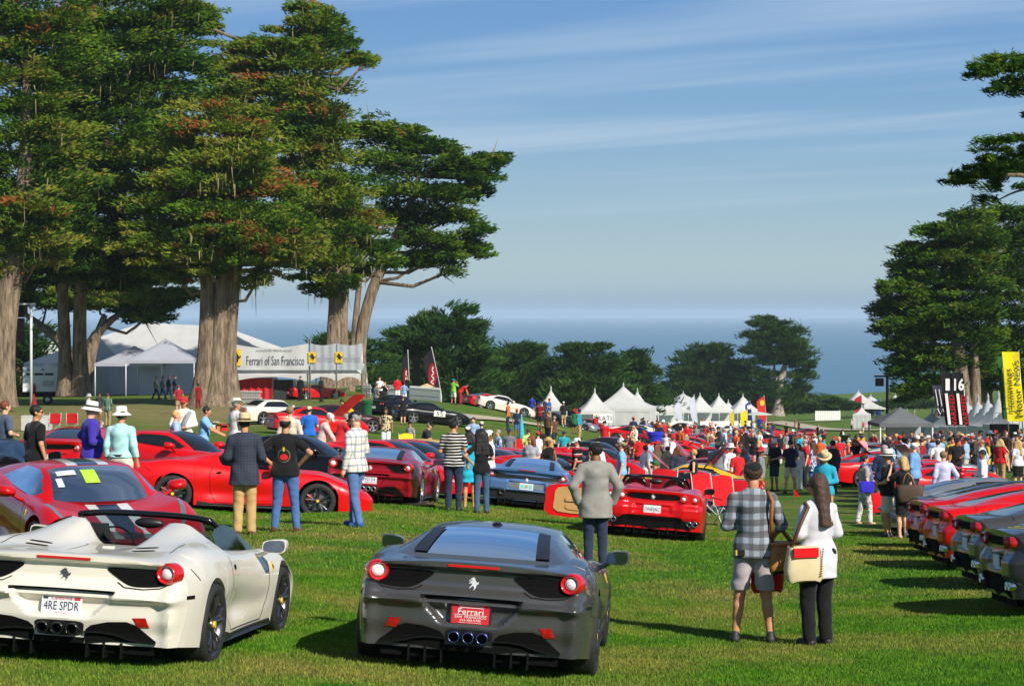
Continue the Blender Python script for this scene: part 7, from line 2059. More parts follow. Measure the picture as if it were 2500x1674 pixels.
def plaid(name, base, stripes, scale=1.0):
 """woven check: stripes are (axis, frequency per metre, duty, phase, colour, strength)"""
 m = bpy.data.materials.new(name); m.use_nodes = True
 nt = m.node_tree; b = nt.nodes['Principled BSDF']; L = nt.links.new
 b.inputs['Roughness'].default_value = .85; b.inputs['Specular IOR Level'].default_value = .2
 tc = nt.nodes.new('ShaderNodeTexCoord'); sp = nt.nodes.new('ShaderNodeSeparateXYZ')
 nz = nt.nodes.new('ShaderNodeTexNoise'); nz.inputs['Scale'].default_value = 5
 mx0 = nt.nodes.new('ShaderNodeVectorMath'); mx0.operation = 'MULTIPLY_ADD'
 L(tc.outputs['Object'], nz.inputs['Vector']); L(nz.outputs['Color'], mx0.inputs[0]); mx0.inputs[1].default_value = (.035, .035, .035); L(tc.outputs['Object'], mx0.inputs[2])
 L(mx0.outputs[0], sp.inputs[0])
 cur = None
 rgb = nt.nodes.new('ShaderNodeRGB'); rgb.outputs[0].default_value = base; cur = rgb.outputs[0]
 for axis, fr, duty, phs, col, st in stripes:
  v = sp.outputs['XYZ'.index(axis)]
  m1 = nt.nodes.new('ShaderNodeMath'); m1.operation = 'MULTIPLY_ADD'; L(v, m1.inputs[0]); m1.inputs[1].default_value = fr; m1.inputs[2].default_value = phs
  m2 = nt.nodes.new('ShaderNodeMath'); m2.operation = 'FRACT'; L(m1.outputs[0], m2.inputs[0])
  m3 = nt.nodes.new('ShaderNodeMath'); m3.operation = 'LESS_THAN'; L(m2.outputs[0], m3.inputs[0]); m3.inputs[1].default_value = duty
  m4 = nt.nodes.new('ShaderNodeMath'); m4.operation = 'MULTIPLY'; L(m3.outputs[0], m4.inputs[0]); m4.inputs[1].default_value = st
  mx = nt.nodes.new('ShaderNodeMix'); mx.data_type = 'RGBA'; L(m4.outputs[0], mx.inputs[0]); L(cur, mx.inputs[6]); mx.inputs[7].default_value = col
  cur = mx.outputs[2]
 L(cur, b.inputs['Base Color'])
 return m
def floral(name, a, b_, c, scale=14):
 m = bpy.data.materials.new(name); m.use_nodes = True
 nt = m.node_tree; b = nt.nodes['Principled BSDF']; b.inputs['Roughness'].default_value = .85
 tc = nt.nodes.new('ShaderNodeTexCoord'); v = nt.nodes.new('ShaderNodeTexNoise'); v.inputs['Scale'].default_value = scale; v.inputs['Detail'].default_value = 1
 r = nt.nodes.new('ShaderNodeValToRGB'); r.color_ramp.interpolation = 'CONSTANT'; e = r.color_ramp.elements
 e[0].color = lin(a); e[0].position = 0; e[1].position = .47; e[1].color = lin(b_); x = e.new(.56); x.color = lin(c)
 nt.links.new(tc.outputs['Object'], v.inputs['Vector']); nt.links.new(v.outputs[0], r.inputs[0]); nt.links.new(r.outputs[0], b.inputs['Base Color'])
 return m
M_LUMBER = plaid('check_grey', lin((150, 160, 170)), [('Z', 8.2, .48, .1, lin((70, 62, 60)), .70), ('X', 9.5, .42, .2, lin((64, 66, 74)), .55), ('Z', 8.2, .05, .62, lin((60, 40, 34)), .6), ('X', 9.5, .05, .8, lin((70, 50, 44)), .5)])
M_CHKB = plaid('check_pale_blue', lin((226, 224, 216)), [('Z', 9, .28, .1, lin((96, 112, 140)), .55), ('X', 10, .28, .3, lin((96, 112, 140)), .55), ('Z', 9, .06, .6, lin((196, 170, 110)), .6), ('X', 10, .06, .75, lin((196, 170, 110)), .6)])
M_BLZ = plaid('check_navy', lin((50, 56, 70)), [('Z', 22, .12, 0, lin((78, 84, 96)), .5), ('X', 22, .12, 0, lin((78, 84, 96)), .5)])
M_STRP = plaid('stripe_black_white', lin((206, 204, 196)), [('Z', 17, .60, .0, lin((22, 22, 26)), 1.0)])
M_STRP2 = plaid('stripe_boy', lin((214, 210, 200)), [('Z', 22, .55, .0, lin((22, 22, 26)), 1.0)])
M_GCHK = plaid('check_green', lin((70, 110, 92)), [('Z', 12, .3, 0, lin((30, 48, 44)), .7), ('X', 12, .3, 0, lin((190, 196, 180)), .5)])
M_BCHK = plaid('check_blue', lin((120, 150, 196)), [('Z', 12, .3, 0, lin((50, 70, 130)), .7), ('X', 12, .3, 0, lin((220, 224, 230)), .6)])
M_POLOST = plaid('polo_three', lin((24, 24, 26)), [('Z', 5.0, .10, .20, lin((226, 222, 214)), 1), ('Z', 5.0, .10, .40, lin((210, 70, 40)), 1)])
M_HAW = floral('print_dark_floral', (30, 32, 40), (226, 214, 180), (206, 160, 70))
M_REDFL = floral('print_red_floral', (176, 36, 30), (220, 96, 60), (140, 20, 24), 9)
M_BLUFL = floral('print_blue_floral', (86, 116, 176), (214, 220, 230), (50, 70, 120))
M_WPRT = floral('print_pale_leaf', (216, 214, 206), (150, 150, 146), (230, 228, 220), 10)
# ------------------------------------------------------------------ the people one can tell apart
C = cloth
JEAN, JEAND, JEANG = C((70, 100, 148), 'denim'), C((40, 52, 76), 'denim'), C((78, 96, 112), 'denim')
KHAKI, STONE, CREAM, WHITE, BLACK, NAVY, GREYC = C((176, 148, 104)), C((190, 186, 178)), C((226, 218, 196)), C((232, 232, 230)), C((24, 24, 27)), C((30, 36, 58)), C((120, 122, 126))
BELT = mat('belt', (0.02, 0.015, 0.012), rough=.5)
M_SNK = C((40, 90, 150))
hb, hbr, hau, hbl, hg, hs = (HAIRM[k] for k in ('black', 'brown', 'auburn', 'blond', 'grey', 'sandy'))
# the pair standing on the right
p_lumber = person(1838, 21.3, -6, 'man in grey checked shirt, pale grey shorts and black cap', H=1.80, build=1.0, arms=('bag', 'front'), shirt=('long', M_LUMBER), pants=('shorts', C((172, 164, 166))), hair=('short', hbr), hat=('cap', M_CAPB), skin=SKIN['tan'], head=(.25, -.1), stance='wide', rolled=True)
p_white = person(1996, 21.0, 26, 'woman with long dark hair in white top and black trousers', H=1.69, sex='f', build=1.12, arms=('front', 'front'), shirt=('blouse', C((206, 206, 212))), pants=('trousers', BLACK), hair=('long', hbr), skin=SKIN['tan'], head=(.75, -.08), glasses=True, face=True, stance='stand')
p_blazer = person(1454, 30.0, 4, 'man in grey blazer, jeans and black cap beside the open car door', H=1.80, build=1.08, arms=('pocket', 'pocket'), shirt=('blazer', C((142, 140, 134))), pants=('jeans', JEAND), hair=('short', hb), hat=('cap', M_CAPB), skin=SKIN['brown'], head=(.5, -.05))
person(597, 31.5, 3, 'man in navy checked jacket, khaki trousers and straw hat', H=1.76, build=1.02, arms=('front', 'front'), shirt=('blazer', M_BLZ), pants=('trousers', C((190, 158, 104))), shoes=C((92, 58, 34)), hair=('short', hb), hat=('straw', M_STRAW, C((96, 62, 40))), skin=SKIN['tan'])
p_tee = person(697, 32.3, -4, 'man in black tee with round emblem, hands on hips, blue jeans', H=1.74, build=1.16, arms=('hip', 'hip'), shirt=('tee', BLACK), pants=('jeans', C((72, 108, 164), 'denim')), hair=('receding', hb), shoes=C((92, 58, 34)), skin=SKIN['tan'], belly=.3, stance='wide')
person(868, 33.8, 58, 'man in pale checked shirt, jeans and black cap looking down', H=1.82, build=1.12, arms=('front', 'down'), shirt=('long', M_CHKB), pants=('jeans', C((84, 116, 164), 'denim')), hair=('short', hg), hat=('cap', M_CAPB), shoes=M_SNK, skin=SKIN['light'], head=(.15, -.3), belly=.7, stance='step')
person(1107, 42.0, -6, 'man in black and white striped polo and dark jeans', H=1.80, build=1.14, arms=('down', 'front'), shirt=('polo', M_STRP), pants=('jeans', JEAND), hair=('short', hb), hat=('cap', M_CAPB), skin=SKIN['tan'], head=(-.5, 0), stance='stand')
person(1146, 44.5, 4, 'girl in turquoise dress and strappy sandals', H=1.60, sex='f', build=.92, arms=('front', 'front'), shirt=('dress', C((30, 176, 206))), pants=(None, None), hair=('bob', hb), skin=SKIN['tan'], sandals=True)
person(1176, 42.0, 8, 'girl with long dark hair in black tee and jeans', H=1.66, sex='f', build=.95, arms=('front', 'hip'), shirt=('tee', BLACK), pants=('jeans', C((58, 92, 120), 'denim')), hair=('long', hb), skin=SKIN['tan'])
person(2168, 44.4, 66, 'man in white straw hat, black tee and cream shorts', H=1.80, build=1.12, arms=('front', 'front'), shirt=('tee', BLACK), pants=('shorts', C((214, 204, 186))), hair=('short', hg), hat=('straw', C((226, 218, 198)), BLACK), skin=SKIN['tan'], glasses=True, belly=.6)
p_tote = person(2204, 44.0, 40, 'blond woman in black dress carrying a brown tote', H=1.70, sex='f', build=1.05, arms=('bag', 'raise'), shirt=('tee', BLACK), pants=('skirt', BLACK), hair=('bob', hbl), skin=SKIN['light'], sandals=True, head=(.4, 0))
p_scarf = person(2110, 51.0, -70, 'woman in grey tee, blue scarf and printed trousers', H=1.66, sex='f', build=1.0, arms=('down', 'front'), shirt=('tee', C((166, 158, 146))), pants=('trousers', M_WPRT), hair=('pony', hb), skin=SKIN['light'], sandals=True, stance='step')
person(2014, 46.0, 150, 'man in teal shirt and straw hat looking down', H=1.74, build=1.1, arms=('front', 'front'), shirt=('long', C((40, 160, 186))), pants=('trousers', KHAKI), hair=('short', hg), hat=('straw', M_STRAW, C((120, 84, 50))), skin=SKIN['tan'], head=(.3, -.5))
# by the cars on the left
person(12, 40.0, -50, 'man in slate blue tee at the left edge', H=1.74, arms=('front', 'down'), shirt=('tee', C((78, 92, 116))), pants=('shorts', WHITE), hair=('short', hau), skin=SKIN['light'])
person(88, 33.5, -48, 'man with black hair in black tee behind the striped coupe', H=1.74, build=1.1, arms=('down', 'down'), shirt=('tee', BLACK), pants=('jeans', JEAND), hair=('short', hb), skin=SKIN['tan'], head=(-.5, 0), glasses=True, face=True)
person(222, 35.0, -72, 'man in purple jacket and white sun hat, hand on hip', H=1.80, build=1.12, arms=('front', 'hip'), shirt=('jacket', C((62, 48, 160))), pants=('trousers', C((206, 192, 168))), hair=('short', hg), hat=('bucket', WHITE, BLACK), skin=SKIN['light'], head=(0, -.15), belly=.5)
person(296, 34.5, -14, 'man in pale aqua shirt, black belt and white sun hat', H=1.76, build=1.1, arms=('down', 'down'), shirt=('long', C((176, 222, 222))), pants=('trousers', C((222, 214, 196))), hair=('short', hb), hat=('bucket', WHITE), belt=BELT, skin=SKIN['tan'], head=(-.3, 0))
person(429, 46, -74, 'blond boy in light blue polo shirt', H=1.58, arms=('front', 'front'), shirt=('polo', C((152, 184, 226))), pants=('trousers', NAVY), hair=('short', hbl), skin=SKIN['light'])
p_redcap = person(449, 50, 176, 'man in red cap and sunglasses with a grey tube', H=1.84, build=1.08, arms=('bag', 'front'), shirt=('long', C((226, 226, 208))), pants=('trousers', KHAKI), hair=('short', hbr), hat=('cap', C((200, 40, 48))), skin=SKIN['tan'], glasses=True)
person(496, 49, -86, 'dark haired man in sky blue shirt reaching forward', H=1.66, arms=('reach', 'reach'), shirt=('polo', C((130, 184, 226))), pants=('trousers', STONE), hair=('short', hb), skin=SKIN['tan'], lean=.12)
person(577, 52, -52, 'man in white polo with red trim and white hat', H=1.84, build=1.14, arms=('front', 'front'), shirt=('polo', C((226, 220, 218))), pants=('trousers', KHAKI), hair=('short', hg), hat=('cowboy', C((232, 226, 212))), skin=SKIN['tan'], head=(-.4, 0), belly=.4)
person(708, 50, -10, 'sandy haired man in beige shirt behind the black tee', H=1.80, build=1.1, arms=('front', 'front'), shirt=('long', C((206, 198, 180))), pants=('trousers', STONE), hair=('short', hs), skin=SKIN['light'])
person(755, 66, 6, 'man in royal blue tee with a ring print and beige cap', H=1.76, build=1.15, shirt=('tee', C((36, 104, 196))), pants=('jeans', JEAN), hair=('short', hbr), hat=('cap', C((206, 196, 170))), skin=SKIN['light'], arms=('front', 'front'))
person(780, 52, -80, 'man in white cap and pinstriped shirt bending over a car', H=1.72, build=1.1, shirt=('long', C((206, 190, 180))), pants=('trousers', STONE), hair=('short', hg), hat=('cap', WHITE), skin=SKIN['tan'], lean=.35, head=(0, -.4), arms=('lean', 'lean'))
person(826, 58, -70, 'grey haired man in red polo bending forward', H=1.72, build=1.15, shirt=('polo', C((206, 30, 44))), pants=('trousers', KHAKI), hair=('short', hg), skin=SKIN['light'], lean=.35, arms=('lean', 'lean'))
person(247, 61, -100, 'small child in pale blue behind the purple jacket', H=1.25, shirt=('tee', C((150, 176, 214))), pants=('shorts', NAVY), hair=('short', hs), skin=SKIN['light'])
# on the slope
person(217, 111, -100, 'man in lavender shirt and grey bucket hat by the red chairs', H=1.74, shirt=('tee', C((170, 170, 196))), pants=('shorts', NAVY), hair=('short', hg), hat=('bucket', C((176, 176, 180))), skin=SKIN['light'], arms=('front', 'front'))
person(243, 118, 150, 'man in dark cap behind the lavender shirt', H=1.76, shirt=('tee', C((60, 64, 70))), pants=('shorts', KHAKI), hair=('short', hb), hat=('cap', BLACK), skin=SKIN['brown'])
person(263, 113, -20, 'man in green checked shirt and khaki trousers', H=1.76, build=1.1, shirt=('long', M_GCHK), pants=('trousers', C((150, 140, 100))), hair=('short', hbr), skin=SKIN['tan'], arms=('front', 'front'))
GW = 'four men walking past the tent wall'
for i, (px, nm, c, hh) in enumerate(((380, 'olive shirt', (150, 152, 116), hs), (396, 'grey checked shirt', (96, 100, 112), hbr), (411, 'black shirt', (26, 28, 38), hau), (426, 'navy shirt', (34, 40, 62), hb))):
 person(px, 160 + i * .8, -88, 'man in %s walking along the tent wall' % nm, GW, shirt=('long', C(c)), pants=('jeans', JEAND), hair=('short', hh), skin=SKIN['tan'], stance='walk', arms=('swing', 'swingb'), lean=.06)
person(436, 132, 10, 'man in red shirt and khaki shorts near the big trunk', H=1.78, build=1.15, shirt=('tee', C((160, 36, 44))), pants=('shorts', KHAKI), hair=('short', hau), skin=SKIN['light'], arms=('front', 'front'))
person(484, 141, 20, 'woman in long dark red dress left of the big trunk', H=1.70, sex='f', shirt=('dress', C((140, 20, 28))), pants=('trousers', C((120, 18, 26))), hair=('short', hb), skin=SKIN['dark'])
person(543, 146, 170, 'child in grey sun hat, white top and dark trousers', H=1.50, sex='f', shirt=('tee', C((226, 214, 196))), pants=('trousers', NAVY), hair=('bob', hbr), hat=('bucket', C((170, 180, 200))), skin=SKIN['light'], arms=('front', 'front'))
person(570, 147, 0, 'man in yellow shirt and red cap beside the big trunk', H=1.80, build=1.15, shirt=('polo', C((226, 190, 30))), pants=('trousers', KHAKI), hair=('short', hbr), hat=('cap', C((200, 40, 36))), skin=SKIN['tan'], arms=('front', 'front'))
person(858, 103, 80, 'man in yellow shirt bending over the maroon coupe', H=1.78, build=1.1, shirt=('polo', C((230, 186, 26))), pants=('trousers', CREAM), hair=('short', hb), skin=SKIN['tan'], lean=.75, arms=('lean', 'lean'))
person(733, 154, 150, 'man in black suit under the banner tent', H=1.78, shirt=('blazer', BLACK), pants=('trousers', BLACK), hair=('short', hb), skin=SKIN['tan'])
person(784, 150, -120, 'man in black standing by the red car under the tent', H=1.78, shirt=('jacket', BLACK), pants=('trousers', BLACK), hair=('short', hb), skin=SKIN['brown'], arms=('front', 'front'))
person(720, 158, 90, 'man in pale shirt at the back of the banner tent', H=1.76, shirt=('long', C((196, 206, 226))), pants=('trousers', NAVY), hair=('short', hbr), skin=SKIN['light'])
person(918, 134, -50, 'man in grey tee and jeans at the white picket fence', H=1.80, build=1.15, shirt=('tee', C((110, 112, 118))), pants=('jeans', JEAN), hair=('short', hbr), skin=SKIN['tan'], arms=('front', 'front'))
person(927, 147, 170, 'man in white shirt and dark waistcoat behind the fence', H=1.82, shirt=('long', WHITE), pants=('trousers', BLACK), hair=('short', hau), skin=SKIN['light'], arms=('front', 'front'))
person(940, 139, 160, 'photographer in dark striped shirt at the picket fence', H=1.78, shirt=('tee', C((52, 50, 54))), pants=('trousers', BLACK), hair=('short', hbr), skin=SKIN['light'], arms=('raise', 'raise'))
person(970, 149, 10, 'man in red jacket and white trousers by the fence', H=1.80, build=1.1, shirt=('jacket', C((206, 26, 36))), pants=('trousers', WHITE), hair=('short', hb), skin=SKIN['tan'], arms=('front', 'front'))
person(987, 146, -5, 'boy in pale blue tee in front of the fence', H=1.50, build=1.1, shirt=('tee', C((126, 166, 214))), pants=('shorts', WHITE), hair=('short', hbr), skin=SKIN['light'], arms=('front', 'front'))
person(994, 153, 120, 'man in black jacket talking beside the fence flag', H=1.82, shirt=('jacket', C((30, 34, 38))), pants=('trousers', NAVY), hair=('short', hau), skin=SKIN['light'])
person(1107, 151, -40, 'man in lime green tee and blue cap raising a camera', H=1.82, build=1.1, shirt=('tee', C((126, 196, 66))), pants=('shorts', C((226, 224, 216))), hair=('short', hbr), hat=('cap', C((40, 120, 190))), skin=SKIN['tan'], arms=('raise', 'raise'), stance='wide')
person(1123, 157, -80, 'man in red bending over an open engine', H=1.76, shirt=('tee', C((206, 20, 26))), pants=('trousers', C((190, 24, 30))), hair=('short', hb), skin=SKIN['tan'], lean=.85, arms=('lean', 'lean'))
person(984, 121, 4, 'woman in black tee and black shorts on the slope', H=1.66, sex='f', build=1.05, shirt=('tee', C((28, 28, 32))), pants=('shorts', C((30, 30, 34))), hair=('short', hau), skin=SKIN['light'], arms=('front', 'front'))
person(942, 84, 172, 'man in dark floral shirt and white shorts', H=1.74, build=1.12, shirt=('tee', M_HAW), pants=('shorts', WHITE), hair=('short', hbr), skin=SKIN['brown'], arms=('front', 'down'))
person(1001, 80, 140, 'boy in black striped tee and dark cap by the yellow chair', H=1.45, shirt=('tee', M_STRP2), pants=('shorts', NAVY), hair=('short', hb), hat=('cap', BLACK), skin=SKIN['tan'])
person(1034, 70, -95, 'bearded man in black shirt and cap stooping', H=1.70, build=1.15, shirt=('tee', C((34, 36, 46))), pants=('jeans', JEAND), hair=('short', hg), hat=('cap', BLACK), skin=SKIN['light'], lean=.3, arms=('lean', 'lean'))
MIDS = [
 (1142, 66, 0, 'man in red jacket and white cap with red stripe', dict(shirt=('jacket', C((190, 30, 40))), pants=('trousers', STONE), hair=('short', hb), hat=('cap', WHITE))),
 (1156, 90, 170, 'man in pale blue shirt behind the white cap', dict(H=1.80, shirt=('tee', C((140, 170, 204))), pants=('shorts', KHAKI), hair=('short', hb))),
 (1176, 84, 20, 'man in navy tee with lettering and beige cap', dict(H=1.82, build=1.15, shirt=('tee', C((34, 44, 78))), pants=('shorts', KHAKI), hair=('short', hbr), hat=('cap', C((206, 200, 180))))),
 (1187, 68, -150, 'grey haired man in cream shirt and sunglasses', dict(H=1.74, build=1.1, shirt=('polo', C((222, 216, 196))), pants=('trousers', KHAKI), hair=('short', hg), glasses=True)),
 (1216, 78, 110, 'grey haired man in blue checked shirt', dict(shirt=('long', M_BCHK), pants=('trousers', KHAKI), hair=('short', hg))),
 (1243, 83, 170, 'man in grey tee and navy cap before the red chair', dict(H=1.78, shirt=('tee', C((110, 116, 124))), pants=('jeans', JEAN), hair=('short', hb), hat=('cap', C((36, 44, 80))))),
 (1290, 88, 10, 'man in pale lime tee near the blue parasol', dict(H=1.78, build=1.15, shirt=('tee', C((206, 226, 120))), pants=('shorts', KHAKI), hair=('short', hbr), skin=SKIN['tan'])),
 (1314, 86, 60, 'man in white tee and red cap with a shoulder strap', dict(H=1.78, shirt=('tee', WHITE), pants=('shorts', NAVY), hair=('short', hbr), hat=('cap', C((206, 36, 36))))),
 (1296, 57, 160, 'red haired woman in grey tee and sunglasses', dict(H=1.70, sex='f', build=1.15, shirt=('tee', C((156, 158, 166))), pants=('jeans', JEAN), hair=('long', hau), glasses=True, arms=('front', 'front'))),
 (1339, 56, 150, 'blond woman in black tank top and sunglasses', dict(H=1.70, sex='f', shirt=('tank', BLACK), pants=('trousers', BLACK), hair=('long', hbl), glasses=True)),
 (1195, 47.5, 100, 'man in white cap holding a camera beside the dark haired girl', dict(H=1.66, shirt=('tee', WHITE), pants=('shorts', NAVY), hair=('short', hb), hat=('cap', WHITE), arms=('raise', 'raise'))),
 (1299, 166, -30, 'man in blue shirt by the white fastback', dict(H=1.80, build=1.2, shirt=('tee', C((34, 66, 176))), pants=('shorts', GREYC), hair=('short', hb))),
 (1330, 161, 60, 'man in dark navy clothes by the first peaked tent', dict(H=1.80, shirt=('long', C((40, 46, 66))), pants=('jeans', JEAND), hair=('short', hb))),
 (1341, 158, -120, 'man in blue shirt, red cap and khaki trousers', dict(H=1.82, shirt=('polo', C((46, 92, 170))), pants=('trousers', C((160, 138, 100))), hair=('short', hau), hat=('cap', C((206, 60, 40))), arms=('front', 'front'))),
 (1376, 160, 10, 'man in black shirt, khaki shorts and white cap', dict(H=1.84, build=1.15, shirt=('long', C((30, 32, 38))), pants=('shorts', KHAKI), hair=('short', hbr), hat=('cap', WHITE), arms=('front', 'front'))),
 (1407, 184, 170, 'man in red shirt and khaki trousers by the lettered tent', dict(H=1.80, shirt=('polo', C((196, 28, 36))), pants=('trousers', C((186, 160, 120))), hair=('short', hbr), hat=('cap', C((160, 30, 36))), arms=('front', 'front'))),
 (1388, 86, -8, 'boy in red tee and khaki shorts, back turned', dict(H=1.50, shirt=('tee', C((206, 26, 34))), pants=('shorts', C((170, 146, 96))), hair=('short', hb))),
 (1409, 62, 70, 'man in black polo with white and orange bands, white cap', dict(H=1.80, build=1.15, shirt=('polo', M_POLOST), pants=('shorts', NAVY), hair=('short', hb), hat=('cap', WHITE), glasses=True)),
 (1458, 76, 5, 'man in white shirt and straw hat behind the blazer', dict(H=1.82, build=1.2, shirt=('long', C((226, 226, 228))), pants=('trousers', KHAKI), hair=('short', hg), hat=('straw', M_STRAW, BLACK))),
 (1448, 58, 10, 'blond woman behind the black cap', dict(H=1.62, sex='f', shirt=('tee', NAVY), pants=('trousers', NAVY), hair=('long', hbl))),
 (1476, 112, 160, 'man in red tee and black cap facing us', dict(H=1.78, shirt=('tee', C((206, 24, 30))), pants=('shorts', KHAKI), hair=('short', hb), hat=('cap', BLACK))),
 (1518, 58, 80, 'man in sky blue tee with black backpack', dict(H=1.76, shirt=('tee', C((124, 184, 226))), pants=('shorts', KHAKI), hair=('short', hbr), hat=('cap', C((150, 140, 110))), glasses=True)),
 (1516, 100, 120, 'woman in white top before the white tent', dict(H=1.66, sex='f', shirt=('tee', WHITE), pants=('trousers', C((60, 64, 74))), hair=('short', hbr))),
 (1533, 95, 160, 'man in black and maroon shirt', dict(H=1.78, build=1.15, shirt=('tee', C((60, 20, 30))), pants=('shorts', BLACK), hair=('short', hb))),
 (1546, 112, 40, 'blond woman in patterned top with raised hand', dict(H=1.68, sex='f', shirt=('tank', M_HAW), pants=('shorts', KHAKI), hair=('pony', hbl), arms=('raise', 'front'))),
 (1561, 93, 5, 'man in red shirt with black shoulders', dict(H=1.76, build=1.15, shirt=('polo', C((206, 30, 36))), pants=('shorts', BLACK), hair=('short', hb))),
 (1576, 74, -60, 'man in white polo beside the open bonnet', dict(H=1.80, build=1.12, shirt=('polo', C((230, 230, 232))), pants=('trousers', STONE), hair=('short', hbr))),
 (1630, 79, 10, 'man in beige waistcoat and red cap', dict(H=1.72, build=1.3, shirt=('long', C((190, 164, 130))), pants=('trousers', KHAKI), hair=('short', hbr), hat=('cap', C((206, 40, 40))))),
 (1656, 68, 12, 'auburn haired person in dark slate jacket', dict(H=1.76, build=1.1, shirt=('jacket', C((52, 58, 74))), pants=('trousers', NAVY), hair=('bob', hau))),
 (1694, 56, 80, 'short haired blond woman in black sleeveless top', dict(H=1.66, sex='f', shirt=('tank', BLACK), pants=('trousers', BLACK), hair=('short', hbl), glasses=True)),
 (1727, 98, -70, 'man in teal jacket crouching forward', dict(H=1.74, shirt=('jacket', C((30, 160, 180))), pants=('trousers', C((40, 150, 170))), hair=('short', hb), hat=('cap', BLACK), lean=.7, arms=('lean', 'lean'))),
 (1690, 172, 176, 'man in red floral shirt and khaki shorts', dict(H=1.80, build=1.2, shirt=('tee', M_REDFL), pants=('shorts', C((170, 150, 110))), hair=('bald', None))),
 (1767, 118, -60, 'person in white hooded top', dict(H=1.78, shirt=('jacket', C((206, 214, 222))), pants=('jeans', JEAND), hair=('short', hg))),
 (1816, 118, 10, 'man in black tee bending over a bonnet', dict(H=1.78, build=1.1, shirt=('tee', BLACK), pants=('jeans', JEAN), hair=('short', hb), lean=.3, arms=('lean', 'lean'))),
 (1957, 105, 4, 'man in turquoise shirt and white trousers', dict(H=1.78, build=1.1, shirt=('tee', C((56, 176, 200))), pants=('trousers', C((214, 204, 186))), hair=('short', hs))),
 (1930, 73, 4, 'man in navy polo and cream shorts at the aisle', dict(H=1.82, build=1.05, shirt=('polo', C((32, 36, 56))), pants=('shorts', C((222, 210, 182))), hair=('short', hb), head=(0, -.4), arms=('front', 'front'), stance='wide')),
 (1948, 76, 170, 'auburn haired woman in white by the navy polo', dict(H=1.68, sex='f', shirt=('blouse', C((230, 216, 208))), pants=('trousers', WHITE), hair=('bob', hau))),
 (1966, 78, 90, 'bald man in red shirt and black trousers', dict(H=1.82, build=1.2, shirt=('tee', C((196, 26, 36))), pants=('trousers', C((30, 32, 44))), hair=('receding', hg), belly=.8)),
 (1984, 80, 60, 'long haired woman in blue floral dress', dict(H=1.70, sex='f', shirt=('dress', M_BLUFL), pants=('trousers', C((60, 90, 170))), hair=('long', hbr))),
 (2034, 70, 40, 'man in black jacket and cap by the raised bonnet', dict(H=1.80, build=1.2, shirt=('jacket', C((38, 40, 44))), pants=('trousers', BLACK), hair=('short', hb), hat=('cap', BLACK))),
 (2158, 56, 4, 'grey haired man in navy jacket behind the straw hat', dict(H=1.84, build=1.2, shirt=('jacket', C((36, 52, 86))), pants=('trousers', KHAKI), hair=('short', hg))),
 (2232, 58, 60, 'man in light blue shirt, white cap and shoulder bag', dict(H=1.84, build=1.25, shirt=('long', C((110, 156, 210))), pants=('jeans', JEAND), hair=('short', hg), hat=('cap', WHITE))),
 (2304, 51, 6, 'brown haired man in pale lavender shirt among the cars', dict(H=1.72, build=1.05, shirt=('long', C((196, 196, 224))), pants=('trousers', KHAKI), hair=('short', hs))),
 (2399, 53, 76, 'black haired man in white shirt among the cars', dict(H=1.70, shirt=('long', C((222, 222, 236))), pants=('trousers', BLACK), hair=('short', hb))),
 (2397, 68, 60, 'balding man in pale blue shirt', dict(H=1.76, shirt=('long', C((186, 200, 226))), pants=('trousers', GREYC), hair=('receding', hs))),
 (2442, 74, -40, 'blond woman in red blouse', dict(H=1.68, sex='f', build=1.1, shirt=('tee', C((190, 26, 36))), pants=('trousers', KHAKI), hair=('bob', hbl))),
 (2486, 70, 10, 'long haired blond woman in white blouse at right edge', dict(H=1.70, sex='f', build=1.05, shirt=('tee', C((216, 216, 230))), pants=('skirt', BLACK), hair=('long', hbl))),
 (2100, 113, 10, 'man in yellow jacket with dark badge', dict(H=1.78, build=1.2, shirt=('jacket', C((206, 160, 20))), pants=('trousers', BLACK), hair=('short', hbr), hat=('straw', M_STRAW))),
 (2250, 76, 60, 'man in dark red shirt behind the shoulder bag', dict(H=1.76, build=1.15, shirt=('tee', C((150, 24, 36))), pants=('trousers', GREYC), hair=('short', hbr))),
 (2331, 88, 10, 'man in salmon shirt and tan trousers', dict(H=1.80, shirt=('tee', C((190, 100, 86))), pants=('trousers', C((120, 96, 66))), hair=('short', hb))),
 (2292, 92, -80, 'white haired man in pale pink shirt', dict(H=1.80, build=1.15, shirt=('long', C((206, 180, 186))), pants=('trousers', STONE), hair=('short', hg))),
 (2207, 104, 176, 'man in black tee raising a camera over the crowd', dict(H=1.84, shirt=('tee', BLACK), pants=('shorts', KHAKI), hair=('short', hb), arms=('raise', 'raise'))),
 (2188, 96, 10, 'man in pale grey shirt and yellow cap', dict(H=1.80, build=1.2, shirt=('tee', C((196, 196, 186))), pants=('trousers', STONE), hair=('short', hg), hat=('cap', C((220, 180, 60))))),
 (1942, 330, 60, 'walker in khaki far out on the fairway', dict(shirt=('tee', C((110, 60, 60))), pants=('shorts', KHAKI), hair=('short', hbr), stance='walk', arms=('swing', 'swingb')))]
for px, d, yaw, lab, k in MIDS:
 k = dict(k); k.setdefault('skin', (SKIN['light'], SKIN['tan'], SKIN['light'], SKIN['brown'])[int(px) % 4])
 k.setdefault('arms', (('down', 'down'), ('front', 'down'), ('down', 'front'), ('pocket', 'down'))[int(px * 3 + d) % 4])
 if 'head' not in k: k['head'] = (((int(px * 5) % 9) - 4) * .14, ((int(px * 3) % 5) - 3) * .07)
 person(px, d, yaw, lab, None, **k)

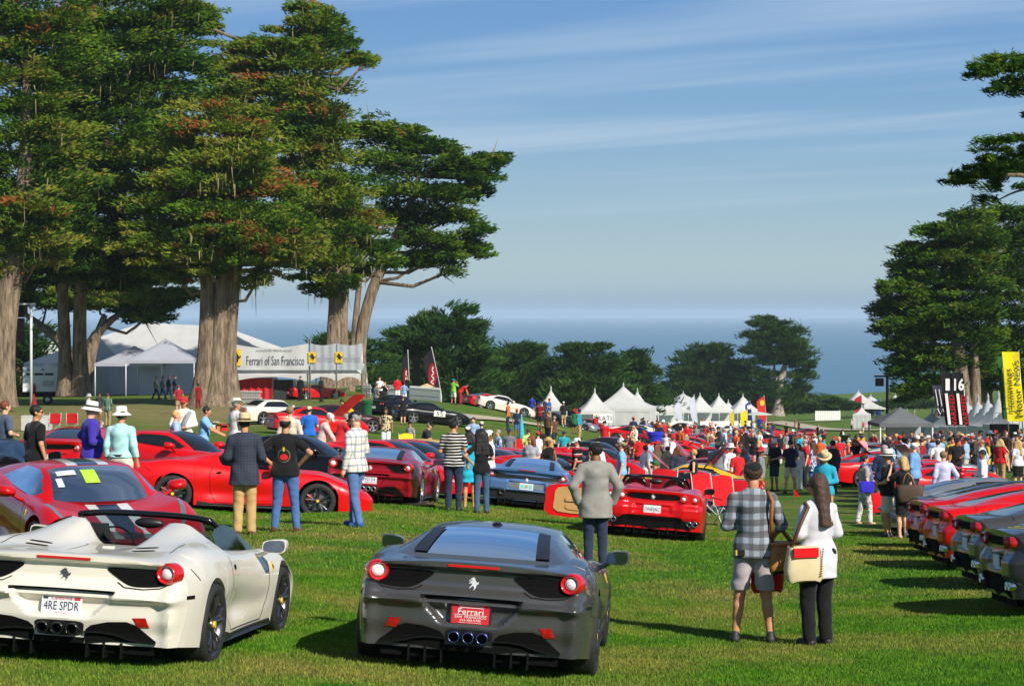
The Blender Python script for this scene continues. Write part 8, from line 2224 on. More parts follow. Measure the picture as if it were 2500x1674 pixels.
# ------------------------------------------------------------------ the crowd: ten prototypes, then copies in other clothes
SLOT = {k: mat('slot_' + k, (0.5, 0.5, 0.5)) for k in ('shirt', 'pants', 'skin', 'hair', 'hat')}
CP = [('tee', dict(shirt='tee', pants='shorts', hat='cap', arms=('down', 'front'))), ('tee', dict(shirt='tee', pants='trousers', arms=('front', 'down'))), ('shirt', dict(shirt='long', pants='trousers', hat='straw', arms=('down', 'down'))),
   ('tee', dict(sex='f', shirt='tee', pants='trousers', hairk='long', arms=('down', 'front'))), ('dress', dict(sex='f', shirt='dress', pants=None, hairk='bob', arms=('front', 'down'))), ('polo', dict(shirt='polo', pants='shorts', arms=('raise', 'raise'))),
   ('jacket', dict(shirt='jacket', pants='trousers', arms=('pocket', 'down'), build=1.15)), ('tee', dict(shirt='tee', pants='shorts', arms=('swing', 'swingb'), stance='walk')), ('polo', dict(shirt='polo', pants='trousers', hat='cap', arms=('swingb', 'swing'), stance='walk', build=1.15)),
   ('blouse', dict(sex='f', shirt='blouse', pants='shorts', hat='bucket', arms=('bag', 'down'), hairk='bob'))]
def crowd_proto(spec):
 r = thing('person', (0, 0, -60))
 k = dict(spec); hairk = k.pop('hairk', 'short'); hat = k.pop('hat', None); sh = k.pop('shirt'); pa = k.pop('pants')
 make_person(r, h=.021, shirt=(sh, SLOT['shirt']), pants=(pa, SLOT['pants']), hair=(hairk, SLOT['hair']), hat=(hat, SLOT['hat']) if hat else None, skin=SLOT['skin'], face=True, ph=1.0, **k)
 return index_kids(r)
CPR = [crowd_proto(s_) for _, s_ in CP]
SHC = [('red', (200, 30, 38)), ('white', (226, 226, 226)), ('black', (28, 28, 32)), ('navy', (36, 44, 74)), ('pale blue', (150, 182, 220)), ('dark red', (130, 24, 34)), ('teal', (40, 150, 170)), ('grey', (130, 132, 138)), ('yellow', (216, 180, 50)), ('green', (50, 110, 70)), ('pink', (220, 150, 160)), ('orange', (214, 96, 40)), ('lavender', (170, 166, 206)), ('royal blue', (40, 80, 180)), ('beige', (196, 176, 140)), ('brown', (96, 68, 50))]
PAC = [('khaki', (172, 146, 104)), ('navy', (38, 46, 70)), ('black', (26, 26, 30)), ('stone', (196, 190, 178)), ('denim', (74, 100, 146)), ('white', (222, 220, 214))]
WH = [0, 0, 1, 1, 1, 2, 2, 2, 2, 2, 3, 5, 15, 3, 3, 4, 4, 5, 5, 6, 7, 7, 8, 9, 10, 11, 12, 13, 14, 15]
HAC = [('white', (230, 230, 228)), ('red', (196, 36, 40)), ('black', (28, 28, 30)), ('straw', (196, 170, 116)), ('navy', (36, 44, 74))]
rnd = random.Random(11)
CN = ['black', 'brown', 'auburn', 'blond', 'grey', 'sandy']
used = set()
def place_name(px, d):
 if px > 2150: return 'near the right tents' if d > 105 else 'in the right-hand crowd'
 if px > 1960: return 'by the grey canopy' if d > 110 else 'in the right car row'
 if px > 1700: return 'far down the lawn' if d > 150 else 'amid the left aisle cars'
 if px > 1540: return 'below the picket fence' if d > 130 else 'by the white tent corner'
 return 'among the parked coupes' if d < 120 else 'below peaked tents'
def crowd(px, d):
 for _ in range(60):
  i = rnd.randrange(10); sc_, pc, hc_ = rnd.choice(WH), rnd.randrange(6), rnd.randrange(5)
  hk = CN[rnd.choice((0, 0, 1, 1, 2, 3, 4, 4, 5))]
  sp = CP[i][1]
  bits = '%s %s' % (SHC[sc_][0], CP[i][0])
  if sp['pants']: bits += ', %s %s' % (PAC[pc][0], sp['pants'])
  bits += (', %s %s' % (HAC[hc_][0], dict(cap='cap', straw='brimmed hat', bucket='sun hat')[sp['hat']])) if sp.get('hat') else ', %s hair' % hk
  lab = 'person in %s, %s' % (bits, place_name(px, d))
  if lab not in used: break
 used.add(lab)
 g = G(px, d)
 rc = {'slot_shirt': C(SHC[sc_][1]), 'slot_pants': C(PAC[pc][1]), 'slot_skin': SKIN[rnd.choice(('light', 'light', 'tan', 'tan', 'brown'))], 'slot_hair': HAIRM[hk], 'slot_hat': C(HAC[hc_][1])}
 k = rnd.uniform(.93, 1.06) * (.95 if sp.get('sex') == 'f' else 1.0)
 clone(CPR[i], (g.x, g.y, g.z - .01), R(rnd.uniform(0, 360)), label=lab, recolor=rc, group='people in the crowd', scale=(k * rnd.uniform(.95, 1.1), k, k))['category'] = 'person'
taken = [(q, w) for q, w in ((m[0], m[1]) for m in MIDS)]
def scatter(n, p0, p1, d0, d1, sep=.75):
 k = 0; t = 0
 while k < n and t < n * 30:
  t += 1
  d = math.exp(rnd.uniform(math.log(d0), math.log(d1))); px = rnd.uniform(p0, p1)
  x = (px - 1250) / F * d
  if any(abs(d - w) < sep * 2 and abs((q - 1250) / F * w - x) < sep for q, w in taken): continue
  taken.append((px, d)); crowd(px, d); k += 1
scatter(11, 1690, 1900, 62, 105, .6); scatter(8, 1580, 1690, 85, 112, .6); scatter(58, 2170, 2520, 72, 112); scatter(26, 2190, 2520, 112, 150); scatter(16, 1960, 2190, 82, 135); scatter(32, 1720, 1990, 105, 190); scatter(24, 1560, 1760, 110, 200); scatter(22, 1700, 2060, 185, 270); scatter(12, 1240, 1560, 88, 140); scatter(6, 2060, 2160, 150, 330); scatter(8, 1440, 1700, 195, 225)
for r in CPR:
 for o in list(r.children_recursive) + [r]: bpy.data.objects.remove(o)
# ------------------------------------------------------------------ fences, flags, chairs, bags and the rest
def picket_fence(label, ends, hh=1.05, sp=.18, group=None):
 """a run of pickets between two points (px,d)"""
 a, b = (G(*e) for e in ends)
 root = thing('picket_fence', a, 0, label, 'fence', group)
 L_ = math.hypot(b.x - a.x, b.y - a.y); n = int(L_ / sp)
 dx, dy = (b.x - a.x) / L_, (b.y - a.y) / L_
 w = sp * .37
 proto = MB().prism([(-w, .05), (w, .05), (w, hh - .12), (0, hh), (-w, hh - .12)], -.012, .012).obj('picket', M_FENCE, root)
 rz = math.atan2(dy, dx)
 for k in range(n):
  o = proto if k == 0 else proto.copy()
  if k: COL.objects.link(o)
  x, y = a.x + dx * sp * k, a.y + dy * sp * k
  o.parent = root; o.location = (x - a.x, y - a.y, ground(x, y) - a.z); o.rotation_euler = (0, 0, rz)
 for z in (.35, .80):
  V = []; m = max(2, int(L_ / 2))
  pts = []
  for k in range(m + 1):
   x, y = a.x + dx * L_ * k / m, a.y + dy * L_ * k / m
   pts.append((x - a.x - dy * -.03, y - a.y + dx * .03, ground(x, y) - a.z + z))
  MB().tube(pts, .035, 4).obj('rail', M_FENCE, root)
 return root
FG2 = 'white picket fences on the lawn'
picket_fence('white picket fence left of the men, beside the banner tent', ((884, 163), (908, 162)), group=FG2)
picket_fence('white picket fence behind the red jacket', ((942, 162), (1000, 160)), group=FG2)
picket_fence('white picket fence running out to the right on the crest', ((1000, 160), (1078, 154)), group=FG2)
picket_fence('white picket fence under the big trunk', ((572, 152), (640, 150)), hh=.9, group=FG2)
picket_fence('white picket fence before the row of peaked tents', ((1596, 330), (1700, 332)), sp=.24, group=FG2)
picket_fence('white picket fence before the right half of the tent row', ((1710, 334), (1840, 345)), sp=.24, group=FG2)
def board_wall(px0, px1, d, h, label):
 a, b = G(px0, d), G(px1, d); root = thing('board_fence', a, 0, label, 'fence')
 n = 14
 for k in range(n):
  x = (b.x - a.x) / n
  MB().box(x * k + .02, x * (k + 1) - .02, -.03, .03, ground(a.x + x * k, d) - a.z, h).obj('panel', M_FENCE, root)
board_wall(1990, 2052, 425, 1.9, 'long white panel fence out on the far fairway')

TI = mat('ink_pale', (.75, .72, .72), rough=.7)
def feather(px, d, h, lean, cloth_m, label, w=.75, text=None, tm=None, emblem=None, script=None, pole_dz=.5, group='feather flags'):
 """blade-shaped flag on a bowed pole"""
 g = G(px, d); root = thing('feather_flag', g, 0, label, 'flag', group)
 n = 16; pole = []; V = []
 for k in range(n):
  q = k / (n - 1); z = pole_dz + (h - pole_dz) * q
  xe = lean * h * q + .0
  tipw = w * (1 - smoothstep(.72, 1.0, q) ** 1.3) * (.72 + .28 * smoothstep(0, .3, q))
  pole.append((xe + lean * 1.0 * q * q, 0, z))
  V += [(xe + lean * q * q, 0.0, z), (xe + lean * q * q - tipw * .5, .04 * math.sin(q * 9), z - .10 * (1 - q)), (xe + lean * q * q - tipw, .07 * math.sin(q * 8 + 1), z - .22 * (1 - q))]
 MB().tube([(0, 0, -.3), (0, 0, pole_dz)] + pole, .03, 6).obj('flag_pole', M_POLE, root, smooth=True)
 f = mesh_obj('flag_cloth', V, [(3 * i + j, 3 * i + j + 1, 3 * i + 4 + j, 3 * i + 3 + j) for i in range(n - 1) for j in (0, 1)], cloth_m, root)
 zc = pole_dz + (h - pole_dz) * .45; xc = lean * h * .45 + lean * .2 - w * .45
 if emblem:
  e = mesh_obj('emblem', [(xc + emblem[0] * math.cos(a), -.10, zc + emblem[2] + emblem[1] * math.sin(a)) for a in np.linspace(0, 2 * PI, 24, endpoint=False)], [tuple(range(24))], emblem[3], f, smooth=False)
 if script:   # a scrawled word running up the badge
  ex, ez, e0 = emblem[:3]
  MB().tube([(xc + ex * .45 * math.sin(q * 5.2 + .6) * (1 - .3 * q / 6) + .02, -.14, zc + e0 + ez * (-.75 + 1.5 * q / 17 * 3.0 / 1.0 * .333)) for q in range(18)], [.035 + .03 * (q % 3 == 0) for q in range(18)], 5).obj('script', script, f)
 if text:
  T, Fs = text_geo(text[0], text[1], text[2])
  mesh_obj('lettering', np.column_stack([xc - T[:, 1] + lean * T[:, 0], np.full(len(T), -.125), zc + T[:, 0] + (text[3] if len(text) > 3 else 0)]), Fs, tm, f, smooth=False)
 return root
FB, FW_, FR, FBL, FY = C((34, 32, 38)), C((206, 208, 226)), C((210, 40, 36)), C((30, 50, 140)), C((226, 206, 20))
feather(1000, 176, 4.1, -.03, FB, 'narrow black feather flag with red lettering above the fence', w=.55, emblem=(.20, .80, -.35, C((150, 26, 40))), script=TI)
feather(1078, 172, 4.5, -.15, FB, 'black feather flag with a red oval badge', w=.9, emblem=(.34, .95, -.1, C((150, 26, 40))), script=TI)
feather(1668, 350, 5.0, -.10, FW_, 'pale lilac feather flag left of a pair before the tents', w=1.0)
feather(1704, 350, 5.2, -.10, FW_, 'pale lilac feather flag right of a pair before the tents', w=1.0)
feather(1838, 375, 4.3, -.10, FBL, 'blue feather flag at the end of the tent row', w=1.0, emblem=(.4, .4, .9, TI))
feather(1872, 372, 5.2, -.08, FR, 'red feather flag with a yellow square beside the tall cypress', w=1.4, emblem=(.40, .5, 1.2, C((236, 200, 40))), group='feather flags')
feather(1792, 300, 3.0, 0, C((206, 186, 30)), 'short yellow flag left of a pair at the tent fence', w=.6)
feather(1825, 300, 3.2, 0, FY, 'short yellow flag right of a pair at the tent fence', w=1.0)
feather(2106, 440, 5.0, -.04, C((180, 24, 40)), 'dark red flag in front of the far marquee', w=1.6)
feather(2135, 455, 3.5, -.06, C((70, 110, 190)), 'light blue flag behind the far marquee', w=1.2)
feather(2152, 455, 4.0, -.06, C((50, 60, 150)), 'purple blue flag behind the far marquee', w=1.5)

def tall_banner(px, d, z0, z1, w, lean, m, label, rows, pole=True):
 g = G(px, d); root = thing('banner_flag', g, 0, label, 'flag', 'tall banners at the right-hand tents')
 n = 12; V = []
 for k in range(n):
  q = k / (n - 1); z = z0 + (z1 - z0) * q; x = -lean * (1 - q) * -1 * (z1 - z0) * .0 + lean * (z1 - z0) * (q - .5)
  for j in range(5): V.append((x + w * (j / 4 - .5), .05 * math.sin(q * 6 + j), z))
 f = mesh_obj('flag_cloth', V, grid_faces(n, 5), m, root)
 MB().tube([(w / 2 + lean * (z1 - z0) * -.5, .06, -.3), (w / 2 + lean * (z1 - z0) * .5, .06, z1 + .1)], .035, 6).obj('flag_pole', M_STEEL, root, smooth=True)
 for txt, sz, ln, xo, zo, tm in rows:
  T, Fs = text_geo(txt, sz, ln)
  zz = (z0 + z1) / 2 + zo + T[:, 0]
  mesh_obj('lettering', np.column_stack([xo - T[:, 1] + lean * (zz - (z0 + z1) / 2), np.full(len(T), -.09), zz]), Fs, tm, f, smooth=False)
 return root, f
IB = mat('ink_banner', (.02, .03, .01), rough=.7)
tall_banner(2474, 118, 2.35, 6.2, .95, -.085, FY, 'tall yellow banner with black magazine lettering at the right edge', [('Hemmings', .34, 2.4, -.22, -.2, IB), ('Motor News', .36, 3.1, .22, -.1, IB)])
tall_banner(2451, 119, 2.5, 6.0, .45, -.085, C((40, 90, 50)), 'narrow dark green banner beside the yellow one', [('Hemmings', .22, 2.2, 0, 0, C((220, 200, 40)))])
BS = C((22, 22, 26)); BR = C((190, 30, 36))
for px, lab, num in ((2316, 'black banner with a white numeral left of a pair', '1'), (2344, 'black banner with white numerals right of a pair', '16')):
 r_, f_ = tall_banner(px, 120, 2.15, 5.1, .66, -.11, BS, lab, [('VARSFED', .28, 1.7, .16, -.62, C((206, 24, 34)))])
 MB().add([(-.20 - .11 * (2.2 - 3.62), -.10, 2.2), (-.04 - .11 * (2.2 - 3.62), -.10, 2.2), (-.04 - .11 * (3.95 - 3.62), -.10, 3.95), (-.20 - .11 * (3.95 - 3.62), -.10, 3.95)], [(0, 1, 2, 3)]).obj('white_band', TI, f_)
 T, Fs = text_geo(num, .62, .24 if num == '1' else .56, bold=.03); mesh_obj('lettering', np.column_stack([T[:, 0] - .08, np.full(len(T), -.11), T[:, 1] + 4.45]), Fs, TI, f_, smooth=False)
r_, f_ = tall_banner(2298, 124, 2.7, 4.5, .75, -.2, C((52, 54, 66)), 'grey banner with a pale zigzag mark left of the black pair', [])
MB().tube([(-.26, -.10, 3.15), (-.08, -.10, 2.8), (.06, -.10, 3.1), (.24, -.10, 2.75), (.40, -.10, 3.1)], .05, 4).obj('zigzag_mark', TI, f_)
for q in (-.22, .0, .2): MB().tube([(q, -.10, 3.3), (q - .16, -.10, 4.25)], .035, 4).obj('text_line', TI, f_)

def folding_chair(px, d, yaw, label, m=None, hh=1.0, wide=.52, tall_back=True):
 m = m or C((206, 24, 32)); g = G(px, d); root = thing('folding_chair', g, R(yaw), label, 'chair', 'folding chairs')
 w = wide / 2
 V = [(-w, -.02, .45), (w, -.02, .45), (w * 1.05, -.16, hh), (-w * 1.05, -.16, hh), (-w * .95, -.10, .72), (w * .95, -.10, .72)]
 n = 8; bk = []
 for v in np.linspace(0, 1, 6):
  for u in np.linspace(-1, 1, n): bk.append((u * w, -.02 - .16 * v + .03 * (1 - u * u), .46 + (hh - .46) * v - .07 * u * u * v * v))
 mesh_obj('backrest', bk, grid_faces(6, n), m, root)
 st = [(u * w, .02 + .44 * v, .42 + .04 * u * u + .03 * v) for v in np.linspace(0, 1, 5) for u in np.linspace(-1, 1, n)]
 mesh_obj('seat', st, grid_faces(5, n), m, root)
 for sx in (-1, 1):
  MB().tube([(sx * w, -.19, hh), (sx * w, -.02, .44), (sx * w * .9, .42, .02)], .012, 6).obj('leg', M_POLE, root, smooth=True)
  MB().tube([(sx * w, .46, .46), (sx * w * .9, -.12, .02)], .012, 6).obj('leg', M_POLE, root, smooth=True)
  MB().tube([(sx * w, -.08, .64), (sx * w, .44, .62)], .018, 6).obj('arm_rest', m, root, smooth=True)
 for y, z0, z1 in ((.42, .03, .44), (-.12, .03, .44)): MB().tube([(-w * .9, y, z0), (w * .9, y, z1)], .010, 5).obj('cross_brace', M_POLE, root)
 return root
folding_chair(1770, 47.0, 200, 'red folding camp chair in front of the red wedge car', hh=1.12, wide=.52)
folding_chair(1718, 52.0, 200, 'red folding camp chair left of the other, behind the blond woman', hh=1.08, wide=.52)
folding_chair(1618, 52.0, 160, 'red folding chair behind the red open car', hh=1.12, wide=.66)
folding_chair(1552, 60, 160, 'red folding chair beside the backpack', hh=1.05, wide=.5)
folding_chair(134, 100, 20, 'small red chair, left of two on the grass', hh=.95)
folding_chair(176, 100, 10, 'small red chair, right of two on the grass', hh=.95)
folding_chair(1262, 90, 170, 'red chair beside the turquoise parasol', hh=1.2)
folding_chair(1238, 92, 130, 'red chair behind the navy cap', hh=1.1)
folding_chair(992, 79, 190, 'yellow chair by the striped boy', m=C((226, 196, 30)), hh=1.0)
# parasol folded, bins, boxes, table
def parasol(px, d, m, label):
 g = G(px, d); r = thing('parasol', g, 0, label, 'parasol')
 MB().tube([(0, 0, 0), (0, 0, 2.2)], .02, 6).obj('pole', M_POLE, r); MB().lathe([(.02, 2.15), (.07, 1.9), (.13, 1.3), (.10, 1.05), (.03, 1.0)], 10).obj('folded_canopy', m, r, smooth=True)
parasol(1273, 92, C((60, 180, 200)), 'folded turquoise parasol between chairs and lime tee')
def open_parasol(px, d, m, label, rr=1.4, sz=1.0):
 g = G(px, d); r = thing('parasol', g, 0, label, 'parasol', 'open parasols'); r.scale = (1, 1, sz); MB().tube([(0, 0, 0), (0, 0, 2.35)], .02, 6).obj('pole', M_POLE, r)
 MB().lathe([(rr, 1.95), (rr * .5, 2.22), (0, 2.42)], 8).obj('canopy', m, r)
open_parasol(1852, 350, M_CANV, 'white parasol at the end of the tent row', 2.5); open_parasol(1625, 330, M_CANV, 'white parasol under the dark name board', 2.2); open_parasol(1042, 172, C((206, 180, 130)), 'flat straw parasol top behind the picket fence', .65, .58)
def bin_(px, d, m, label, rr=.32, hh=1.0, name='waste_bin'):
 g = G(px, d); r = thing(name, g, 0, label, 'bin'); MB().lathe([(0, 0), (rr * .8, 0), (rr, hh), (rr * 1.06, hh), (rr * 1.06, hh + .05), (rr * .95, hh + .05), (rr * .9, hh - .05), (0, hh - .1)], 18).obj('barrel', m, r, smooth=False); MB().lathe([(rr * .94, hh - .02), (rr * .96, hh + .06), (rr * 1.09, hh + .08), (rr * 1.10, hh - .1)], 18).obj('liner', m, r)
bin_(1600, 122, C((36, 50, 190)), 'bright blue bin on the lawn beside the white tent', .42, 1.1)
bin_(1856, 345, C((40, 60, 150)), 'blue bin below the white parasol', .5, 1.2)
bin_(897, 128, C((24, 90, 50)), 'green bin beside the dark table on the slope', .3, .9)
def table(px, d, label, m, w=1.8):
 g = G(px, d); r = thing('table', g, .05, label, 'table'); MB().box(-w / 2, w / 2, -.4, .4, .72, .76).obj('tabletop', m, r); MB().box(-w / 2 + .01, w / 2 - .01, -.39, .39, .05, .718).obj('table_cloth', m, r)
table(876, 131, 'table under a black cloth beside the banner tent', C((30, 30, 34)))
table(90, 104, 'white folding table left of the red chairs', C((190, 190, 186)), 1.4)
def crate(px, d, m, label, w=.4, h_=.35):
 g = G(px, d); r = thing('carton', g, .3, label, 'box', 'boxes on the grass'); MB().box(-w / 2, w / 2, -w / 2, w / 2, 0, h_).obj('carton_body', m, r); MB().box(-w / 2 - .01, w / 2 + .01, -w / 2 - .15, -w / 2 - .002, h_ - .02, h_).obj('flap', m, r)
crate(538, 100, C((190, 120, 60)), 'brown carton on the grass below the big trunk'); crate(547, 99, C((200, 40, 40)), 'red box right of the brown carton', .3, .3); crate(526, 101, C((210, 200, 180)), 'pale box left of the brown carton', .3, .4)
crate(1021, 43.3, C((196, 150, 90)), 'flat tan mat beside the front wheel of the dark red coupe', .55, .06)
# name board in front of the tents
g = G(1590, 330); r = thing('name_board', g, 0, 'dark name board hung by the low white tent', 'sign'); o = MB().box(-.7, .7, -.03, .03, 1.9, 2.6).obj('board', M_DARKC, r); MB().box(-.5, .5, -.05, -.035, 2.30, 2.42).obj('text_line', TI, o); MB().box(-.35, .35, -.05, -.035, 2.06, 2.18).obj('text_line', TI, o)
MB().tube([(-.6, .05, 0), (-.6, .05, 2.6)], .03, 6).obj('post', M_POLE, r); MB().tube([(.6, .05, 0), (.6, .05, 2.6)], .03, 6).obj('post', M_POLE, r)
# generator trailer and light masts
def trailer():
 g = G(118, 156); r = thing('generator_trailer', g, .06, 'white generator trailer with spare wheel beside the double trunk', 'trailer')
 w = 3.4
 o = MB().box(-w / 2, w / 2, -.9, .9, .95, 2.75).obj('housing', M_FENCE, r)
 for x0, x1, z0, z1 in ((-1.45, -.95, 2.15, 2.3), (-.85, -.2, 2.15, 2.3), (-.1, .5, 2.15, 2.3), (1.15, 1.4, 1.9, 2.4)): MB().box(x0, x1, -.925, -.905, z0, z1).obj('vent', M_DARKC, o)
 MB().box(-.25, .5, -.98, -.905, 1.4, 1.75).obj('hatch', M_STEEL, o); MB().box(1.0, 1.45, -.92, -.903, 1.1, 1.75).obj('panel', M_STEEL, o)
 MB().box(-w / 2 - .5, w / 2 + 1.0, -.8, .8, .55, .93).obj('chassis', M_BLKM, r)
 for x in (.1,):
  t_ = MB().lathe([(.16, -.1), (.30, -.13), (.36, -.08), (.36, .08), (.30, .13), (.16, .1)], 24, 'y').obj('wheel', M_TYRE, r, smooth=True); t_.location = (x, -.95, .36); MB().lathe([(.0, -.12), (.17, -.10)], 16, 'y').obj('rim', M_RIMS, t_)
 MB().box(-1.35, -.95, -.925, -.905, 2.5, 2.6).obj('blue_mark', C((40, 80, 190)), o); MB().box(-.35, -.15, -.925, -.905, 2.5, 2.6).obj('blue_mark', C((40, 80, 190)), o)
 MB().lathe([(0, .95), (.09, .95), (.09, 1.4), (.03, 1.5), (.03, 1.6), (0, 1.6)], 10, org=(-.85, -1.02, 0)).obj('extinguisher', C((200, 20, 28)), r, smooth=True)
trailer()
def mast(px, d, h_, label, m, speaker=3):
 g = G(px, d); r = thing('speaker_mast', g, 0, label, 'mast'); MB().tube([(0, 0, -.2), (0, 0, h_)], .10, 8).obj('pole', m, r, smooth=True); MB().box(-1.5 if speaker > 1 else -.9, .3, -.12, .12, h_ - .12, h_).obj('cross_arm', m, r)
 for k in range(speaker): MB().box(-1.2 if speaker > 1 else -.8, -.5 if speaker > 1 else -.3, -.35, .25, h_ - 1.0 - k * .85 + (.25 if speaker == 1 else 0), h_ - .20 - k * .85).obj('speaker_box', M_BLKM, r)
mast(76, 150, 7.3, 'pale steel mast with hanging black speakers at the left', M_POLE); mast(1040, 182, 3.9, 'black mast with speakers between the two black flags', M_BLKM)
mast(2166, 150, 5.9, 'black mast under the edge of the great cypress', M_BLKM, 1)
# stage frame at the right
g = G(2452, 128); r = thing('stage_rack', g, 0, 'black stage rack with rails left of the yellow banner', 'stage'); MB().box(-.8, .8, -.4, .4, 0, 2.3).obj('rack_body', M_BLKM, r)
for k in range(5): MB().tube([(-.8 + .4 * k, -.42, 2.3), (-.8 + .4 * k, -.42, 3.0)], .02, 5).obj('rail_post', M_STEEL, r)
MB().tube([(-.8, -.42, 3.0), (.8, -.42, 3.0)], .02, 5).obj('hand_rail', M_STEEL, r)
# red cone bag and helmet
g = G(83, 131); r = thing('furled_flag', g, 0, 'furled dark red parasol cover hanging at the mast', 'flag'); MB().lathe([(.0, 1.45), (.07, 1.2), (.26, .35), (.18, .2), (0, .15)], 10).obj('cover', C((150, 24, 32)), r)

# ------------------------------------------------------------------ bags
def strap(pts, m, r, w=.018): return MB().tube(pts, w, 6).obj('strap', m, r, smooth=True)
def soft_bag(name, loc, rz, w, dp, hh, m, label, cat='bag', flare=1.12, group=None):
 r = thing(name, loc, rz, label, cat, group)
 V = []; n = 20
 for (z, k) in ((0, .86), (.03, .97), (hh * .35, 1.03), (hh * .7, 1.0 * flare ** .5), (hh, flare)):
  for j in range(n):
   a = 2 * PI * j / n; c, s_ = math.cos(a), math.sin(a)
   V.append((w / 2 * k * math.copysign(abs(c) ** .5, c), dp / 2 * (k if z < hh * .8 else .75) * math.copysign(abs(s_) ** .5, s_), z + .012 * math.sin(3 * a)))
 Fs = [(n * i + j, n * i + (j + 1) % n, n * i + n + (j + 1) % n, n * i + n + j) for i in range(4) for j in range(n)] + [tuple(range(n - 1, -1, -1)), tuple(4 * n + j for j in range(n))]
 o = mesh_obj('pouch', V, Fs, m, r); autosmooth(o, 50)
 return r
M_TANB = mat('bag_tan', lin((176, 122, 62)), rough=.6, vary=.12); M_CRM = mat('bag_cream', lin((206, 190, 150)), rough=.6, vary=.08); M_STP = mat('strap_brown', lin((96, 56, 34)), rough=.6); M_REDP = mat('bag_red', lin((210, 20, 28)), rough=.3); M_BRWN = mat('bag_brown', lin((84, 66, 52)), rough=.55, vary=.1)
b0 = p_lumber.location
r = soft_bag('camera_bag', (b0.x + .30, b0.y + .02, b0.z + .74), .35, .36, .20, .26, M_TANB, 'tan canvas camera bag with front pocket at the checked shirt', flare=.96)
MB().box(-.09, .09, -.125, -.10, .05, .17).obj('pocket', M_TANB, r); MB().box(-.17, .17, -.11, .11, .255, .275).obj('flap', M_TANB, r)
strap([(-.12, 0, .26), (-.16, -.06, .50), (-.18, -.13, .70), (-.17, -.02, .775), (-.14, .09, .70), (-.02, .08, .45), (.10, 0, .27)], mat('strap_tan', lin((150, 92, 44)), rough=.6), r, .022)
r = soft_bag('shopping_bag', (b0.x + .16, b0.y + .16, b0.z + .50), .2, .34, .10, .36, M_REDP, 'glossy red shopping bag with black top, held before the checked shirt', flare=1.0)
MB().box(-.165, .165, -.053, -.049, .18, .34).obj('black_print', M_BLK, r)
b1 = p_white.location
r = soft_bag('handbag', (b1.x - .16, b1.y - .17, b1.z + .66), .35, .40, .14, .34, M_CRM, 'cream handbag with a red flap at the white top', flare=.82)
MB().box(-.15, .12, -.088, -.060, .24, .33).obj('red_flap', M_REDP, r)
for k in range(12): MB().tube([(.13 + .004 * k, -.062, .04 + .024 * k), (.16 + .002 * k, -.068, .055 + .024 * k)], .008, 4).obj('lacing', M_STP, r)
strap([(-.14, 0, .32), (-.05, -.02, .55), (.04, -.02, .72), (.06, .08, .75), (.06, .14, .68), (.10, .06, .45), (.14, 0, .32)], M_STP, r, .02)
b2 = p_tote.location
r = soft_bag('tote_bag', (b2.x + .12, b2.y - .20, b2.z + .78), -.2, .50, .18, .34, M_BRWN, 'brown tote bag with tan handles on the blond woman', flare=1.15)
for y in (-.05, .05): strap([(-.15, y, .33), (-.12, y, .52), (-.05, y, .60), (.03, y, .52), (.10, y, .33)], M_TANB, r, .010)
b3 = p_scarf.location
r = soft_bag('shoulder_bag', (b3.x + .03, b3.y - .22, b3.z + .78), .1, .34, .10, .26, C((50, 46, 190)), 'royal blue shoulder bag on the woman with the scarf')
r = soft_bag('shopping_bag', (b3.x + .30, b3.y + .05, b3.z + .28), .6, .34, .12, .46, M_REDP, 'red shopping bag hanging beside the scarf woman', flare=1.0)
# woven scarf
sc_ = MB().lathe([(.075, 1.34), (.105, 1.37), (.10, 1.42), (.075, 1.45)], 16).tube([(.04, .10, 1.38), (.10, .13, 1.15), (.10, .12, .80)], [.05, .055, .05], 8).obj('scarf', C((86, 100, 150)), p_scarf, smooth=True)
# poster tube under the arm of the man in the red cap
b4 = p_redcap.location; r = thing('poster_tube', (b4.x + .02, b4.y - .24, b4.z + 1.0), 0, 'grey poster tube held by the man in the red cap', 'tube'); MB().tube([(-.10, 0, 0), (.16, 0, .52)], .05, 12).obj('roll', C((150, 152, 160)), r, smooth=True)
# emblem on the back of the black tee
_e = [(.098 * math.cos(a), 1.17 + .105 * math.sin(a)) for a in np.linspace(0, 2 * PI, 28, endpoint=False)]
def back_print(root, pts, m, name, lift):
 shirt = [o for o in root.children if o.name.startswith('shirt')][0]
 me = shirt.data; bv = BVHTree.FromPolygons([v.co[:] for v in me.vertices], [tuple(p.vertices) for p in me.polygons])
 V = []
 for x, z in pts:
  q = bv.ray_cast(Vector((x, -1, z)), Vector((0, 1, 0)))[0]
  V.append((x, (q.y if q else -.15) - lift, z))
 return V, shirt
s_ = p_tee; k_ = 1.74 / 1.75
for rr, m_, nm, lf in ((1.0, C((96, 106, 84)), 'emblem_ring', .004), (.84, BLACK, 'emblem_field', .008)):
 V, sh = back_print(s_, [(0, 1.17)] + [(x * rr, 1.17 + (z - 1.17) * rr) for x, z in _e], m_, nm, lf); mesh_obj(nm, V, [(0, i, i % 28 + 1) for i in range(1, 29)], m_, sh, smooth=False)
V, sh = back_print(s_, [(0, 1.15)] + [(.062 * math.cos(a), 1.15 + .048 * math.sin(a)) for a in np.linspace(0, 2 * PI, 14, endpoint=False)], None, '', .012); mesh_obj('emblem_boot', V, [(0, i, i % 14 + 1) for i in range(1, 15)], C((206, 36, 36)), sh, smooth=False)
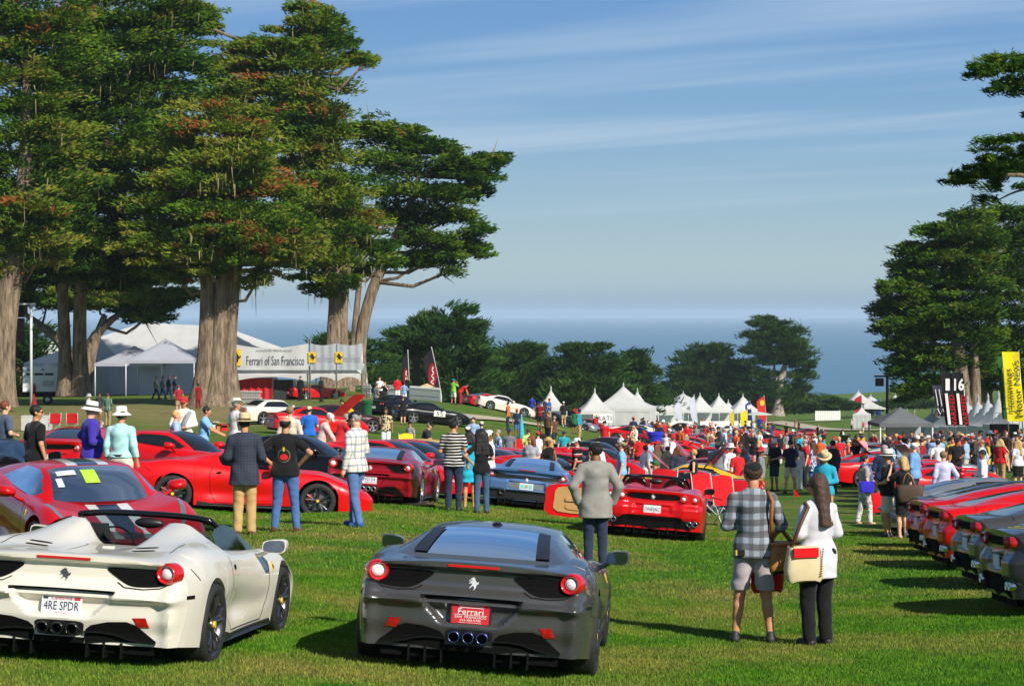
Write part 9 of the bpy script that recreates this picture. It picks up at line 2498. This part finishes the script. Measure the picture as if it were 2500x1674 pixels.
V, sh = back_print(s_, [(-.012, 1.235), (.012, 1.235), (.018, 1.30), (-.018, 1.30)], None, '', .014); mesh_obj('emblem_crest', V, [(0, 1, 2, 3)], C((220, 190, 60)), sh, smooth=False)
# wrist band
# car stickers on the black grand tourer and paths
M_SAND = mat('path_sand', (0.44, 0.38, 0.28), rough=.95, vary=.2, vscale=.5)
strip_on_ground('path', [tuple(G(px, d))[:2] for px, d in ((1110, hit(1110, 1021)), (1190, hit(1190, 1022)), (1270, hit(1270, 1034)), (1350, hit(1350, 1046)))], 3.0, M_SAND, lift=.03)
strip_on_ground('path', [tuple(G(px, d))[:2] for px, d in ((1880, 420), (1990, 330), (2080, 300), (2200, 290))], 5.0, M_SAND, lift=.05)
strip_on_ground('path', [tuple(G(px, d))[:2] for px, d in ((1850, 395), (1960, 400), (2060, 410))], 3.0, M_SAND, lift=.06)

g = G(1938, hit(1938, 1236)); r = thing('marker_flag', g, 0, 'small red marker flag on a wire in the grass of the aisle', 'flag'); MB().tube([(0, 0, 0), (0, 0, .5)], .006, 4).obj('wire', M_STEEL, r); MB().add([(0, 0, .5), (.02, .02, .24), (.16, -.01, .30), (.03, .004, .5), (.02, .03, .25)], [(0, 1, 2), (3, 2, 4)]).obj('pennant', M_REDP, r)
k = MB().box(-.045, .045, -.010, .010, 0, .055).obj('phone', M_BLK, p_lumber, loc=(-.125, -.140, .895)); MB().box(-.045, -.030, -.013, -.0105, 0, .055).obj('phone_edge', M_YEL, k)
# ------------------------------------------------------------------ haze over the bay
def haze_box():
 m = bpy.data.materials.new('haze'); m.use_nodes = True
 nt = m.node_tree; nt.nodes.clear()
 out = nt.nodes.new('ShaderNodeOutputMaterial'); v = nt.nodes.new('ShaderNodeVolumePrincipled')
 v.inputs['Color'].default_value = (0.70, 0.85, 1.0, 1)
 v.inputs['Density'].default_value = HAZE
 v.inputs['Anisotropy'].default_value = 0.0
 nt.links.new(v.outputs[0], out.inputs['Volume'])
 b = MB().box(-25000, 25000, -120, 31000, SEA - 3, 48)
 return tag(b.obj('haze', m), kind='stuff')
HAZE = 0.00010
haze_box()
